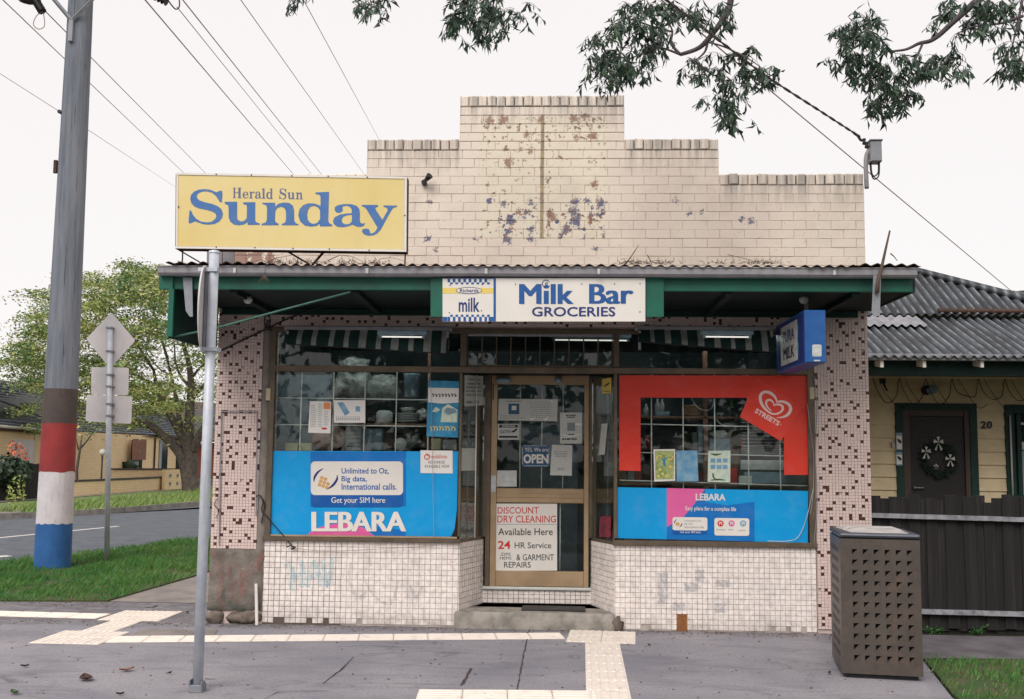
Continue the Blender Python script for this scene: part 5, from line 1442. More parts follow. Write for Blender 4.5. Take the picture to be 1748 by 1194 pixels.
p = poster('lower_sheet', [(942, 759.5), (977, 760.5), (976, 812.5), (939, 811.5)], 'paper', 'white sheet taped just right of the OPEN sign', 'notice', YD - .0008)
pr(p, 'printed_lines', 'greyink', lambda mb: (lines(mb, 945, 970, 771, 782, 4, YD - .002, .4, 12, True), lines(mb, 949, 966, 799, 804, 2, YD - .002, .5, 14, True)))
p = poster('blank_sheet', Q(847.5, 803.5, 882, 831), 'goodw', 'blank pale sheet in the lower left corner of the upper door glass', 'notice', YD)
p = poster('open_sign', rrect(890.5, 760, 938.5, 797, 4)[::-1], 'opensign', 'blue OPEN sign hanging on the door by a thread', 'sign', YD)
pr(p, 'sign_edge', 'goodw', lambda mb: (ribbon(mb, [(894,761.5,.9),(935,761.5,.9)], d1), ribbon(mb, [(894,795.6,.9),(935,795.6,.9)], d1), ribbon(mb, [(892,764,.9),(892,793,.9)], d1), ribbon(mb, [(937,764,.9),(937,793,.9)], d1)))
pr(p, 'lettering', 'signwhite', lambda mb: (text(mb, 'YES, We are', Q(895.5, 764.5, 935.5, 772.2), d2, bold=.02), text(mb, 'OPEN', Q(893.5, 775.5, 936, 791.5), d2, bold=.04)))
mk('thread', MB().tube([at(902, 760, YD), at(914.5, 737, YD), at(930, 760, YD)], .0012, 4), M['greyink'], p)
p = poster('dry_cleaning_sign', Q(845.5, 860, 951, 974.5), 'signwhite', 'white dry cleaning sign filling the lower door glass', 'sign', YD)
for t_, q_, b_ in (('DISCOUNT', Q(849.5, 866, 919.5, 877.2), .006), ('DRY CLEANING', Q(849, 880.5, 949, 892.5), .006), ('24', Q(850, 923.5, 871.5, 937.5), .02)): pr(p, 'lettering', 'redink', lambda mb: text(mb, t_, q_, d1, bold=b_))
for t_, q_, b_ in (('Available Here', Q(850.5, 902, 943.5, 914), .006), ('HR Service', Q(878.5, 926, 941, 936.5), .004), ('ZIPS', Q(854.5, 944, 871.5, 949), 0), ('HEMS', Q(853.5, 950.5, 873, 955.5), 0), ('& GARMENT', Q(881.5, 946.5, 945.5, 957), .004), ('REPAIRS', Q(860.5, 959.5, 906, 969.5), .004)): pr(p, 'lettering', 'ink', lambda mb: text(mb, t_, q_, d1, bold=b_))
pr(p, 'rule', 'greyink', lambda mb: fl(mb, Q(846.5, 895.2, 950, 895.9), d1))
# right window: red surround, ice-cream diamond, banner, calendars
p = poster('red_window_band', [(1057, 641), (1057, 803.5), (1093.5, 804.5), (1093.5, 679), (1338, 679.5), (1338.5, 811), (1379, 811), (1379, 641.5)], 'red', 'red vinyl band framing the top and sides of the right window', 'banner')
p = poster('ice_cream_sticker', [(1292, 643.5), (1263, 712), (1333, 753.5), (1368.5, 696)], 'red2', 'red diamond ice cream sticker with a double white heart', 'sticker', YG - .001)
def hp(x, y): return (1050 + x/5.14, 640 + y/5.14)
def heart(mb):
    O = [(1450,375,3),(1500,372,8),(1545,330,30),(1535,280,30),(1490,245,22),(1430,232,8)]
    def rb(pts): ribbon(mb, [(*hp(x, y), wd/5.14) for x, y, wd in pts], YG - .0024)
    rb([(1420,378,6),(1470,372,14),(1515,350,26),(1540,305,28),(1525,262,26),(1480,238,22),(1432,236,16),(1412,242,6)])
    rb([(1420,238,8),(1402,195,20),(1360,160,26),(1310,152,24),(1278,178,26),(1276,228,26),(1300,280,22),(1345,325,16),(1390,345,14),(1440,335,16),(1470,305,20),(1466,275,20),(1440,262,18),(1408,262,14),(1392,275,6)])
    rb([(1394,272,6),(1385,240,12),(1360,222,18),(1332,228,18),(1325,258,16),(1342,290,12),(1372,318,6)])
M['pinkwhite'] = simple('pinkish_white_print', srgb(238, 206, 200), .4)
pr(p, 'heart_mark', 'pinkwhite', heart)
def st_(mb):
    A = hp(1232, 312); B = hp(1440, 432); dx, dy = B[0]-A[0], B[1]-A[1]; l = math.hypot(dx, dy); nx, ny = dy/l, -dx/l; h_ = 9.6
    text(mb, 'STREETS', [(A[0]+nx*h_*.45, A[1]+ny*h_*.45), (B[0]+nx*h_*.45, B[1]+ny*h_*.45), (B[0]-nx*h_*.45, B[1]-ny*h_*.45), (A[0]-nx*h_*.45, A[1]-ny*h_*.45)], YG - .0024, bold=.03)
    ribbon(mb, [(*hp(1450,432), .8), (*hp(1456,436), .8), (*hp(1451,441), .8)], YG - .0026)
pr(p, 'lettering', 'pinkwhite', st_)
p = poster('window_banner', [(1054, 832), (1054, 919), (1379, 927), (1379.5, 838.5)], 'cyan', 'cyan phone-card banner across the bottom of the right window', 'banner')
pr(p, 'banner_print', 'lblue', lambda mb: flat(mb, [(1138.3, 921), (1288, 924.5), (1288, 837), (1203, 835), (1160, 880), (1138.3, 900)], a1))
pr(p, 'banner_print', 'magenta', lambda mb: flat(mb, [(1138.3, 900), (1165, 885), (1190, 855), (1203, 835), (1138.3, 833.6)], a2))
pr(p, 'banner_print', 'cyan', lambda mb: flat(mb, [(1204, 857), (1240, 863), (1288, 857), (1288, 837.2), (1204, 835.2)], a2))
pr(p, 'lettering', 'signwhite', lambda mb: (text(mb, 'LEBARA', Q(1187.5, 842.8, 1238.5, 854.5, .012), a4, bold=.03), text(mb, 'Easy plans for a complex life', Q(1170, 864.3, 1256.5, 873.5, .02), a4, bold=.012), text(mb, 'Get your SIM here', Q(1161, 906.5, 1196, 911.5, .01), a4, bold=.01)))
pr(p, 'slogan_box', 'deepblue', lambda mb: flat(mb, rrect(1148, 886, 1207.5, 913, 3)[::-1], a3))
pr(p, 'slogan_box', 'signwhite', lambda mb: (flat(mb, rrect(1148, 883, 1207.5, 905.5, 3.5, sl=.012)[::-1], YG - .005), flat(mb, rrect(1219.5, 884.5, 1279, 914.5, 3.5, sl=.012)[::-1], YG - .005)))
pr(p, 'lettering', 'greyink', lambda mb: (text(mb, 'Unlimited to Oz,', Q(1168.5, 887.5, 1197, 891.5), YG - .0062), text(mb, 'Big data,', Q(1168.5, 893, 1183, 896.8), YG - .0062), text(mb, 'International calls.', Q(1168.5, 898, 1202, 902), YG - .0062), lines(mb, 1223, 1238, 904, 906.5, 1, YG - .0062, .5, 2), lines(mb, 1243, 1255, 904, 906.5, 1, YG - .0062, .5, 3), lines(mb, 1261, 1276, 905, 907.5, 1, YG - .0062, .5, 4)))
for cx_, mt in ((1230, 'orange'), (1248.8, 'magenta'), (1268.5, 'poster_b')):
    pr(p, 'round_badge', {'orange': 'redink'}.get(mt, mt), lambda mb: flat(mb, disc(cx_, 894, 5.4, 16)[::-1], YG - .0062))
    pr(p, 'round_badge_mark', 'paperw', lambda mb: ribbon(mb, [(cx_-2, 896.5, 1.2), (cx_-1.5, 891.5, 1.2), (cx_, 893.5, 1.2), (cx_+1.6, 891.5, 1.2), (cx_+2, 896.5, 1.2)], YG - .0074))
pr(p, 'sim_mark', 'navy', lambda mb: (ribbon(mb, [(1155,887,.6),(1151.5,891,1.6),(1150.5,894.5,.5)], YG - .0062), ribbon(mb, [(1164.5,893,.6),(1163,897,1.8),(1160,900,.5)], YG - .0062)))
pr(p, 'sim_card', 'simgold', lambda mb: flat(mb, [(1152.5, 896.5), (1158.5, 898.5), (1160.5, 893.5), (1154.5, 891.5)], YG - .0062))
pG = poster('green_poster', [(1115.5, 767.5), (1152.5, 767), (1152.5, 821), (1117, 822.5)], 'paperw', 'green framed poster, leftmost of the three papers in the right window', 'poster')
pr(pG, 'printed_picture', 'poster_g', lambda mb: flat(mb, [(1119, 819), (1150.5, 818.5), (1150.5, 769.5), (1118, 770)], a1))
pr(pG, 'printed_shapes', 'teal', lambda mb: (ribbon(mb, [(1128,781,1),(1133,786,3),(1137,783,2),(1141,781,1)], a2), ribbon(mb, [(1134,786,3),(1134,793,4),(1137,797,1)], a2)))
pr(pG, 'printed_shapes', 'signyel', lambda mb: (ribbon(mb, [(1124,786,1),(1121,781,2.5),(1126,778,2),(1131,781,1)], a3), ribbon(mb, [(1139,784,1),(1145,785,2.5),(1148,780,2),(1143,778,1)], a3), [flat(mb, disc(xx, yy, 2.6, 8)[::-1], a3) for xx, yy in ((1124, 813), (1131, 809), (1138, 813), (1144, 797), (1127, 802))]))
pB = poster('blue_poster', [(1154.5, 769.5), (1190, 769.5), (1192.5, 822), (1155, 822)], 'poster_b', 'faded blue poster between the green poster and the calendar', 'poster')
pC = poster('calendar', [(1209, 770), (1247, 769.5), (1246.5, 824), (1208, 823)], 'poster_w', 'pale green calendar, rightmost of the three papers in the right window', 'calendar')
pr(pC, 'printed_grid', 'poster_b', lambda mb: [fl(mb, Q(1213 + (k % 3)*10.5, 783 + (k//3)*11, 1221 + (k % 3)*10.5, 790 + (k//3)*11), a1) for k in range(6)])
pr(pC, 'printed_shapes', 'goodg', lambda mb: (ribbon(mb, [(1217,808,2),(1218,815,3),(1222,818,1)], a1), ribbon(mb, [(1213,820,1),(1226,819,3),(1238,820,1)], a1), ribbon(mb, [(1213,775,1),(1222,776.5,3.5),(1232,775,1)], a1)))

# ================================================================== THINGS INSIDE THE WINDOWS
def shelf_unit(name, boards, uprights, lab, Y0=.3, Y1=.62):
    r0 = thing(name, (at(*boards[0][:2], Y0).x, (Y0+Y1)/2, .16), lab, 'shelf')
    for x0, py, x1 in boards:
        z = zpx((x0+x1)/2, py, Y0); mk('shelf_board', MB().cbox(xpx(x0, py, Y0), xpx(x1, py, Y0), Y0, Y1, z - .022, z, .003), M['wood'], r0)
    for x0, x1 in uprights: mk('upright', MB().cbox(xpx(x0, 740, Y0), xpx(x1, 740, Y0), Y0 + .0, Y0 + .04, .16, zpx(x0, 600, Y0), .003), M['wood'], r0)
    return r0
shelf_unit('display_shelf', [(560, 723, 728), (462, 771, 785)], [(728, 733)], 'brown display shelf inside the left window', .3, .62)
shelf_unit('display_shelf', [(1090, 711, 1290), (1060, 826, 1388)], [(1201, 1208.5)], 'brown display shelf and post inside the right window', .3, .62)
def gbox(px0, py0, px1, py1, Y, d, mat, lab, name='carton', cat='box', tilt=0, c=.006):
    x0, x1, z0, z1 = rect(px0, py0, px1, py1, Y); T_ = Matrix.Translation(Vector(((x0+x1)/2, Y, z0))) @ Matrix.Rotation(R(tilt), 4, 'Z')
    mb = MB(); mb.cbox(-(x1-x0)/2, (x1-x0)/2, 0, d, 0, z1-z0, c, 0, T_); return mk(name, mb, M[mat], label=lab, cat=cat, group='goods in the shop windows')
def gblob(px, py, rx, ry, Y, mat, lab, name='bag', cat='bag', wob=.3, seed=1):
    c_ = at(px, py, Y); k = at(px+1, py, Y).x - c_.x; mb = MB(); mb.blob(c_, rx*k, min(rx, ry)*k*.8, ry*k, 18, 12, 0, wob, seed); return mk(name, mb, M[mat], label=lab, cat=cat, group='goods in the shop windows')
gbox(466, 640, 566, 768, .66, .02, 'goodb', 'tall blue grey board behind the left window', 'back_board', 'board')
gblob(602, 660, 30, 28, .5, 'bag', 'puffy clear plastic bag high in the left window', seed=2)
gblob(650, 668, 34, 24, .52, 'bag', 'second puffy plastic bag right of the first', seed=7)
gblob(606, 622, 24, 12, .5, 'bag', 'plastic bag resting against the dark transom glass', seed=4)
p_ = at(703, 678, .45); mb = MB(); mb.lathe([(.001, 0), (.075, 0), (.085, .21), (.088, .215), (.088, .23), (.001, .23)], p_, 18); mk('tub', mb, M['goodb'], label='blue grey plastic tub on the upper shelf of the left window', cat='tub', group='goods in the shop windows')
p_ = at(656, 723, .42); mb = MB(); mb.lathe([(.001, 0), (.07, 0), (.085, .02), (.085, .1), (.06, .125), (.001, .13)], p_, 18); mk('covered_dish', mb, M['goodw'], label='white covered dish on the middle shelf', cat='dish', group='goods in the shop windows')
for k in range(4):
    p_ = at(697, 722 - k*4.2, .42); mb = MB(); mb.lathe([(.001, 0), (.07, .0), (.115, .015), (.118, .02), (.07, .008), (.001, .006)], p_, 18); mk('plate', mb, M['goodw'], label='white plate right of the covered dish, ' + ('lowest', 'second lowest', 'second from the top', 'topmost')[k] + ' of its stack', cat='plate', group='stacked plates in the left window')
gblob(697, 700, 13, 5, .42, 'bag', 'wrapped parcel on top of the stacked plates', wob=.4, seed=9)
gblob(722, 708, 9, 9, .42, 'goodw', 'small white bundle beside the stacked plates', wob=.4, seed=12)
gblob(562, 748, 27, 22, .4, 'pinkbag', 'pale pink round bag at the bottom of the left window', wob=.15, seed=5)
for k, w_ in enumerate(('topmost', 'second', 'third', 'fourth', 'fifth', 'lowest')): gbox(590, 730 + k*6.6, 616, 736 + k*6.6, .38, .12, 'goodw', 'white packet right of the pink bag, ' + w_ + ' of its stack of six', 'packet', 'packet', rnd.uniform(-3, 3), .004)
gbox(622, 732, 652, 769, .4, .1, 'goodb', 'grey blue box right of the white packets')
gblob(684, 759, 11.5, 11.5, .36, 'goodw', 'white round ball low in the left window', 'ball', 'ball', .02, 3)
gblob(706, 752, 15, 14, .5, 'bag', 'crumpled clear bag behind the white ball', seed=14)
gbox(486, 757, 508, 770, .34, .08, 'goody', 'pale yellow carton nearest the left jamb'); gbox(510.5, 757, 532, 770, .34, .08, 'goody', 'pale yellow carton next to the pink bag')
gbox(735, 749, 752, 768, .36, .08, 'goody', 'cream packet under the tall blue sheet'); gbox(756, 751, 778, 768, .36, .08, 'goodw', 'white packet under the tall blue sheet')
gbox(1168, 692, 1199, 710.5, .34, .2, 'cardb', 'brown cardboard box on the shelf of the right window'); gbox(1119, 703, 1143, 710.5, .34, .12, 'goodb', 'flat blue box on the shelf of the right window')
for i, px in enumerate((1103, 1122, 1130)):
    p_ = at(px, 710.5 - (7.6 if i else 0), .4); mb = MB(); mb.lathe([(.001, 0), (.022, 0), (.024, .07), (.01, .1), (.01, .12), (.001, .122)], p_, 12)
    mk('bottle', mb, M['goodw'], label=('white bottle at the left end of the right window shelf', 'white bottle standing on the flat blue box, left one', 'white bottle standing on the flat blue box, right one')[i], cat='bottle', group='goods in the shop windows')
gbox(1112, 728, 1166, 768, .66, .02, 'black', 'dark board behind the grille of the right window', 'dark_board', 'board')
gbox(1192, 724, 1200, 790, .5, .1, 'goodb', 'narrow grey blue box beside the brown post')
gbox(1211, 749, 1247, 800, .42, .18, 'goodb', 'grey blue machine on the counter in the right window', 'till', 'machine'); gblob(1228, 742, 14, 7, .48, 'goodw', 'white bundle on top of the grey blue machine', 'bundle', 'bundle', .25, 6)
gbox(1247, 799, 1259, 829, .4, .1, 'goodr', 'red box beside the calendar'); gbox(1210, 825, 1226, 832, .36, .06, 'magenta', 'small pink packet below the calendar')
gbox(1240, 760, 1262, 799, .6, .1, 'cardb', 'brown carton behind the red box')
mb = MB(); r_ = random.Random(3)
for k in range(46):
    q = at(1250 + r_.gauss(0, 3), 681 + k*1.2, .4) + Vector((0, r_.uniform(-.02, .02), 0)); a = r_.uniform(0, 6.28); d_ = Vector((math.cos(a)*.03, math.sin(a)*.02, -.03)); s_ = d_.cross(Vector((0, 1, .3))).normalized()*.01
    mb.poly([q, q + d_*.5 + s_, q + d_, q + d_*.5 - s_])
mk('hanging_plant', mb, M['goodg'], label='thin green plant trailing behind the right window', cat='plant', kind='stuff')
vb = thing('venetian_blind', at(1303, 800, .3), 'white slatted blind half folded behind the right window', 'blind')
for k in range(17):
    py = 700 + k*5.6 if k < 12 else 764 + (k-12)*3.4
    z = zpx(1303, py, .3); mk('slat', MB().box(xpx(1266, 760, .3), xpx(1342, 760, .3), .3, .325, z, z + .006, 0), M['goodw'], vb)
mk('folded_stack', MB().cbox(xpx(1265, 790, .29), xpx(1345, 790, .29), .29, .34, zpx(1303, 803, .29), zpx(1303, 786, .29), .006), M['goodw'], vb)
gbox(1270, 806, 1378, 826, .3, .2, 'goodb', 'long pale carton along the foot of the blind', 'long_carton', 'box', 2)
gbox(1262, 813, 1284, 829, .24, .05, 'goodw', 'white packet against the left end of the long carton')
mb = MB(); mb.tube([at(x, y, .2) for x, y in cr([(1180, 680), (1190, 695), (1204, 701), (1215, 697), (1219, 682)], 5)], .004, 5); mb.tube([at(x, y, .2) for x, y in cr([(1223, 716), (1230, 724), (1245, 728), (1258, 727)], 5)], .004, 5)
mk('loose_cord', mb, M['goodw'], label='white cord looped behind the top of the right window', cat='cord')
# deeper furniture so the room is not bare
def deep(name, x0, x1, y0, y1, z0, z1, mat, lab, cat='cabinet', n=0):
    r0 = thing(name, ((x0+x1)/2, (y0+y1)/2, z0), lab, cat); mk('case', MB().cbox(x0, x1, y0, y1, z0, z1, .01), M[mat], r0)
    for k in range(n):
        z = z0 + (z1-z0)*(k+1)/(n+1); mk('shelf_board', MB().box(x0+.02, x1-.02, y0 - .2, y0 - .002, z - .015, z), M['wood'], r0)
        r = random.Random(k*7 + int(x0*10)); x = x0+.05; gm = MB(); 
        while x < x1 - .15:
            wd = r.uniform(.05, .14); gm.box(x, x+wd, y0-.17, y0-.03, z + .001, z + r.uniform(.08, .24), r.randrange(5)); x += wd + r.uniform(.005, .05)
        mk('packets', gm, [M['goodw'], M['goodb'], M['cardb'], M['goodr'], M['goodg']], r0, kind='stuff')
    return r0
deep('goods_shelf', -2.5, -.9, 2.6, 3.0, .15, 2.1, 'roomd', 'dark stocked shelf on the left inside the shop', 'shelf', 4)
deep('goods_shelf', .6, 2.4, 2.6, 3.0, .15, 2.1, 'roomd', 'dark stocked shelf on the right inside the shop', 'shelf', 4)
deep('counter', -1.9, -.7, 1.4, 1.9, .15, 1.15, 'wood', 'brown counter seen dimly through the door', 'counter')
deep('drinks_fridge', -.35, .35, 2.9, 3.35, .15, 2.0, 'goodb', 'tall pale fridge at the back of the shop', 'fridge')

# ================================================================== SMALL THINGS ON THE FRONT
def cable(name, pts, r, lab, mat='cable', cat='cable', Y=-.02, n=5):
    P = [at(p[0], p[1], p[2] if len(p) > 2 else Y) for p in pts]
    P = [Vector(q) for q in cr([tuple(v) for v in P], 5)]
    return mk(name, MB().tube(P, r, n), M[mat], label=lab, cat=cat)
cable('black_cable', [(375, 600), (400, 588), (455, 562), (500, 541), (560, 520, -.2)], .008, 'black cable rising from the left pier to the canopy')
cable('cable_coil', [(458, 565), (451, 550), (455, 537), (461, 545), (460, 560), (464, 566)], .006, 'small coil of black cable at the top of the left window')
cable('black_cable', [(437, 848), (444, 846), (449, 858), (447, 872), (458, 885), (478, 908), (500, 934)], .006, 'black cable crossing the corner of the cyan banner', Y=-.02)
cable('black_cable', [(447, 850), (452, 862), (449, 880), (446, 893)], .006, 'short black cable end hanging at the left window jamb')
cable('cable_knot', [(490, 934), (497, 932), (503, 936), (497, 938), (505, 934)], .006, 'knotted black cable end on the white tiles')
cable('thin_wire', [(500, 936), (560, 941), (640, 938), (740, 932)], .0028, 'thin grey wire sagging across the top of the left tiles', 'wire')
cable('thin_wire', [(733, 570), (735, 640), (738, 760), (741, 932)], .0022, 'thin wire hanging down the right side of the left window', 'wire')
cable('grey_wire', [(1378, 690), (1384, 740), (1389, 780), (1388, 840), (1383, 880)], .004, 'grey wire running down the right window jamb', 'gutter')
cable('white_wire', [(1388, 835), (1378, 880), (1364, 915), (1345, 924), (1310, 924)], .0035, 'white wire looping down over the right cyan banner', 'goodw')
cable('grey_wire', [(1390, 640), (1394, 700), (1392, 780), (1395, 860), (1389, 930)], .004, 'grey wire beside the mosaic of the right pier', 'gutter')
fr_ = thing('conduit_frame', at(408, 930, -.012), 'thin metal frame fixed to the mosaic of the left pier', 'frame')
for a, b in (((378, 704), (374, 930)), ((377, 703), (440, 703)), ((439, 704), (437, 880))):
    A, B = at(*a, -.016), at(*b, -.016); mk('frame_bar', MB().tube([A, B], .0065, 4, smooth=False), M['gutter'], fr_)
cable('curled_wire', [(372, 850), (366, 862), (374, 872), (368, 885)], .004, 'short curled black wire on the left pier')
for px, py, lb in ((458, 672, 'left'), (1386, 670, 'right')):
    x0, x1, z0, z1 = rect(px - 4, py - 9, px + 4, py + 12, -.014); r0 = mk('junction_cover', MB().cbox(x0, x1, -.022, -.0125, z0, z1, .003), simple('yellowed_plastic', srgb(186, 172, 142), .5), label='yellowed plastic cover on the ' + lb + ' window jamb', cat='cover')
# security lamp on the bricks
p = at(724, 312, -.03); r0 = thing('flood_lamp', p, 'small dark spotlight fixed to the bricks beside the yellow sign', 'lamp')
mb = MB(); T_ = Vector((.6, -.5, .5)).normalized(); mb.tube([p + Vector((0, .02, 0)), p + Vector((0, -.02, .0))], .026, 10); mk('base', mb, M['black'], r0)
mb = MB(); q = p + Vector((.02, -.04, .01)); mb.tube([q, q + T_*.07], [.018, .034], 10); mk('lamp_head', mb, M['black'], r0)
# meter mast at the right end of the parapet
mx_ = xpx(1475, 270, .1)
r0 = thing('service_mast', (mx_, .1, zpx(1475, 300, .1)), 'grey bent pipe with a meter box at the right end of the parapet', 'mast')
mb = MB(); P = [at(*q, .1) for q in ((1476, 322), (1475, 302), (1474.5, 275), (1477, 262), (1483, 256), (1488, 254))]; P = [p + Vector((.02, 0, 0)) for p in P]; mb.tube([Vector(v) for v in cr([tuple(v) for v in P], 4)], .022, 8); mk('pipe', mb, M['gutter'], r0)
x0, x1, z0, z1 = rect(1485, 242, 1504, 277, .06); mk('meter_box', MB().cbox(x0, x1, .03, .15, z0, z1, .008), M['galv'], r0)
mk('box_lid', MB().cbox(x0 - .008, x1 + .008, .02, .16, z1 + .001, z1 + .014, .003), M['galv'], r0)
for dx in (0, 5): mk('cable_loop', MB().tube([Vector(v) for v in cr([tuple(at(x, y, .08)) for x, y in ((1485 + dx*.3, 277), (1487 + dx*.2, 295), (1492, 306 - dx), (1500 - dx*.2, 300 - dx), (1501 - dx*.3, 278))], 5)], .007, 6), M['cable'], r0)
mb = MB(); P = [at(*q, .08) for q in ((1458, 228), (1464, 232), (1470, 240), (1476, 238), (1474, 246), (1480, 244), (1478, 252), (1484, 250))]; mb.tube([Vector(v) for v in cr([tuple(v) for v in P], 4)], .013, 6); mk('cable_clamp', mb, M['cable'], r0)
# sticks and dry vine caught on the canopy
def twig(pts, r, lab, Y=FY - .1): 
    P = [at(x, y, Y) for x, y in pts]; n_ = len(P); mk('twig', MB().tube(P, [r*(1 - .6*i/(n_-1)) for i in range(n_)], 6), M['twig'], label=lab, cat='twig', group='twigs caught in the gutter')
twig([(1497, 500), (1499, 478), (1506, 452), (1512, 425), (1519, 394)], .018, 'tall bare stick standing in the right end of the gutter', FY - .16)
twig([(1520, 433), (1526, 438), (1532, 446)], .006, 'short dark twig right of the tall bare stick')
twig([(1066, 452), (1074, 443), (1083, 430), (1090, 419)], .007, 'dead twig poking up from the gutter right of the white sign')
twig([(1064, 448), (1080, 446), (1095, 451)], .004, 'low twig lying beside the dead twig over the gutter')
twig([(1105, 436), (1111, 446), (1113, 453)], .005, 'short twig leaning in the gutter near the middle')
twig([(450, 452), (470, 441), (500, 436)], .004, 'thin vine stem under the left part of the yellow sign'); twig([(560, 445), (580, 436), (600, 438), (622, 448)], .004, 'thin vine stem under the right part of the yellow sign')
twig([(640, 452), (650, 442), (668, 440), (690, 446)], .003, 'thin vine stem beside the right leg of the yellow sign')
twig([(1242, 435), (1265, 440), (1290, 447), (1340, 452)], .003, 'long thin vine stem lying over the gutter on the right')
mb = MB(); r_ = random.Random(9)
for k in range(420):
    c0 = r_.choice([455, 480, 505, 540, 590, 640, 1075, 1100, 1130, 1290, 1300, 1310, 1230]); q = at(c0 + r_.gauss(0, 14), 451 - abs(r_.gauss(0, 2.5)), FY - .08 + r_.uniform(-.03, .1))
    d_ = Vector((r_.gauss(0, 1), r_.gauss(0, .3), r_.gauss(.3, .6))).normalized()*r_.uniform(.02, .06); s_ = Vector((d_.z, 0, -d_.x)).normalized()*.003
    mb.poly([q - s_, q + d_, q + s_])
mk('gutter_litter', mb, M['twig'], label='dry stems and leaf litter gathered along the gutter', cat='litter', kind='stuff')
mb = MB(); base = at(452, 470, FY - .14)
for k in range(6): mb.tube([base, base + Vector(((k-2.5)*.012, -.01, -.035)), base + Vector(((k-2.5)*.022, -.01, -.07 - .01*(k % 3)))], .0025, 4)
mb.tube([base + Vector((0, 0, .12)), base], .002, 4); mk('dry_tuft', mb, M['twig'], label='dry weed tuft dangling from the left part of the gutter', cat='weed')

# ================================================================== PALING FENCE
FYp = .1
r0 = thing('paling_fence', (4.5, FYp, 0), 'dark weathered paling fence with two silvery rails right of the shop', 'fence')
x = XR + .02; k = 0
while x < 7.6:
    wd = rnd.uniform(.095, .112); fr2 = k % 2 == 0
    zt2 = at(1600, 847, FYp).z + rnd.gauss(0, .008) + (0 if fr2 else -.02) - (.05 if rnd.random() < .06 else 0)
    y = FYp - .012 if fr2 else FYp + .006
    mb = MB(); T_ = Matrix.Translation(Vector((x, y, .04 + rnd.uniform(-.02, .02)))) @ Matrix.Rotation(rnd.gauss(0, .006), 4, 'Y')
    mb.cbox(0, wd, 0, .014, 0, zt2 - .04, .002, 0, T_); mk('paling', mb, M['fencew'], r0)
    x += wd*(.86 if fr2 else .8); k += 1
for (a, b) in (((1484, 880), (1748, 887.5)), ((1484, 1042), (1748, 1049))):
    A, B = at(*a, FYp - .04), at(*b, FYp - .04); B = A + (B-A)*2.6; n = 30; P = [A.lerp(B, i/n) + Vector((0, 0, .004*mnoise.noise(Vector((i*.7, a[1], 0))))) for i in range(n+1)]
    mb = MB(); bs = [mb.add([p + Vector(q) for q in ((0, -.018, -.02), (0, -.018, .02), (0, .024, .022), (0, .024, -.02))]) for p in P]
    for i in range(n):
        for q in range(4): mb.face((bs[i]+q, bs[i]+(q+1) % 4, bs[i+1]+(q+1) % 4, bs[i+1]+q))
    mb.face([bs[0]+q for q in (3, 2, 1, 0)]); mb.face([bs[-1]+q for q in range(4)]); mk('rail', mb, M['rail'], r0)
mk('plinth_board', MB().cbox(XR + .02, 7.5, FYp + .024, FYp + .05, 0, .13, .003), M['fencew'], r0)
mk('fence_post', MB().cbox(XR + .01, XR + .02, FYp - .02, FYp + .09, 0, 1.42, .001), M['fencew'], r0)
def weed(px, py, n, h, lab, seed):
    r = random.Random(seed); c = gr(px, py); mb = MB()
    for k in range(n):
        a = r.uniform(0, 6.28); l = h*r.uniform(.4, 1); tip = c + Vector((math.cos(a)*l*.9, math.sin(a)*l*.35, l*r.uniform(.3, .9)))
        mb.tube([c, c.lerp(tip, .5) + Vector((0, 0, l*.15)), tip], .0015, 3, 1)
        for q in range(4):
            p = c.lerp(tip, .4+.2*q) + Vector((r.gauss(0, .01), r.gauss(0, .01), r.gauss(0, .01))); s_ = r.uniform(.008, .02); t = Vector((r.gauss(0,1), r.gauss(0,1), r.gauss(0,.5))).normalized(); u = t.cross(Vector((0, .3, 1))).normalized()
            mb.poly([p - t*s_, p + u*s_*.6, p + t*s_, p - u*s_*.6])
    mk('weed', mb, [M['leafW'], M['leafW']], label=lab, cat='weed')
weed(1668, 1086, 26, .14, 'bushy green weed at the foot of the paling fence', 1); weed(1592, 1084, 12, .13, 'sparse green weed at the fence beside the bin', 2); weed(1585, 1070, 6, .1, 'small weed sprig right beside the bin edge', 3)

# ================================================================== HOUSE NEXT DOOR (number 20)
HY = 4.6
hx0 = 3.1; hx1 = 12.0
house = thing('weatherboard_house', (6, 6, 0), 'cream weatherboard cottage with a grey corrugated iron roof behind the fence', 'house')
mk('wall_frame', MB().box(hx0, hx1, HY + .03, HY + .2, 0, 3.0), M['dgreen'], house)
mk('side_wall', MB().box(hx0, hx0 + .15, HY + .2, 12, 0, 3.0), M['weatherb'], house)
X = lambda px, py=760: xpx(px, py, HY)
bh = .18; z = .3; k = 0
dxa, dxb, wxa = X(1529), X(1668), X(1716)
zdt = zpx(1598, 689, HY)
while z < 2.95:
    segs = [(hx0, dxa - .002), (dxb + .002, wxa - .002)] if z + bh < zdt + .02 else [(hx0, hx1)]
    for a, b in segs:
        mb = MB(); zz = z; b0 = mb.add([(a, HY - .012, zz), (b, HY - .012, zz), (b, HY + .012, zz + bh + .01), (a, HY + .012, zz + bh + .01), (a, HY + .028, zz), (b, HY + .028, zz), (b, HY + .028, zz + bh + .01), (a, HY + .028, zz + bh + .01)])
        for f in ((0,1,2,3), (4,5,1,0), (7,3,2,6), (4,0,3,7), (1,5,6,2)): mb.face([b0+i for i in f])
        mk('weatherboard', mb, M['weatherb'], house)
    z += bh; k += 1
zd0 = .35
hd = mk('door', MB().cbox(X(1553), X(1646), HY + .005, HY + .03, zd0, zpx(1598, 711, HY), .004), simple('dark_screen_door', srgb(38, 34, 34), .6), house)
for (a, b, c, d) in ((1529, 1541, 0, 0), (1655, 1668, 0, 0)): bar('door_casing', X(a), X(b), HY - .03, HY + .029, zd0, zdt - .0, 'dgreen', house)
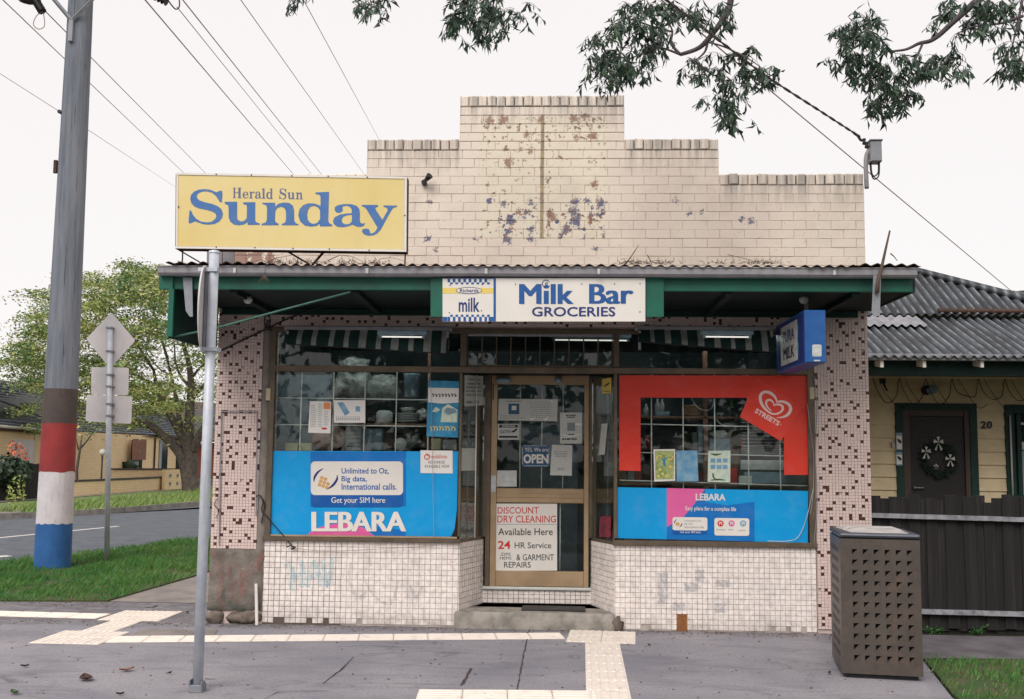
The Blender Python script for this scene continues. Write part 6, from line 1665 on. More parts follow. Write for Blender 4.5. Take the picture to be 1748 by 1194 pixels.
bar('door_head', X(1541) + .002, X(1655) - .002, HY - .034, HY + .029, zpx(1598, 700, HY), zdt + .0, 'dgreen', house)
M['brownjamb'] = simple('brown_jamb', srgb(70, 58, 52), .6)
for (a, b) in ((1541, 1553), (1646, 1655)): bar('door_jamb', X(a) + .002, X(b) - .002, HY - .02, HY + .028, zd0, zpx(1598, 700, HY) - .002, 'brownjamb', house)
bar('door_jamb', X(1553), X(1646), HY - .02, HY + .028, zpx(1598, 711, HY) + .001, zpx(1598, 700, HY) - .002, 'brownjamb', house)
mb = MB()
for i in range(12):
    for j in range(10):
        p = at(1560 + i*7.6 + (j % 2)*3.8, 716 + j*9, HY - .0); mb.box(p.x - .006, p.x + .006, HY - .001, HY + .004, p.z - .014, p.z + .014)
setp(mk('screen_lattice', mb, simple('lattice_metal', srgb(62, 58, 58), .5), hd), kind='stuff')
mb = MB(); p = at(1562, 833, HY - .03); mb.tube([p, p + Vector((.12, 0, 0))], .01, 6); mb.lathe([(.001, -.02), (.02, -.01), (.02, .0)], p, 8, axis='Y'); mk('handle', mb, M['galv'], hd)
# wreath
wr = thing('wreath', at(1603, 785, HY - .04), 'dark round Christmas wreath with silver bows on the cottage door', 'wreath')
c0 = at(1603, 786, HY - .03); mb = MB(); r_ = random.Random(4)
for k in range(900):
    a = r_.uniform(0, 6.283); rr = .2 + r_.gauss(0, .022); q = c0 + Vector((math.cos(a)*rr, r_.uniform(-.02, .03), math.sin(a)*rr)); d_ = Vector((r_.gauss(0,1), r_.gauss(0,.6), r_.gauss(0,1))).normalized()*.055; u = d_.cross(Vector((0,1,0))).normalized()*.009
    mb.poly([q, q + d_*.5 + u, q + d_, q + d_*.5 - u])
mk('greenery', mb, simple('dark_wreath_green', srgb(26, 42, 34), .8), wr, kind='stuff')
M['silver'] = simple('silver_ribbon', srgb(190, 188, 182), .35)
for bx, by, s_ in ((1602, 755, 1), (1581, 771, .9), (1622, 784, .9), (1598, 796, .4)):
    mb = MB(); q = lambda x, y: at(bx + x*s_, by + y*s_, HY - .07)
    for pts in ([(0,0),(-8,-5),(-9,2)], [(0,0),(8,-5),(9,3)], [(0,1),(-7,13),(-3,14)], [(0,1),(7,12),(4,15)], [(0,0),(-3,-9),(3,-9)]): mb.poly([q(*p) + Vector((0, rnd.uniform(-.01, .01), 0)) for p in pts])
    mk('bow', mb, M['silver'], wr)
for y0, y1, lb in ((739, 769, 'upper'), (771.5, 795, 'lower')):
    x0, x1, z0, z1 = rect(1529.5, y0, 1540.5, y1, HY - .032); r1 = mk('door_sticker', MB().box(x0, x1, HY - .034, HY - .0315, z0, z1), M['goodb'], label=lb + ' pale blue sticker on the green door casing of number twenty', cat='sticker')
    x0, x1, z0, z1 = rect(1530.5, y0 + 5, 1539.5, y1 - 2, HY - .036); pnl = mk('sticker_face', MB().box(x0, x1, HY - .0365, HY - .0345, z0, z1), M['paperw'], r1)
    mb = MB(); ribbon(mb, [(1532, (y0+y1)/2 - 4, 2), (1536, (y0+y1)/2, 5), (1538, (y0+y1)/2 + 3, 2)], HY - .0375); mk('printed_mark', mb, M['ink'], r1)
mb = MB(); p = at(1524, 760, HY - .02); mb.cbox(p.x - .02, p.x + .02, HY - .04, HY - .012, p.z - .04, p.z + .04, .006); mk('doorbell', mb, M['goodw'], label='small pale doorbell left of the cottage door', cat='doorbell')
nb_ = thing('house_number', at(1684, 733, HY - .02), 'black metal number 20 on the cream boards', 'house number')
for ch, x0, x1 in (('2', 1674.5, 1683.5), ('0', 1685, 1694)):
    vs, fs = text_geo(ch, .02); mb = MB(); q = Q(x0, 719, x1, 732); pts = [at(*quadpt(q, u, v), HY - .03) for u, v in vs]
    b = mb.add(pts); [mb.face([b+i for i in f]) for f in fs]; b = mb.add([p + Vector((0, .012, 0)) for p in pts]); [mb.face([b+i for i in f][::-1]) for f in fs]; mk('numeral', mb, M['ink'], nb_)
# window of the cottage
hw = mk('window', MB().cbox(wxa, wxa + .12, HY - .03, HY + .029, .6, zdt - .01, .004), M['dgreen'], house)
bar('window_head', wxa + .122, wxa + 1.6, HY - .03, HY + .029, zdt - .13, zdt - .01, 'dgreen', hw); bar('sash', wxa + .16, wxa + .22, HY - .01, HY + .028, .7, zdt - .132, 'dgreen', hw)
bar('meeting_rail', wxa + .222, wxa + 1.5, HY - .012, HY + .028, zpx(1740, 755, HY), zpx(1740, 768, HY), 'signback', hw); bar('meeting_rail', wxa + .222, wxa + 1.5, HY - .0, HY + .028, zpx(1740, 722, HY), zpx(1740, 725, HY), 'signback', hw)
mk('pane', MB().box(wxa + .2, wxa + 1.6, HY + .015, HY + .02, .6, zdt - .12), M['dwin'], hw); mk('curtain', MB().box(wxa + .225, wxa + 1.5, HY + .008, HY + .012, .6, zpx(1740, 770, HY)), M['curtain'], hw)
bar('sill', wxa - .06, wxa + 1.7, HY - .06, HY - .032, zpx(1740, 848, HY) - .03, zpx(1740, 845, HY), 'dgreen', hw)
mk('rod', MB().tube([at(1724, 710, HY - .05), at(1729, 848, HY - .05)], .012, 6), M['signback'], hw)
# verandah
EYv = 3.0
ze = zpx(1600, 605, EYv)
bar('eave_gutter', 3.0, 12, EYv - .06, EYv + .05, zpx(1600, 616, EYv), zpx(1600, 605.5, EYv), 'newiron', house)
bar('verandah_beam', 3.0, 12, EYv + .2, EYv + .26, zpx(1600, 642, EYv + .2), zpx(1600, 612, EYv + .2), 'dgreen', house)
bar('ceiling_bead', 3.0, 12, EYv + .3, EYv + .34, zpx(1600, 646, EYv + .3), zpx(1600, 641, EYv + .3), 'gold', house)
mk('verandah_ceiling', MB().box(3.0, 12, EYv + .26, HY, ze + .06, ze + .09), M['dgreen'], house)
for px in (1505, 1577.5, 1676, 1775):
    p = at(px + 2, 622, EYv - .02); mb = MB(); mb.prism([(p.x - .03, EYv - .02, p.z + .06), (p.x - .03, EYv - .02, p.z - .04), (p.x - .03, EYv + .2, p.z - .005), (p.x - .03, EYv + .2, p.z + .06)], .04, 0, (1, 0, 0)); mk('rafter_end', mb, M['white'], house)
p = at(1590, 666, HY - .12); r1 = thing('porch_lamp', p, 'round grey drum lamp over the cottage door', 'lamp'); mb = MB(); mb.lathe([(.001, -.06), (.055, -.06), (.06, -.05), (.06, .08), (.05, .1), (.001, .1)], p, 16, axis='Y'); mk('drum', mb, M['goodb'], r1)
mb = MB(); mb.lathe([(.001, -.002), (.066, .0), (.066, .1), (.001, .1)], p + Vector((-.035, .03, -.0)), 14, axis='Y'); mk('bracket', mb, M['black'], r1)
p = at(1508, 655, HY - .5); mb = MB(); mb.cbox(p.x - .03, p.x + .03, p.y - .02, p.y + .06, p.z - .0, p.z + .07, .008); mb.tube([p, p + Vector((.04, -.02, -.1))], .014, 6); mk('porch_camera', mb, M['black'], label='small dark camera hanging at the left end of the cottage verandah', cat='camera')
mb = MB(); r_ = random.Random(8)
for k in range(6):
    x0 = 1490 + k*45; P = cr([(x0, 646), (x0 + 8, 668), (x0 + 24, 692 - r_.random()*16), (x0 + 40, 676), (x0 + 44, 650), (x0 + 50, 646)], 5); mb.tube([at(x, y, HY - .35 + .02*math.sin(x)) for x, y in P], .006, 4)
    P = cr([(x0 + 10, 646), (x0 + 20, 660 + r_.random()*10), (x0 + 44, 696), (x0 + 62, 690)], 5); mb.tube([at(x, y, HY - .3) for x, y in P], .004, 4)
mk('light_string', mb, M['black'], label='dark looping string of party lights under the cottage verandah', cat='light string', kind='stuff')
# corrugated roof
t1, t2 = math.tan(R(24)), math.tan(R(34)); YR1 = 4.5
zr1 = ze + (YR1 - EYv)*t1 + .06
def on_plane(px, py):
    d = ray(px, py); k = (zr1 + (CAMP.y - YR1)*t2 - CAMP.z)/(d.z - d.y*t2); return CAMP + d*k
hA, hB = on_plane(1566, 470), on_plane(1748, 517)
ridgeY = hA.y
def ytop(x): return min(ridgeY, hA.y + (hB.y - hA.y)*(x - hA.x)/(hB.x - hA.x))
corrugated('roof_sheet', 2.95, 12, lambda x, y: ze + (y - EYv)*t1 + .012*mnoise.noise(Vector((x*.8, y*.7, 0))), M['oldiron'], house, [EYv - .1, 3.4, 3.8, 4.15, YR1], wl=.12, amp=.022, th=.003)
def corr_clip():
    wl, amp, per = .12, .022, 8; mb = MB(); x0, x1 = 2.64, hB.x + (hA.y - YR1)/(hA.y - hB.y)*(hB.x - hA.x)*0 + 3.0; n = int((x1-x0)/wl*per); cols = []
    for i in range(n+1):
        x = x0 + (x1-x0)*i/n; yt = max(YR1 + .02, ytop(x)); col = []
        for j in range(6):
            y = YR1 - .08 + (yt - YR1 + .08)*j/5; col.append((x, y, zr1 + .03 + (y - YR1)*t2 + amp*math.sin(2*math.pi*x/wl) + .01*mnoise.noise(Vector((x*.8, y, 3)))))
        cols.append(mb.add(col))
    for i in range(n):
        for j in range(5): mb.face((cols[i]+j, cols[i+1]+j, cols[i+1]+j+1, cols[i]+j+1), 0, True)
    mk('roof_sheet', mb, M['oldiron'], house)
corr_clip()
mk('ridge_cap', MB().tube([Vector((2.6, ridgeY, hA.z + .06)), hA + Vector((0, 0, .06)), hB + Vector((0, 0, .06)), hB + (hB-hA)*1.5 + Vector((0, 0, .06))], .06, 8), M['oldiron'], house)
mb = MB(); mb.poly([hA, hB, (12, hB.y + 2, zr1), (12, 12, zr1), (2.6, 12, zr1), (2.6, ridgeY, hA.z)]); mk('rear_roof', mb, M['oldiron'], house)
mb = MB(); P = [Vector((x, YR1 - .06 - (.0), zr1 + .03)) for x in (6.2, 7.4, 9, 12)]; 
A = on_plane(1610, 548); mb.tube([Vector((A.x, YR1 - .02, zr1 + .04)), Vector((A.x + 1.5, YR1 - .02, zr1 + .035)), Vector((12, YR1 - .05, zr1 + .02))], .035, 6); mk('flashing', mb, M['rust'], house)
ys = [4.0, 4.2, 4.42]
pz = corrugated('patch_sheet', 4.08, 5.05, lambda x, y: ze + (y - EYv)*t1 + .05, M['newiron'], house, ys, wl=.12, amp=.018, th=.003); setp(pz, 'paler patched roof sheet')
p = at(1750, 512, 8.5); r1 = mk('flue', MB().lathe([(.09, -.4), (.09, .13), (.16, .13), (.16, .15), (.001, .17)], p, 16), M['galv'], house)

# ================================================================== LITTER BIN
bw, bd = .557, .66; FL = gr(1438.5, 1157.5); bang = math.atan2(-.091, .55)
TB = Matrix.Translation(Vector((FL.x, FL.y, 0))) @ Matrix.Rotation(bang, 4, 'Z')
binr = thing('litter_bin', TB @ Vector((bw/2, bd/2, 0)), 'bronze steel litter bin with rows of punched square holes', 'litter bin')
zt3 = at(1440, 919.5, FL.y).z
def punched(name, w_, z0, z1, cols, rows, cx0, pitch, cz1, pz_, hs, T_, parent):
    mb = MB(); xs = sorted({0, w_} | {cx0 + i*pitch for i in range(cols)} | {cx0 + i*pitch + hs for i in range(cols)})
    zs_ = sorted({z0, z1} | {cz1 - j*pz_ for j in range(rows)} | {cz1 - j*pz_ - hs for j in range(rows)})
    hx = {round(cx0 + i*pitch, 5) for i in range(cols)}; hz = {round(cz1 - j*pz_ - hs, 5) for j in range(rows)}; th = .003
    def V(x, y, z): return T_ @ Vector((x, y, z))
    for i in range(len(xs)-1):
        for j in range(len(zs_)-1):
            x0, x1, a, b = xs[i], xs[i+1], zs_[j], zs_[j+1]
            if round(x0, 5) in hx and round(a, 5) in hz:
                mb.poly([V(x0, 0, b), V(x0, th, b), V(x0, th, a), V(x0, 0, a)]); mb.poly([V(x1, 0, b), V(x1, th, b), V(x0, th, b), V(x0, 0, b)])
                (mb.poly([V(x0 + .002, .0012, a), V(x1, .0012, a), V(x1, .0012, b - .002)]) if name == 'front_panel' else mb.poly([V(x0 + .02, .0012, a), V(x1, .0012, a), V(x1, .0012, a + .01)])) ; mb.poly([V(x0 + .002, .0012, a), V(x1, .0012, b - .002), V(x1 - .004, .012, b - .004), V(x0 + .004, .012, a + .004)]) if name == 'front_panel' else None
            else: mb.poly([V(x0, 0, a), V(x1, 0, a), V(x1, 0, b), V(x0, 0, b)])
    return mk(name, mb, M['binm'], parent)
hs = .0385; pz_ = .0765
punched('front_panel', bw, .035, zt3, 6, 11, .083, .0765, zt3 - .075, pz_, hs, TB, binr)
TL_ = TB @ Matrix.Translation(Vector((0, bd, 0))) @ Matrix.Rotation(R(-90), 4, 'Z')
punched('side_panel', bd, .035, zt3, 6, 11, .11, .0765, zt3 - .075, pz_, hs, TL_, binr)
TR_ = TB @ Matrix.Translation(Vector((bw, 0, 0))) @ Matrix.Rotation(R(90), 4, 'Z')
punched('side_panel', bd, .035, zt3, 6, 11, .11, .0765, zt3 - .075, pz_, hs, TR_, binr)
mk('back_panel', MB().box(0, bw, bd - .012, bd, .035, zt3, 0, TB), M['binm'], binr)
mk('liner', MB().box(.05, bw - .05, .05, bd - .05, .03, zt3 - .03, 0, TB), M['black'], binr)
mk('plinth', MB().box(.03, bw - .03, .03, bd - .03, 0, .035, 0, TB), M['black'], binr)
mb = MB(); mb.box(-.006, bw + .006, -.012, bd + .006, zt3 + .008, zt3 + .042, 0, TB); lid = mk('lid', mb, M['binlid'], binr, bevel=.016)
mb = MB(); mb.box(.01, bw - .01, .01, bd - .01, zt3 - .002, zt3 + .008, 0, TB); mk('lid_gap', mb, M['black'], binr)
mb = MB(); b = mb.add([TB @ Vector(q) for q in ((.13, .12, zt3 + .046), (bw - .13, .12, zt3 + .046), (bw - .1, bd - .06, zt3 + .062), (.1, bd - .06, zt3 + .062), (.09, .06, zt3 + .0425), (bw - .06, .06, zt3 + .0425), (bw - .04, bd - .03, zt3 + .0425), (.04, bd - .03, zt3 + .0425))])
for f in ((0,1,2,3), (4,5,1,0), (5,6,2,1), (6,7,3,2), (7,4,0,3)): mb.face([b+i for i in f])
mk('lid_plate', mb, simple('worn_bright_steel', srgb(206, 200, 196), .45, .1, col2=srgb(160, 156, 154), sc_=12), lid)

# ================================================================== POLES AND ROAD SIGNS
def yp(p, Y): return at(p[0], p[1], Y)
PY = -2.62; a = gr(337, 1181); b = at(366, 430, a.y)
r0 = thing('sign_post', a, 'tall galvanised post holding a round sign seen edge-on', 'sign post')
PY = a.y
mk('post', MB().tube([a, a.lerp(b, .5), b], .034, 14), M['pole_g'], r0); mb = MB(); mb.lathe([(.037, -.012), (.037, .004), (.02, .009), (.001, .01)], b, 14); mk('post_cap', mb, M['pole_g'], r0)
mb = MB(); mb.cbox(a.x - .045, a.x + .042, a.y - .045, a.y + .045, 0, .05, .004); mb.cbox(a.x - .047, a.x - .036, a.y - .047, a.y + .02, .05, .085, .002); mb.cbox(a.x + .035, a.x + .043, a.y - .047, a.y + .02, .05, .072, .002); mk('foot_bracket', mb, M['galv'], r0)
c0 = at(347.5, 528, PY); nrm = Vector((-.975, -.22, 0)).normalized(); T_ = Matrix.Translation(c0) @ nrm.to_track_quat('Z', 'Y').to_matrix().to_4x4()
mb = MB(); prof = [(.001, .006), (.285, .006), (.3, .0), (.302, -.008), (.295, -.008), (.28, -.001), (.001, -.001)]
for r_, h_ in prof: pass
t = MB(); t.lathe(prof, (0, 0, 0), 40); t.v = [T_ @ v for v in t.v]; mk('sign_plate', t, M['signback'], r0)
for py in (462, 597):
    q = at(362, py, PY); q2 = at(350, py, PY); mk('clamp', MB().box(min(q.x, q2.x) - .035, q.x + .05, PY - .042, PY + .042, q.z - .013, q.z + .013), M['pole_g'], r0)
mk('stiffener', MB().box(c0.x + .01, c0.x + .03, c0.y - .02, c0.y + .04, c0.z - .27, c0.z + .27), M['galv'], r0)
# group of signs seen from behind
a = gr(182, 960); b = at(188.5, 558, a.y); YB = a.y
r0 = thing('road_sign', a, 'backs of a diamond and two square road signs on a grey post', 'road sign')
mk('post', MB().tube([a, b], .038, 12), M['pole_g'], r0)
def splate(pts, nm='sign_plate', off=-.0):
    P = cr(pts, 1, True) if False else pts; mb = MB(); mb.prism([at(x, y, YB + .045) for x, y in P], .004, 0); return mk(nm, mb, M['signback'], r0)
def rounded(pts, rr=4):
    out = []; n = len(pts)
    for i in range(n):
        p0, p1, p2 = [Vector(pts[j % n]) for j in (i-1, i, i+1)]; u = (p0-p1).normalized()*rr; v = (p2-p1).normalized()*rr
        for t in (0, .33, .67, 1): out.append(tuple((p1+u)*(1-t)**2 + p1*2*t*(1-t) + (p1+v)*t*t))
    return out
splate(rounded([(190, 533), (147, 579), (188, 629), (231, 582)])[::-1]); splate(rounded([(156, 627), (155.5, 674), (219, 675), (220, 628)])[::-1]); splate(rounded([(148, 674), (146, 719.5), (224, 724), (225.5, 677)])[::-1])
for py in (560, 600, 640, 660, 690, 710): p = at(188, py, YB); mk('clamp', MB().box(p.x - .05, p.x + .05, YB - .044, YB + .0445, p.z - .012, p.z + .012), M['galv'], r0)
# striped utility pole
a = gr(89, 971); YPp = a.y
r0 = thing('power_pole', a, 'tall timber power pole painted red, white and blue round its foot', 'power pole')
top = at(138, 0, YPp); ax = (top - a)
def pc(py): # point on the axis seen at row py
    t = (971 - py)/971; z = at(89 + 49*t, py, YPp).z; k = (z - a.z)/ax.z; return a + ax*k
def pr_(py): return .238 - .075*(971 - py)/971
def polesec(nm, y0, y1, mat, extra=0.0, wob=0):
    P = []; n = 10
    for i in range(n+1):
        y = y0 + (y1-y0)*i/n; P.append((pc(y), pr_(y) + extra))
    mb = MB(); mb.tube([p for p, r in P], [r for p, r in P], 48, cap=False)
    if wob:
        for k_ in range(48): mb.v[k_] += Vector((0, 0, wob*mnoise.noise(Vector((k_*.45, y0, 0)))))
    o = mk(nm, mb, M[mat], r0)
    return o
polesec('blue_band', 974, 889, 'poleblue', .002); polesec('white_band', 893.5, 801, 'polewhite', .004, .02); polesec('red_band', 805.5, 720, 'polered', .006, .022); polesec('brown_band', 723.5, 665, 'poledk', .007, .018)
polesec('pole', 668, -420, 'polew', .004, .01)
def pp(px, py, dy=0): return at(px, py, YPp + dy)
for i, (p0, p1) in enumerate((((121, 34), (72, -25)), ((124, 34), (196, -40)))): 
    A, B = pp(*p0, -.2), pp(*p1, -.2); t = (B-A).normalized(); mb = MB(); mb.tube([A, B], .03, 4, smooth=False); mk('brace', mb, M['galv'], r0)
A, B = pp(-160, -75, -.22), pp(440, -75, -.22); mk('crossarm', MB().box(A.x, B.x, A.y - .05, A.y + .05, A.z - .06, A.z + .06), M['polew'], r0)
mb = MB(); A = pp(122, 48, -.19); mb.box(A.x - .03, A.x + .03, A.y - .03, A.y + .03, A.z - .2, A.z + .12); mk('bolt_plate', mb, M['galv'], r0)
for nm, pts in (('strain_insulator', [(60, 0), (66, 10), (72, 20)]), ('strain_insulator', [(248, -14), (268, -6), (284, 3)])):
    mb = MB(); P = [pp(x, y, -.2) for x, y in pts]; n = 12; PP = [P[0].lerp(P[-1], i/n) for i in range(n+1)]; mb.tube(PP, [.03 if i % 2 else .065 for i in range(n+1)], 8); mk(nm, mb, M['black'], r0)
mb = MB(); mb.blob(pp(50, -1, -.2), .14, .1, .07, 10, 6, 0, .3, 3); mk('cable_joint', mb, M['black'], r0)
mk('wire_loop', MB().tube([Vector(v) for v in cr([tuple(pp(x, y, -.2)) for x, y in ((72, 20), (62, 28), (57, 42), (66, 50), (76, 44), (74, 22))], 5)], .007, 4), M['wire'], r0)
mk('wire_loop', MB().tube([Vector(v) for v in cr([tuple(pp(x, y, -.2)) for x, y in ((284, -4), (292, 8), (300, 16), (306, 12), (306, 0))], 5)], .01, 4), M['black'], r0)
x0, x1, z0, z1 = rect(92, 274, 97.5, 296, YPp - .1); mk('tag_plate', MB().cbox(x0, x1, YPp - .12, YPp - .08, z0, z1, .003), M['rust'], r0); mk('tag_arm', MB().tube([pp(97, 285, -.1), pp(105, 285, -.1)], .012, 5), M['rust'], r0)
mk('hook', MB().tube([pp(100, 190, -.1), pp(109, 195, -.1)], .03, 6), M['black'], r0)
# ------------------------------------------------------------------ overhead wires
def wire(p0, Y0, p1, Y1, r, lab, ext0=0.0, ext1=0.0, name='overhead_wire', mat='wire', sag=.0):
    A = at(*p0, Y0); B = at(*p1, Y1); d = B-A; A2 = A - d*ext0; B2 = B + d*ext1; n = 16
    P = [A2.lerp(B2, i/n) - Vector((0, 0, sag*4*(i/n)*(1-i/n))) for i in range(n+1)]
    return mk(name, MB().tube(P, r*.8, 5), M[mat], label=lab, cat='wire', group='overhead wires')
wire((8, 3), 4.2, (310, 292), 30, .011, 'overhead wire passing behind the power pole to the top left of the yellow sign', .02, .8)
wire((72, 14), 4.2, (347, 292), 30, .011, 'overhead wire from the power pole insulator to behind the yellow sign', 0, .8)
wire((0, 126), 4.0, (102, 191), 4.31, .006, 'thin wire from the left edge to the hook on the power pole', .5, 0)
wire((150, 222), 4.4, (300, 320), 26, .005, 'thin faint wire from the power pole down to the yellow sign', 0, .6)
wire((252, 5), 3, (500, 297), 32, .013, 'thick overhead wire leftmost of the three above the yellow sign', .1, .8)
wire((302, 12), 4.2, (531, 297), 34, .009, 'overhead wire in the middle of the three above the yellow sign', 0, .8)
wire((312, 0), 3.5, (548, 297), 34, .012, 'overhead wire rightmost of the three above the yellow sign', .05, .8)
wire((411, 0), 3.5, (616, 290), 34, .009, 'thin overhead wire left of the parapet', .1, .8)
wire((518, 0), 3.5, (648, 240), 34, .008, 'thin overhead wire running down behind the left tier of the parapet', .1, .9)
wire((1184, 46), -.9, (1748, 515), 10, .0085, 'long brown wire crossing the sky down past the right end of the parapet', 1.2, .3)
mb = MB(); P = [at(x, y, Yv) for x, y, Yv in ((940, -170, -5), (1100, -30, -3.2), (1205, 52, -2.0), (1305, 128, -1.0), (1400, 190, -.3), (1468, 234, .08))]; P = [Vector(v) for v in cr([tuple(v) for v in P], 14)]
for ph in (0, math.pi):
    mb.tube([p + Vector((0, math.cos(i*1.3 + ph), math.sin(i*1.3 + ph)))*.008 for i, p in enumerate(P)], .0065, 5)
mk('service_cable', mb, simple('brown_cable', srgb(84, 70, 68), .6), label='twisted service cable coming down to the mast on the parapet', cat='cable')

# ================================================================== OVERHANGING TREE
gum = thing('gum_tree', (7.2, -3.4, 0), 'tree with drooping narrow dark leaves hanging in over the top of the picture', 'tree')
tr = MB(); fork = Vector((6.6, -3.0, 4.6)); tr.tube([Vector((7.2, -3.4, -.02)), Vector((7.1, -3.3, 1.2)), Vector((6.9, -3.2, 3)), fork], [.3, .25, .2, .17], 14); mk('trunk', tr, M['barkG'], gum)
GY = -1.6
def gp(px, py, dy=0): return at(px, py, GY + dy)
def branch(pts, r0_, r1_, lab=None):
    P = [Vector(v) for v in cr([tuple(p) for p in pts], 6)]; n = len(P) - 1
    P = [p + Vector((mnoise.noise(p*2.3), mnoise.noise(p*2.1 + Vector((5,0,0))), mnoise.noise(p*2.2 + Vector((0,5,0)))))*.035 for p in P]
    mk('branch', MB().tube(P, [(r0_ + (r1_-r0_)*i/n)*.68 for i in range(n+1)], 7), M['barkG'], gum); return P
main = Vector((3.2, -2.0, 7.3)); ma2 = gp(1240, -90)
branch([fork, Vector((5.2, -2.5, 6.3)), main, Vector((1.9, -1.8, 7.1)), ma2], .13, .05)
branch([ma2, gp(1243, 0), gp(1232, 35), gp(1208, 68), gp(1190, 82), gp(1163, 92)], .045, .022); branch([gp(1212, 62), gp(1206, 85), gp(1188, 103)], .02, .008)
branch([gp(1163, 92), gp(1150, 72), gp(1152, 50), gp(1145, 35)], .02, .008); branch([gp(1163, 92), gp(1145, 84), gp(1128, 78), gp(1105, 75)], .016, .006)
branch([gp(1188, 103), gp(1205, 120), gp(1230, 135), gp(1255, 150)], .012, .005); branch([gp(1255, 150), gp(1250, 175), gp(1240, 195)], .006, .003)
branch([gp(1208, 68), gp(1240, 78), gp(1275, 100), gp(1300, 120)], .012, .005); branch([gp(1130, 78), gp(1100, 90), gp(1060, 110), gp(1040, 130)], .012, .005)
branch([gp(1152, 50), gp(1110, 40), gp(1060, 30), gp(1030, 50)], .012, .005)
fB = Vector((4.2, -2.2, 6.0)); branch([fork, Vector((5.4, -2.6, 5.6)), gp(1748, -35), gp(1668, 0)], .11, .05)
branch([gp(1668, 0), gp(1645, 25), gp(1612, 55), gp(1588, 70), gp(1565, 75), gp(1540, 87), gp(1505, 92)], .042, .01); branch([gp(1572, 74), gp(1562, 95), gp(1553, 112), gp(1545, 130)], .016, .006)
branch([gp(1748, 30), gp(1722, 38), gp(1700, 42), gp(1665, 48), gp(1635, 62)], .02, .006); branch([gp(1690, 0), gp(1665, 30), gp(1640, 50)], .02, .008); branch([gp(1748, -5), gp(1740, 40), gp(1732, 70), gp(1725, 95)], .018, .006)
branch([ma2, gp(1000, -110), gp(850, -90), gp(835, -20), gp(825, 40)], .04, .008); branch([gp(1000, -110), gp(700, -120), gp(640, -50), gp(632, 0)], .03, .006); branch([gp(700, -120), gp(530, -70), gp(511, -8)], .018, .004)
clus = [  # px, py, rx, ry, weight
 (1040,62,20,12,1.0),(1015,72,14,12,.7),(1065,40,26,22,1.6),(1100,25,24,24,1.8),(1085,8,40,14,1.8),(1130,15,22,20,1.3),(1098,60,14,24,1.4),(1108,80,12,14,1.0),(1045,105,28,18,1.9),(1052,128,20,18,1.9),(1010,120,12,14,.9),(1075,105,12,24,1.0),(1040,95,24,10,1.0),
 (1135,45,16,24,.8),(1165,15,24,14,1.0),(1185,35,16,14,.6),(1205,20,16,20,1.0),(1228,10,14,14,.8),(1243,40,9,20,1.0),(1125,70,16,16,.8),(1108,100,14,12,.6),(1090,125,16,10,.5),(1180,108,14,12,.7),(1190,125,16,12,.9),(1205,95,10,10,.4),
 (1222,118,14,10,.6),(1235,140,16,12,1.0),(1260,95,16,10,.8),(1285,85,14,8,.6),(1278,118,18,12,1.2),(1305,120,18,10,.8),(1295,140,18,12,.8),(1268,135,12,10,.6),(1240,175,18,12,1.1),(1250,190,14,14,1.1),(1205,168,14,8,.6),(1268,165,9,8,.4),(1243,205,8,8,.5),(1282,205,10,6,.15),
 (790,20,26,30,2.2),(830,10,30,22,2.2),(820,45,24,16,1.6),(850,30,22,20,1.3),(880,15,16,14,.7),(775,40,14,16,.9),(825,68,10,14,.7),(865,52,14,10,.5),(788,65,8,10,.3),(905,25,8,10,.2),(800,-5,40,10,1.4),
 (632,3,26,10,1.1),(650,12,16,8,.6),(610,8,10,8,.4),(511,8,6,10,.35),(513,-5,10,8,.4),
 (1440,55,18,14,1.1),(1460,40,26,20,1.7),(1490,30,16,12,.8),(1480,60,22,18,1.6),(1500,75,14,14,1.0),(1440,85,16,14,1.2),(1465,100,26,18,2.0),(1495,115,26,20,2.0),(1475,130,20,14,1.2),(1510,140,24,18,1.9),(1500,170,18,18,1.5),(1530,150,22,16,1.5),(1550,120,22,14,1.4),(1575,125,20,16,1.0),
 (1520,180,14,12,.9),(1490,190,8,10,.4),(1560,160,14,12,.9),(1540,95,18,10,.7),(1600,100,22,14,1.3),(1625,98,18,14,1.2),(1640,112,10,10,.5),(1605,120,16,10,.6),(1430,110,8,14,.3),
 (1618,12,22,14,1.2),(1650,30,20,18,1.1),(1690,20,24,20,1.8),(1720,10,24,14,1.6),(1665,5,24,10,1.2),(1700,55,14,8,.4),(1640,55,10,10,.4),(1605,40,12,14,.5),(1672,50,14,10,.6),(1730,95,16,16,1.5),(1742,115,12,14,1.2),(1712,125,14,8,.7),(1720,78,10,8,.5),(1745,60,10,20,.7)]
mb = MB(); tw = MB(); r = random.Random(21)
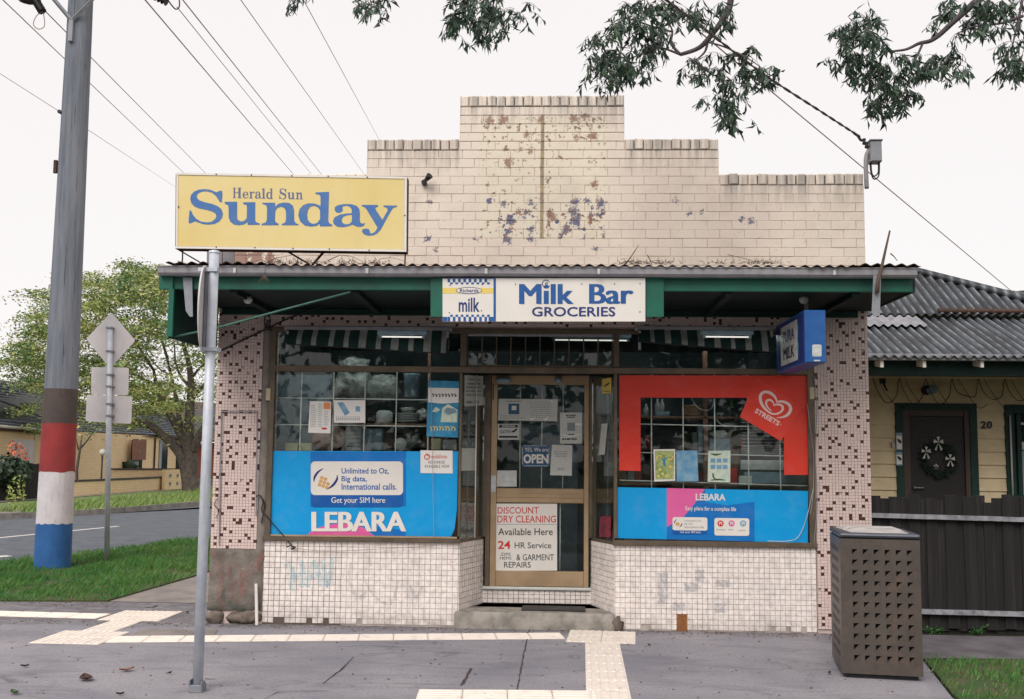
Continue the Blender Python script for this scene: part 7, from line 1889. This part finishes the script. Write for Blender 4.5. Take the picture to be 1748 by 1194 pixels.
for px, py, rx, ry, wt in clus:
    depth = r.gauss(0, .25); n = int(9*wt)
    for k in range(n):
        sx, sy = px + r.gauss(0, rx*.5), py + r.gauss(0, ry*.5) - 3; st = gp(sx, sy, depth + r.gauss(0, .15))
        # a twig that arches and droops, leaves along it
        a = r.uniform(0, 6.28); d_ = Vector((math.cos(a), math.sin(a)*.6, r.uniform(-.3, .4))).normalized(); L = r.uniform(.06, .16); P = [st]
        for q in range(4): d_ = (d_ + Vector((0, 0, -.35))).normalized(); P.append(P[-1] + d_*L/4)
        tw.tube(P, .002, 3, cap=False)
        for q in range(r.randint(7, 11)):
            t = r.random(); i = min(3, int(t*4)); base = P[i].lerp(P[i+1], t*4 - i)
            ld = (Vector((r.gauss(0, .55), r.gauss(0, .5), -1.0 + r.gauss(0, .45)))).normalized(); ln = r.uniform(.035, .12); wv = ln*r.uniform(.06, .095)
            side = ld.cross(Vector((r.gauss(0,1), r.gauss(0,1), r.gauss(0,1)))).normalized()*wv; cv = Vector((r.gauss(0, .012), r.gauss(0, .012), -.006)); mid = base + ld*ln*.45 + cv; tip = base + ld*ln
            b = mb.add([base, mid + side, tip, mid - side]); mb.face((b, b+1, b+2)); mb.face((b, b+2, b+3))
mk('leaves', mb, M['leafG'], gum, kind='stuff'); mk('twigs', tw, M['barkG'], gum, kind='stuff')

# ================================================================== ACROSS THE SIDE ROAD
# spreading feathery tree
tb = gr(326, 846); TYd = tb.y
street_tree = thing('spreading_tree', tb, 'broad tree with feathery yellow-green leaves across the side road', 'tree')
def tp(px, py, dy=0): return at(px, py, TYd + dy)
def limb(pts, ra, rb, nm='branch', sc_=1.0):
    P = [Vector(v) for v in cr([tuple(p) for p in pts], 5)]; n = len(P)-1
    mk(nm, MB().tube(P, [ra + (rb-ra)*i/n for i in range(n+1)], 10), M['bark'], street_tree)
kk = 41/1700
limb([tp(326, 850), tp(326, 832), tp(323, 812), tp(326, 790), tp(321, 760), tp(323, 720), tp(325, 690), tp(326, 655), tp(322, 620), tp(312, 585)], 15*kk, 3*kk, 'trunk')
limb([tp(322, 835), tp(318, 805), tp(308, 775), tp(288, 752), tp(266, 733), tp(250, 724), tp(226, 719)], 11*kk, 4*kk); limb([tp(318, 762), tp(305, 735), tp(292, 712), tp(280, 690), tp(268, 660), tp(262, 630)], 8*kk, 2*kk)
limb([tp(328, 770), tp(338, 748), tp(345, 735), tp(362, 715)], 8*kk, 4*kk); limb([tp(312, 745), tp(306, 715), tp(303, 690), tp(294, 650), tp(285, 610)], 5*kk, 1.6*kk)
limb([tp(325, 690), tp(335, 672), tp(350, 655), tp(370, 640)], 4*kk, 1.5*kk); limb([tp(324, 650), tp(338, 632), tp(356, 615)], 3*kk, 1.2*kk); limb([tp(325, 660), tp(310, 645), tp(300, 620), tp(298, 590)], 3*kk, 1*kk)
limb([tp(268, 660), tp(230, 640), tp(190, 625), tp(120, 615), tp(40, 622)], 3*kk, .8*kk); limb([tp(262, 632), tp(235, 590), tp(200, 545), tp(170, 500)], 2.4*kk, .6*kk); limb([tp(285, 610), tp(270, 560), tp(255, 505), tp(240, 470)], 2.4*kk, .6*kk)
limb([tp(312, 585), tp(320, 540), tp(330, 500)], 2*kk, .6*kk); limb([tp(290, 640), tp(270, 628), tp(250, 600), tp(252, 575)], 1.6*kk, .5*kk); limb([tp(226, 719), tp(200, 700), tp(180, 690), tp(160, 665)], 2.5*kk, .6*kk)
mb = MB(); r = random.Random(31); cl = [(35,592,26,16,1.2),(70,560,30,20,1.5),(20,620,24,10,.7),(60,615,34,16,1.4),(55,650,22,16,1),(90,640,22,24,1.2),(48,700,20,10,.5),(70,500,22,10,.6),(60,540,18,10,.5),(100,590,30,30,1.8),(150,480,26,16,1.1),(165,515,36,22,2),(200,500,32,24,1.8),(140,560,34,26,2),
 (190,560,34,26,2),(235,470,28,16,1.3),(260,480,28,20,1.5),(225,455,16,8,.5),(250,520,34,26,2),(290,500,24,26,1.3),(240,570,32,26,1.7),(280,560,24,26,1),(130,620,34,26,1.8),(180,620,34,24,1.6),(230,625,30,20,1.2),(215,660,30,18,1.2),(160,660,26,18,1.1),(250,665,26,16,1.2),(285,650,24,16,.9),
 (270,690,26,12,.9),(240,700,20,12,.7),(300,690,16,12,.5),(140,700,14,14,.5),(120,680,16,18,.7),(320,560,20,24,.6),(325,600,20,20,.45),(350,660,16,20,.5),(335,720,10,14,.3),(300,620,18,20,.4),(345,560,22,26,.8),(360,610,24,24,.8),(380,650,20,24,.7),(310,470,26,20,1.1),(340,500,30,26,1.1),(400,560,30,40,1),(370,520,30,30,1),
 (250,720,16,8,.35),(205,720,18,8,.3),(90,525,24,14,.7),(110,655,24,22,1.0)]
for px, py, rx, ry, wt in cl:
    for s_ in range(int(14*wt)):
        c_ = tp(px + r.gauss(0, rx*.55), py + r.gauss(0, ry*.5), r.gauss(0, 1.6)); flat_ = r.uniform(.3, .7); rr = r.uniform(.22, .6)
        for k in range(90):
            q = c_ + Vector((r.gauss(0, rr), r.gauss(0, rr), r.gauss(0, rr*flat_*.5))); q.z -= .25*((q.x-c_.x)**2 + (q.y-c_.y)**2)
            s2 = r.uniform(.025, .065); u = Vector((r.gauss(0,1), r.gauss(0,1), r.gauss(0,.5))).normalized(); v = u.cross(Vector((r.gauss(0,1), r.gauss(0,1), r.gauss(0,1)))).normalized()
            b = mb.add([q - u*s2*1.5, q + v*s2*.6, q + u*s2*1.5, q - v*s2*.6]); mb.face((b, b+1, b+2, b+3))
mk('crown', mb, M['leafL'], street_tree, kind='stuff')

# yellow brick house: two wings
yh = thing('brick_house', WP(120, 46, 0), 'low yellow brick house with a dark tiled roof across the side road', 'house')
def wallseg(name, A, B, z0, z1, mat, parent, th=.2):
    A = Vector((A.x, A.y, 0)); B = Vector((B.x, B.y, 0)); t = (B-A).normalized(); n = Vector((-t.y, t.x, 0))*th; mb = MB()
    b = mb.add([A+Vector((0,0,z0)), B+Vector((0,0,z0)), B+n+Vector((0,0,z0)), A+n+Vector((0,0,z0)), A+Vector((0,0,z1)), B+Vector((0,0,z1)), B+n+Vector((0,0,z1)), A+n+Vector((0,0,z1))])
    for f in ((0,1,5,4), (1,2,6,5), (2,3,7,6), (3,0,4,7), (4,5,6,7), (3,2,1,0)): mb.face([b+i for i in f])
    o = mk(name, mb, mat, parent); uv = o.data.uv_layers.new(name='UV')
    org = ORG[parent] if parent else ORG[o]
    for lp in o.data.loops:
        p = o.data.vertices[lp.vertex_index].co + org; uv.data[lp.index].uv = ((p - A).dot(t) + (p-A).dot(n)/th, p.z)
    return o
zE = 2.62
W1, W2, W3 = WP(-90, 33, 0), WP(92, 44, 0), WP(330, 58, 0)
wa = wallseg('wall', W1, W2, 0, zE, M['ybrick'], yh); wb = wallseg('wall', W2 + Vector((.3, 1.0, 0)), W3, 0, zE, M['ybrick'], yh)
def tiled(name, A, B, za, C_, D_, mat, rows=16):
    """courses of tiles from eave A-B (height za) up to ridge D_-C_ (3-D points)"""
    mb = MB(); A = Vector((A.x, A.y, za)); B = Vector((B.x, B.y, za)); up = Vector((0, 0, 1))
    n = 60
    for j in range(rows):
        t0, t1_ = j/rows, (j+1)/rows; P0 = A.lerp(D_, t0); Q0 = B.lerp(C_, t0); P1 = A.lerp(D_, t1_); Q1 = B.lerp(C_, t1_)
        for i in range(n):
            u0, u1 = i/n, (i+.94)/n; h = .1
            b = mb.add([P0.lerp(Q0, u0) + up*h, P0.lerp(Q0, u1) + up*h, P1.lerp(Q1, u1) + up*.03, P1.lerp(Q1, u0) + up*.03, P0.lerp(Q0, u0) + up*.045, P0.lerp(Q0, u1) + up*.045]); mb.face((b, b+1, b+2, b+3)); mb.face((b+4, b+5, b+1, b))
    b = mb.add([A - up*.06, B - up*.06, C_ - up*.06, D_ - up*.06]); mb.face((b, b+1, b+2, b+3), 1)
    return mk(name, mb, [mat, M['black']], yh)
inw = Vector((0.35, 1, 0)).normalized()
rA = WP(-60, 40, 4.75); rB = WP(140, 51, 4.75)
e1, e2, e3 = WP(-95, 32.2, zE), WP(95, 43.2, zE), WP(345, 57.3, zE)
tiled('tile_courses', e1, e2, zE, rB, rA, M['rtile'], 16); tiled('tile_courses', WP(60, 43.5, zE), e3, zE, WP(292, 64, 4.3), WP(90, 54, 4.6), M['rtile'], 15)
mk('hip_cap', MB().tube([WP(-10, 36, 3.6), WP(84, 43.4, 3.1)], .05, 6), M['rtile'], yh)
for a, b in ((e1, e2), (WP(96, 46.5, zE), e3)): 
    A, B = Vector((a.x, a.y, zE)), Vector((b.x, b.y, zE)); mk('eave_gutter', MB().tube([A - Vector((0, .1, .03)), B - Vector((0, .1, .03))], .07, 6), M['white'], yh)
    mk('fascia', MB().tube([A + Vector((0, .05, -.12)), B + Vector((0, .05, -.12))], .06, 4, smooth=False), M['rust'], yh)
def onwall(px, z, A, B, off=.0):
    A = Vector((A.x, A.y, 0)); B = Vector((B.x, B.y, 0)); t = (B-A).normalized(); n = Vector((-t.y, t.x, 0)); d = ray(px, 785); k = (A - n*off - CAMP).dot(n)/d.dot(n); p = CAMP + d*k; return Vector((p.x, p.y, z))
WA, WB = W2 + Vector((.3, 1.0, 0)), W3
def wopen(nm, px0, px1, z0, z1, mat, off=.06, th=.05, A=WA, B=WB, par=None):
    P, Q_ = onwall(px0, 0, A, B, off), onwall(px1, 0, A, B, off); return wallseg(nm, P, Q_, z0, z1, M[mat], par or yh, th)
w1 = wopen('window', 224, 243, .5, 2.35, 'dwin', .02, .05); wopen('canvas_blind', 226, 249, 1.35, 2.4, 'blind', .35, .03, par=w1); wopen('curtain', 229, 237, .5, 1.3, 'curtain', .03, .01, par=w1)
w2 = wopen('window', 271, 286, .5, 2.4, 'dwin', .02, .05); wopen('curtain', 271.5, 276, .5, 2.3, 'curtain', .035, .01, par=w2)
wopen('door_panel', 301, 318, .3, 1.8, 'dwin', .03, .05); wopen('downpipe', 264, 265.3, .3, 2.5, 'rust', .08, .05)
wopen('garage_door', 18, 58, 0, 2.15, 'signback', .03, .05, W1, W2); wopen('pier_trim', 57.5, 60, 0, 2.4, 'weatherb', .035, .05, W1, W2)
b = onwall(221, 1.05, WA, WB, .3); mb = MB(); mb.blob(b, .36, .2, .28, 10, 6, 0, .5, 3); mk('wall_planter', mb, M['hedge'], label='dark bushy plant in front of the blind-covered window', cat='plant')
# garden walls
def gwall(name, pts, h, mat, lab, cap=True, z0=0.0):
    r1 = thing(name, (pts[0].x, pts[0].y, 0), lab, 'wall')
    for a, b in zip(pts, pts[1:]):
        wallseg('wall_panel', a, b, z0, h, M[mat], r1, .14)
        if cap: t = (b-a).normalized(); n = Vector((-t.y, t.x, 0)); wallseg('wall_cap', a - n*.04, b - n*.04, h + .001, h + .07, M['poledk'], r1, .22)
g1 = [gr(118, 854), gr(200, 848), gr(282, 841)]
gwall('garden_wall', g1, .62, 'ybrick', 'low yellow brick garden wall along the far footpath')
g2 = [WP(190, 42, 0), WP(300, 44, 0)]
gwall('garden_wall', g2, .95, 'ybrick', 'second low brick wall behind the garden wall')
r1 = thing('pierced_wall', gr(283, 841), 'short yellow brick wall with pierced square blocks beside the tree', 'wall')
A, B = gr(281, 842), gr(322, 839); wallseg('wall_panel', A, B, 0, .98, M['ybrick'], r1, .14)
t_ = (B-A).normalized(); n_ = Vector((-t_.y, t_.x, 0))
for i in range(3):
    for j in range(2):
        q = A + (B-A)*(.16 + i*.3); q = Vector((q.x, q.y, 0)) - n_*.02; wallseg('breeze_block', q, q + t_*.16, .3 + j*.34, .46 + j*.34, M['curtain'], r1, .02); q2 = q + t_*.05 - n_*.015; wallseg('block_hole', q2, q2 + t_*.06, .35 + j*.34, .41 + j*.34, M['black'], r1, .02)
# globe lamp
q = WP(171.5, 38.5, 0); r1 = thing('globe_lamp', q, 'white globe lamp on a thin black post in the garden across the road', 'lamp')
mk('post', MB().tube([q, q + Vector((0, 0, 1.55))], .03, 6), M['black'], r1); mb = MB(); mb.blob(q + Vector((0, 0, 1.68)), .13, .13, .13, 12, 8); mk('globe', mb, M['white'], r1)
# dark picket fence and shrubs at the far left
r1 = thing('dark_fence', gr(30, 868), 'dark board fence at the left edge across the side road', 'fence')
A, B = WP(-70, 29, 0), WP(72, 33, 0); n = 46
for i in range(n):
    q = A.lerp(B, i/n); q2 = A.lerp(B, (i+.9)/n); wallseg('paling', q, q2, 0, 1.38 - .003*i + rnd.uniform(-.02, .02), M['hedge' if False else 'fencew'], r1, .03)
def shrub(px, d, z, rx, rz, mat, lab, n=500, seed=1, sz=.06, cat='shrub'):
    r = random.Random(seed); c_ = WP(px, d, z); mb = MB()
    for k in range(n):
        v = Vector((r.gauss(0,1), r.gauss(0,1), r.gauss(0,1))).normalized()*r.uniform(.5, 1)**.5; q = c_ + Vector((v.x*rx, v.y*rx, v.z*rz))*(1 + .3*mnoise.noise(v*2 + Vector((seed, 0, 0)))); u = Vector((r.gauss(0,1), r.gauss(0,1), r.gauss(0,1))).normalized(); w_ = u.cross(v).normalized() if u.cross(v).length > .01 else Vector((1,0,0)); s_ = sz*r.uniform(.6, 1.3)
        mb.poly([q - u*s_, q + w_*s_*.6, q + u*s_, q - w_*s_*.6])
    return mk('shrub', mb, M[mat], label=lab, cat=cat)
shrub(8, 31, 1.0, .8, .55, 'hedge', 'dark rounded shrub behind the dark fence', 900, 1, .09); shrub(30, 32.5, 1.5, .35, .5, 'bloom', 'orange blossoming shrub above the dark fence', 160, 2, .06); shrub(28, 27.5, .5, .28, .5, 'leafL', 'thin yellowish shrub in front of the dark fence', 160, 3, .05)
shrub(45, 40, 2.6, 1.2, .25, 'leafL', 'yellow-green sprays over the eave at the left', 260, 4, .07)
def small_tree(px, d, lab):
    q = WP(px, d, 0); r1 = thing('young_tree', q, lab, 'tree'); kq = d/1700
    mk('trunk', MB().tube([q, WP(px - 1, d, 1.0), WP(px + 4, d, 1.7), WP(px + 8, d, 2.3)], [2.6*kq, 2.4*kq, 2*kq, 1*kq], 7), M['bark'], r1); mk('branch', MB().tube([WP(px + 3, d, 1.75), WP(px + 18, d, 2.15), WP(px + 32, d, 2.6), WP(px + 42, d, 2.8)], [1.6*kq, 1.2*kq, .8*kq, .3*kq], 6), M['bark'], r1); mk('branch', MB().tube([WP(px + 2, d, 1.75), WP(px - 3, d, 2.3)], [1.4*kq, .5*kq], 6), M['bark'], r1)
    r = random.Random(6); mb = MB()
    for k in range(320):
        p = WP(px + 10 + r.gauss(0, 24), d + r.gauss(0, .4), 2.75 + r.gauss(0, .28)); u = Vector((r.gauss(0,1), r.gauss(0,1), r.gauss(0,.6))).normalized(); v = u.orthogonal().normalized(); s_ = r.uniform(.03, .08); mb.poly([p - u*s_, p + v*s_*.6, p + u*s_, p - v*s_*.6])
    mk('leaves', mb, M['leafL'], r1, kind='stuff')
small_tree(132, 38, 'thin young tree with sparse yellow leaves just right of the striped pole')
# brown roofed house behind the tree
bh_ = thing('far_house', WP(330, 78, 0), 'house with a brown tiled gable roof behind the spreading tree', 'house'); yh_ = yh
A, B = WP(255, 70, 0), WP(420, 80, 0); wallseg('wall', A, B, 0, 2.6, simple('red_brick', srgb(150, 92, 70), .85), bh_)
yh = bh_
tiled('tile_courses', WP(262, 69, 2.7), WP(440, 79, 2.7), 2.7, WP(420, 90, 6.3), WP(252, 84, 6.3), M['rtile2'], 18)
mb = MB(); mb.tube([WP(262, 68.5, 3.9 + 1.0), WP(318, 68, 3.5), WP(350, 68, 2.2)], .12, 5); mk('barge_board', mb, M['white'], bh_)
mk('chimney', MB().box(WP(246, 80, 0).x, WP(256, 80, 0).x, 72, 72.8, 4, 7.1), simple('red_chimney', srgb(156, 96, 72), .85), bh_)
yh = yh_
# far-off greenery closing the street
mb = MB(); r = random.Random(77)
for k in range(5200):
    px = r.uniform(-150, 1500); d = r.uniform(95, 130); q = WP(px, d, 0); h = 2.6 + 1.6*mnoise.noise(Vector((px*.013, 0, 0))) ; q.z = r.uniform(0, h)
    s_ = r.uniform(.25, .6); u = Vector((r.gauss(0,1), r.gauss(0,1), r.gauss(0,1))).normalized(); v = u.orthogonal().normalized(); mb.poly([q - u*s_, q + v*s_*.7, q + u*s_, q - v*s_*.7])
mk('distant_shrubbery', mb, M['hedge'], label='distant dark greenery at the far end of the side road', cat='greenery', kind='stuff')

# main road behind the camera, with out-of-view trees added to darken window reflections
sheet('main_road', [(-80, -8.5), (80, -8.5), (80, -19), (-80, -19)], -.02, M['road'])
mb = MB()
for i, (x, y, h_) in enumerate(((-22, -27, 7), (-13, -25, 8.5), (-4.5, -28, 7.5), (4, -26, 9), (12, -27, 7), (21, -25, 8))):
    mb.tube([Vector((x, y, -.03)), Vector((x + .1, y, 2)), Vector((x, y, 4))], [.3, .22, .12], 8, 1); r = random.Random(i)
    for k in range(2600):
        v = Vector((r.gauss(0,1), r.gauss(0,1), r.gauss(0,1))).normalized()*r.uniform(.3, 1); q = Vector((x, y, h_*.55)) + Vector((v.x*4.6, v.y*3, v.z*h_*.46))*(1 + .35*mnoise.noise(v*2 + Vector((i*3, 0, 0)))); u = Vector((r.gauss(0,1), r.gauss(0,1), r.gauss(0,1))).normalized(); w_ = u.orthogonal().normalized(); s_ = r.uniform(.12, .3)
        mb.poly([q - u*s_, q + w_*s_*.7, q + u*s_, q - w_*s_*.7])
mk('added_woods', mb, [M['hedge'], M['bark']], label='dark mass of trees added across the main road to darken the shop glass', cat='trees', kind='stuff')
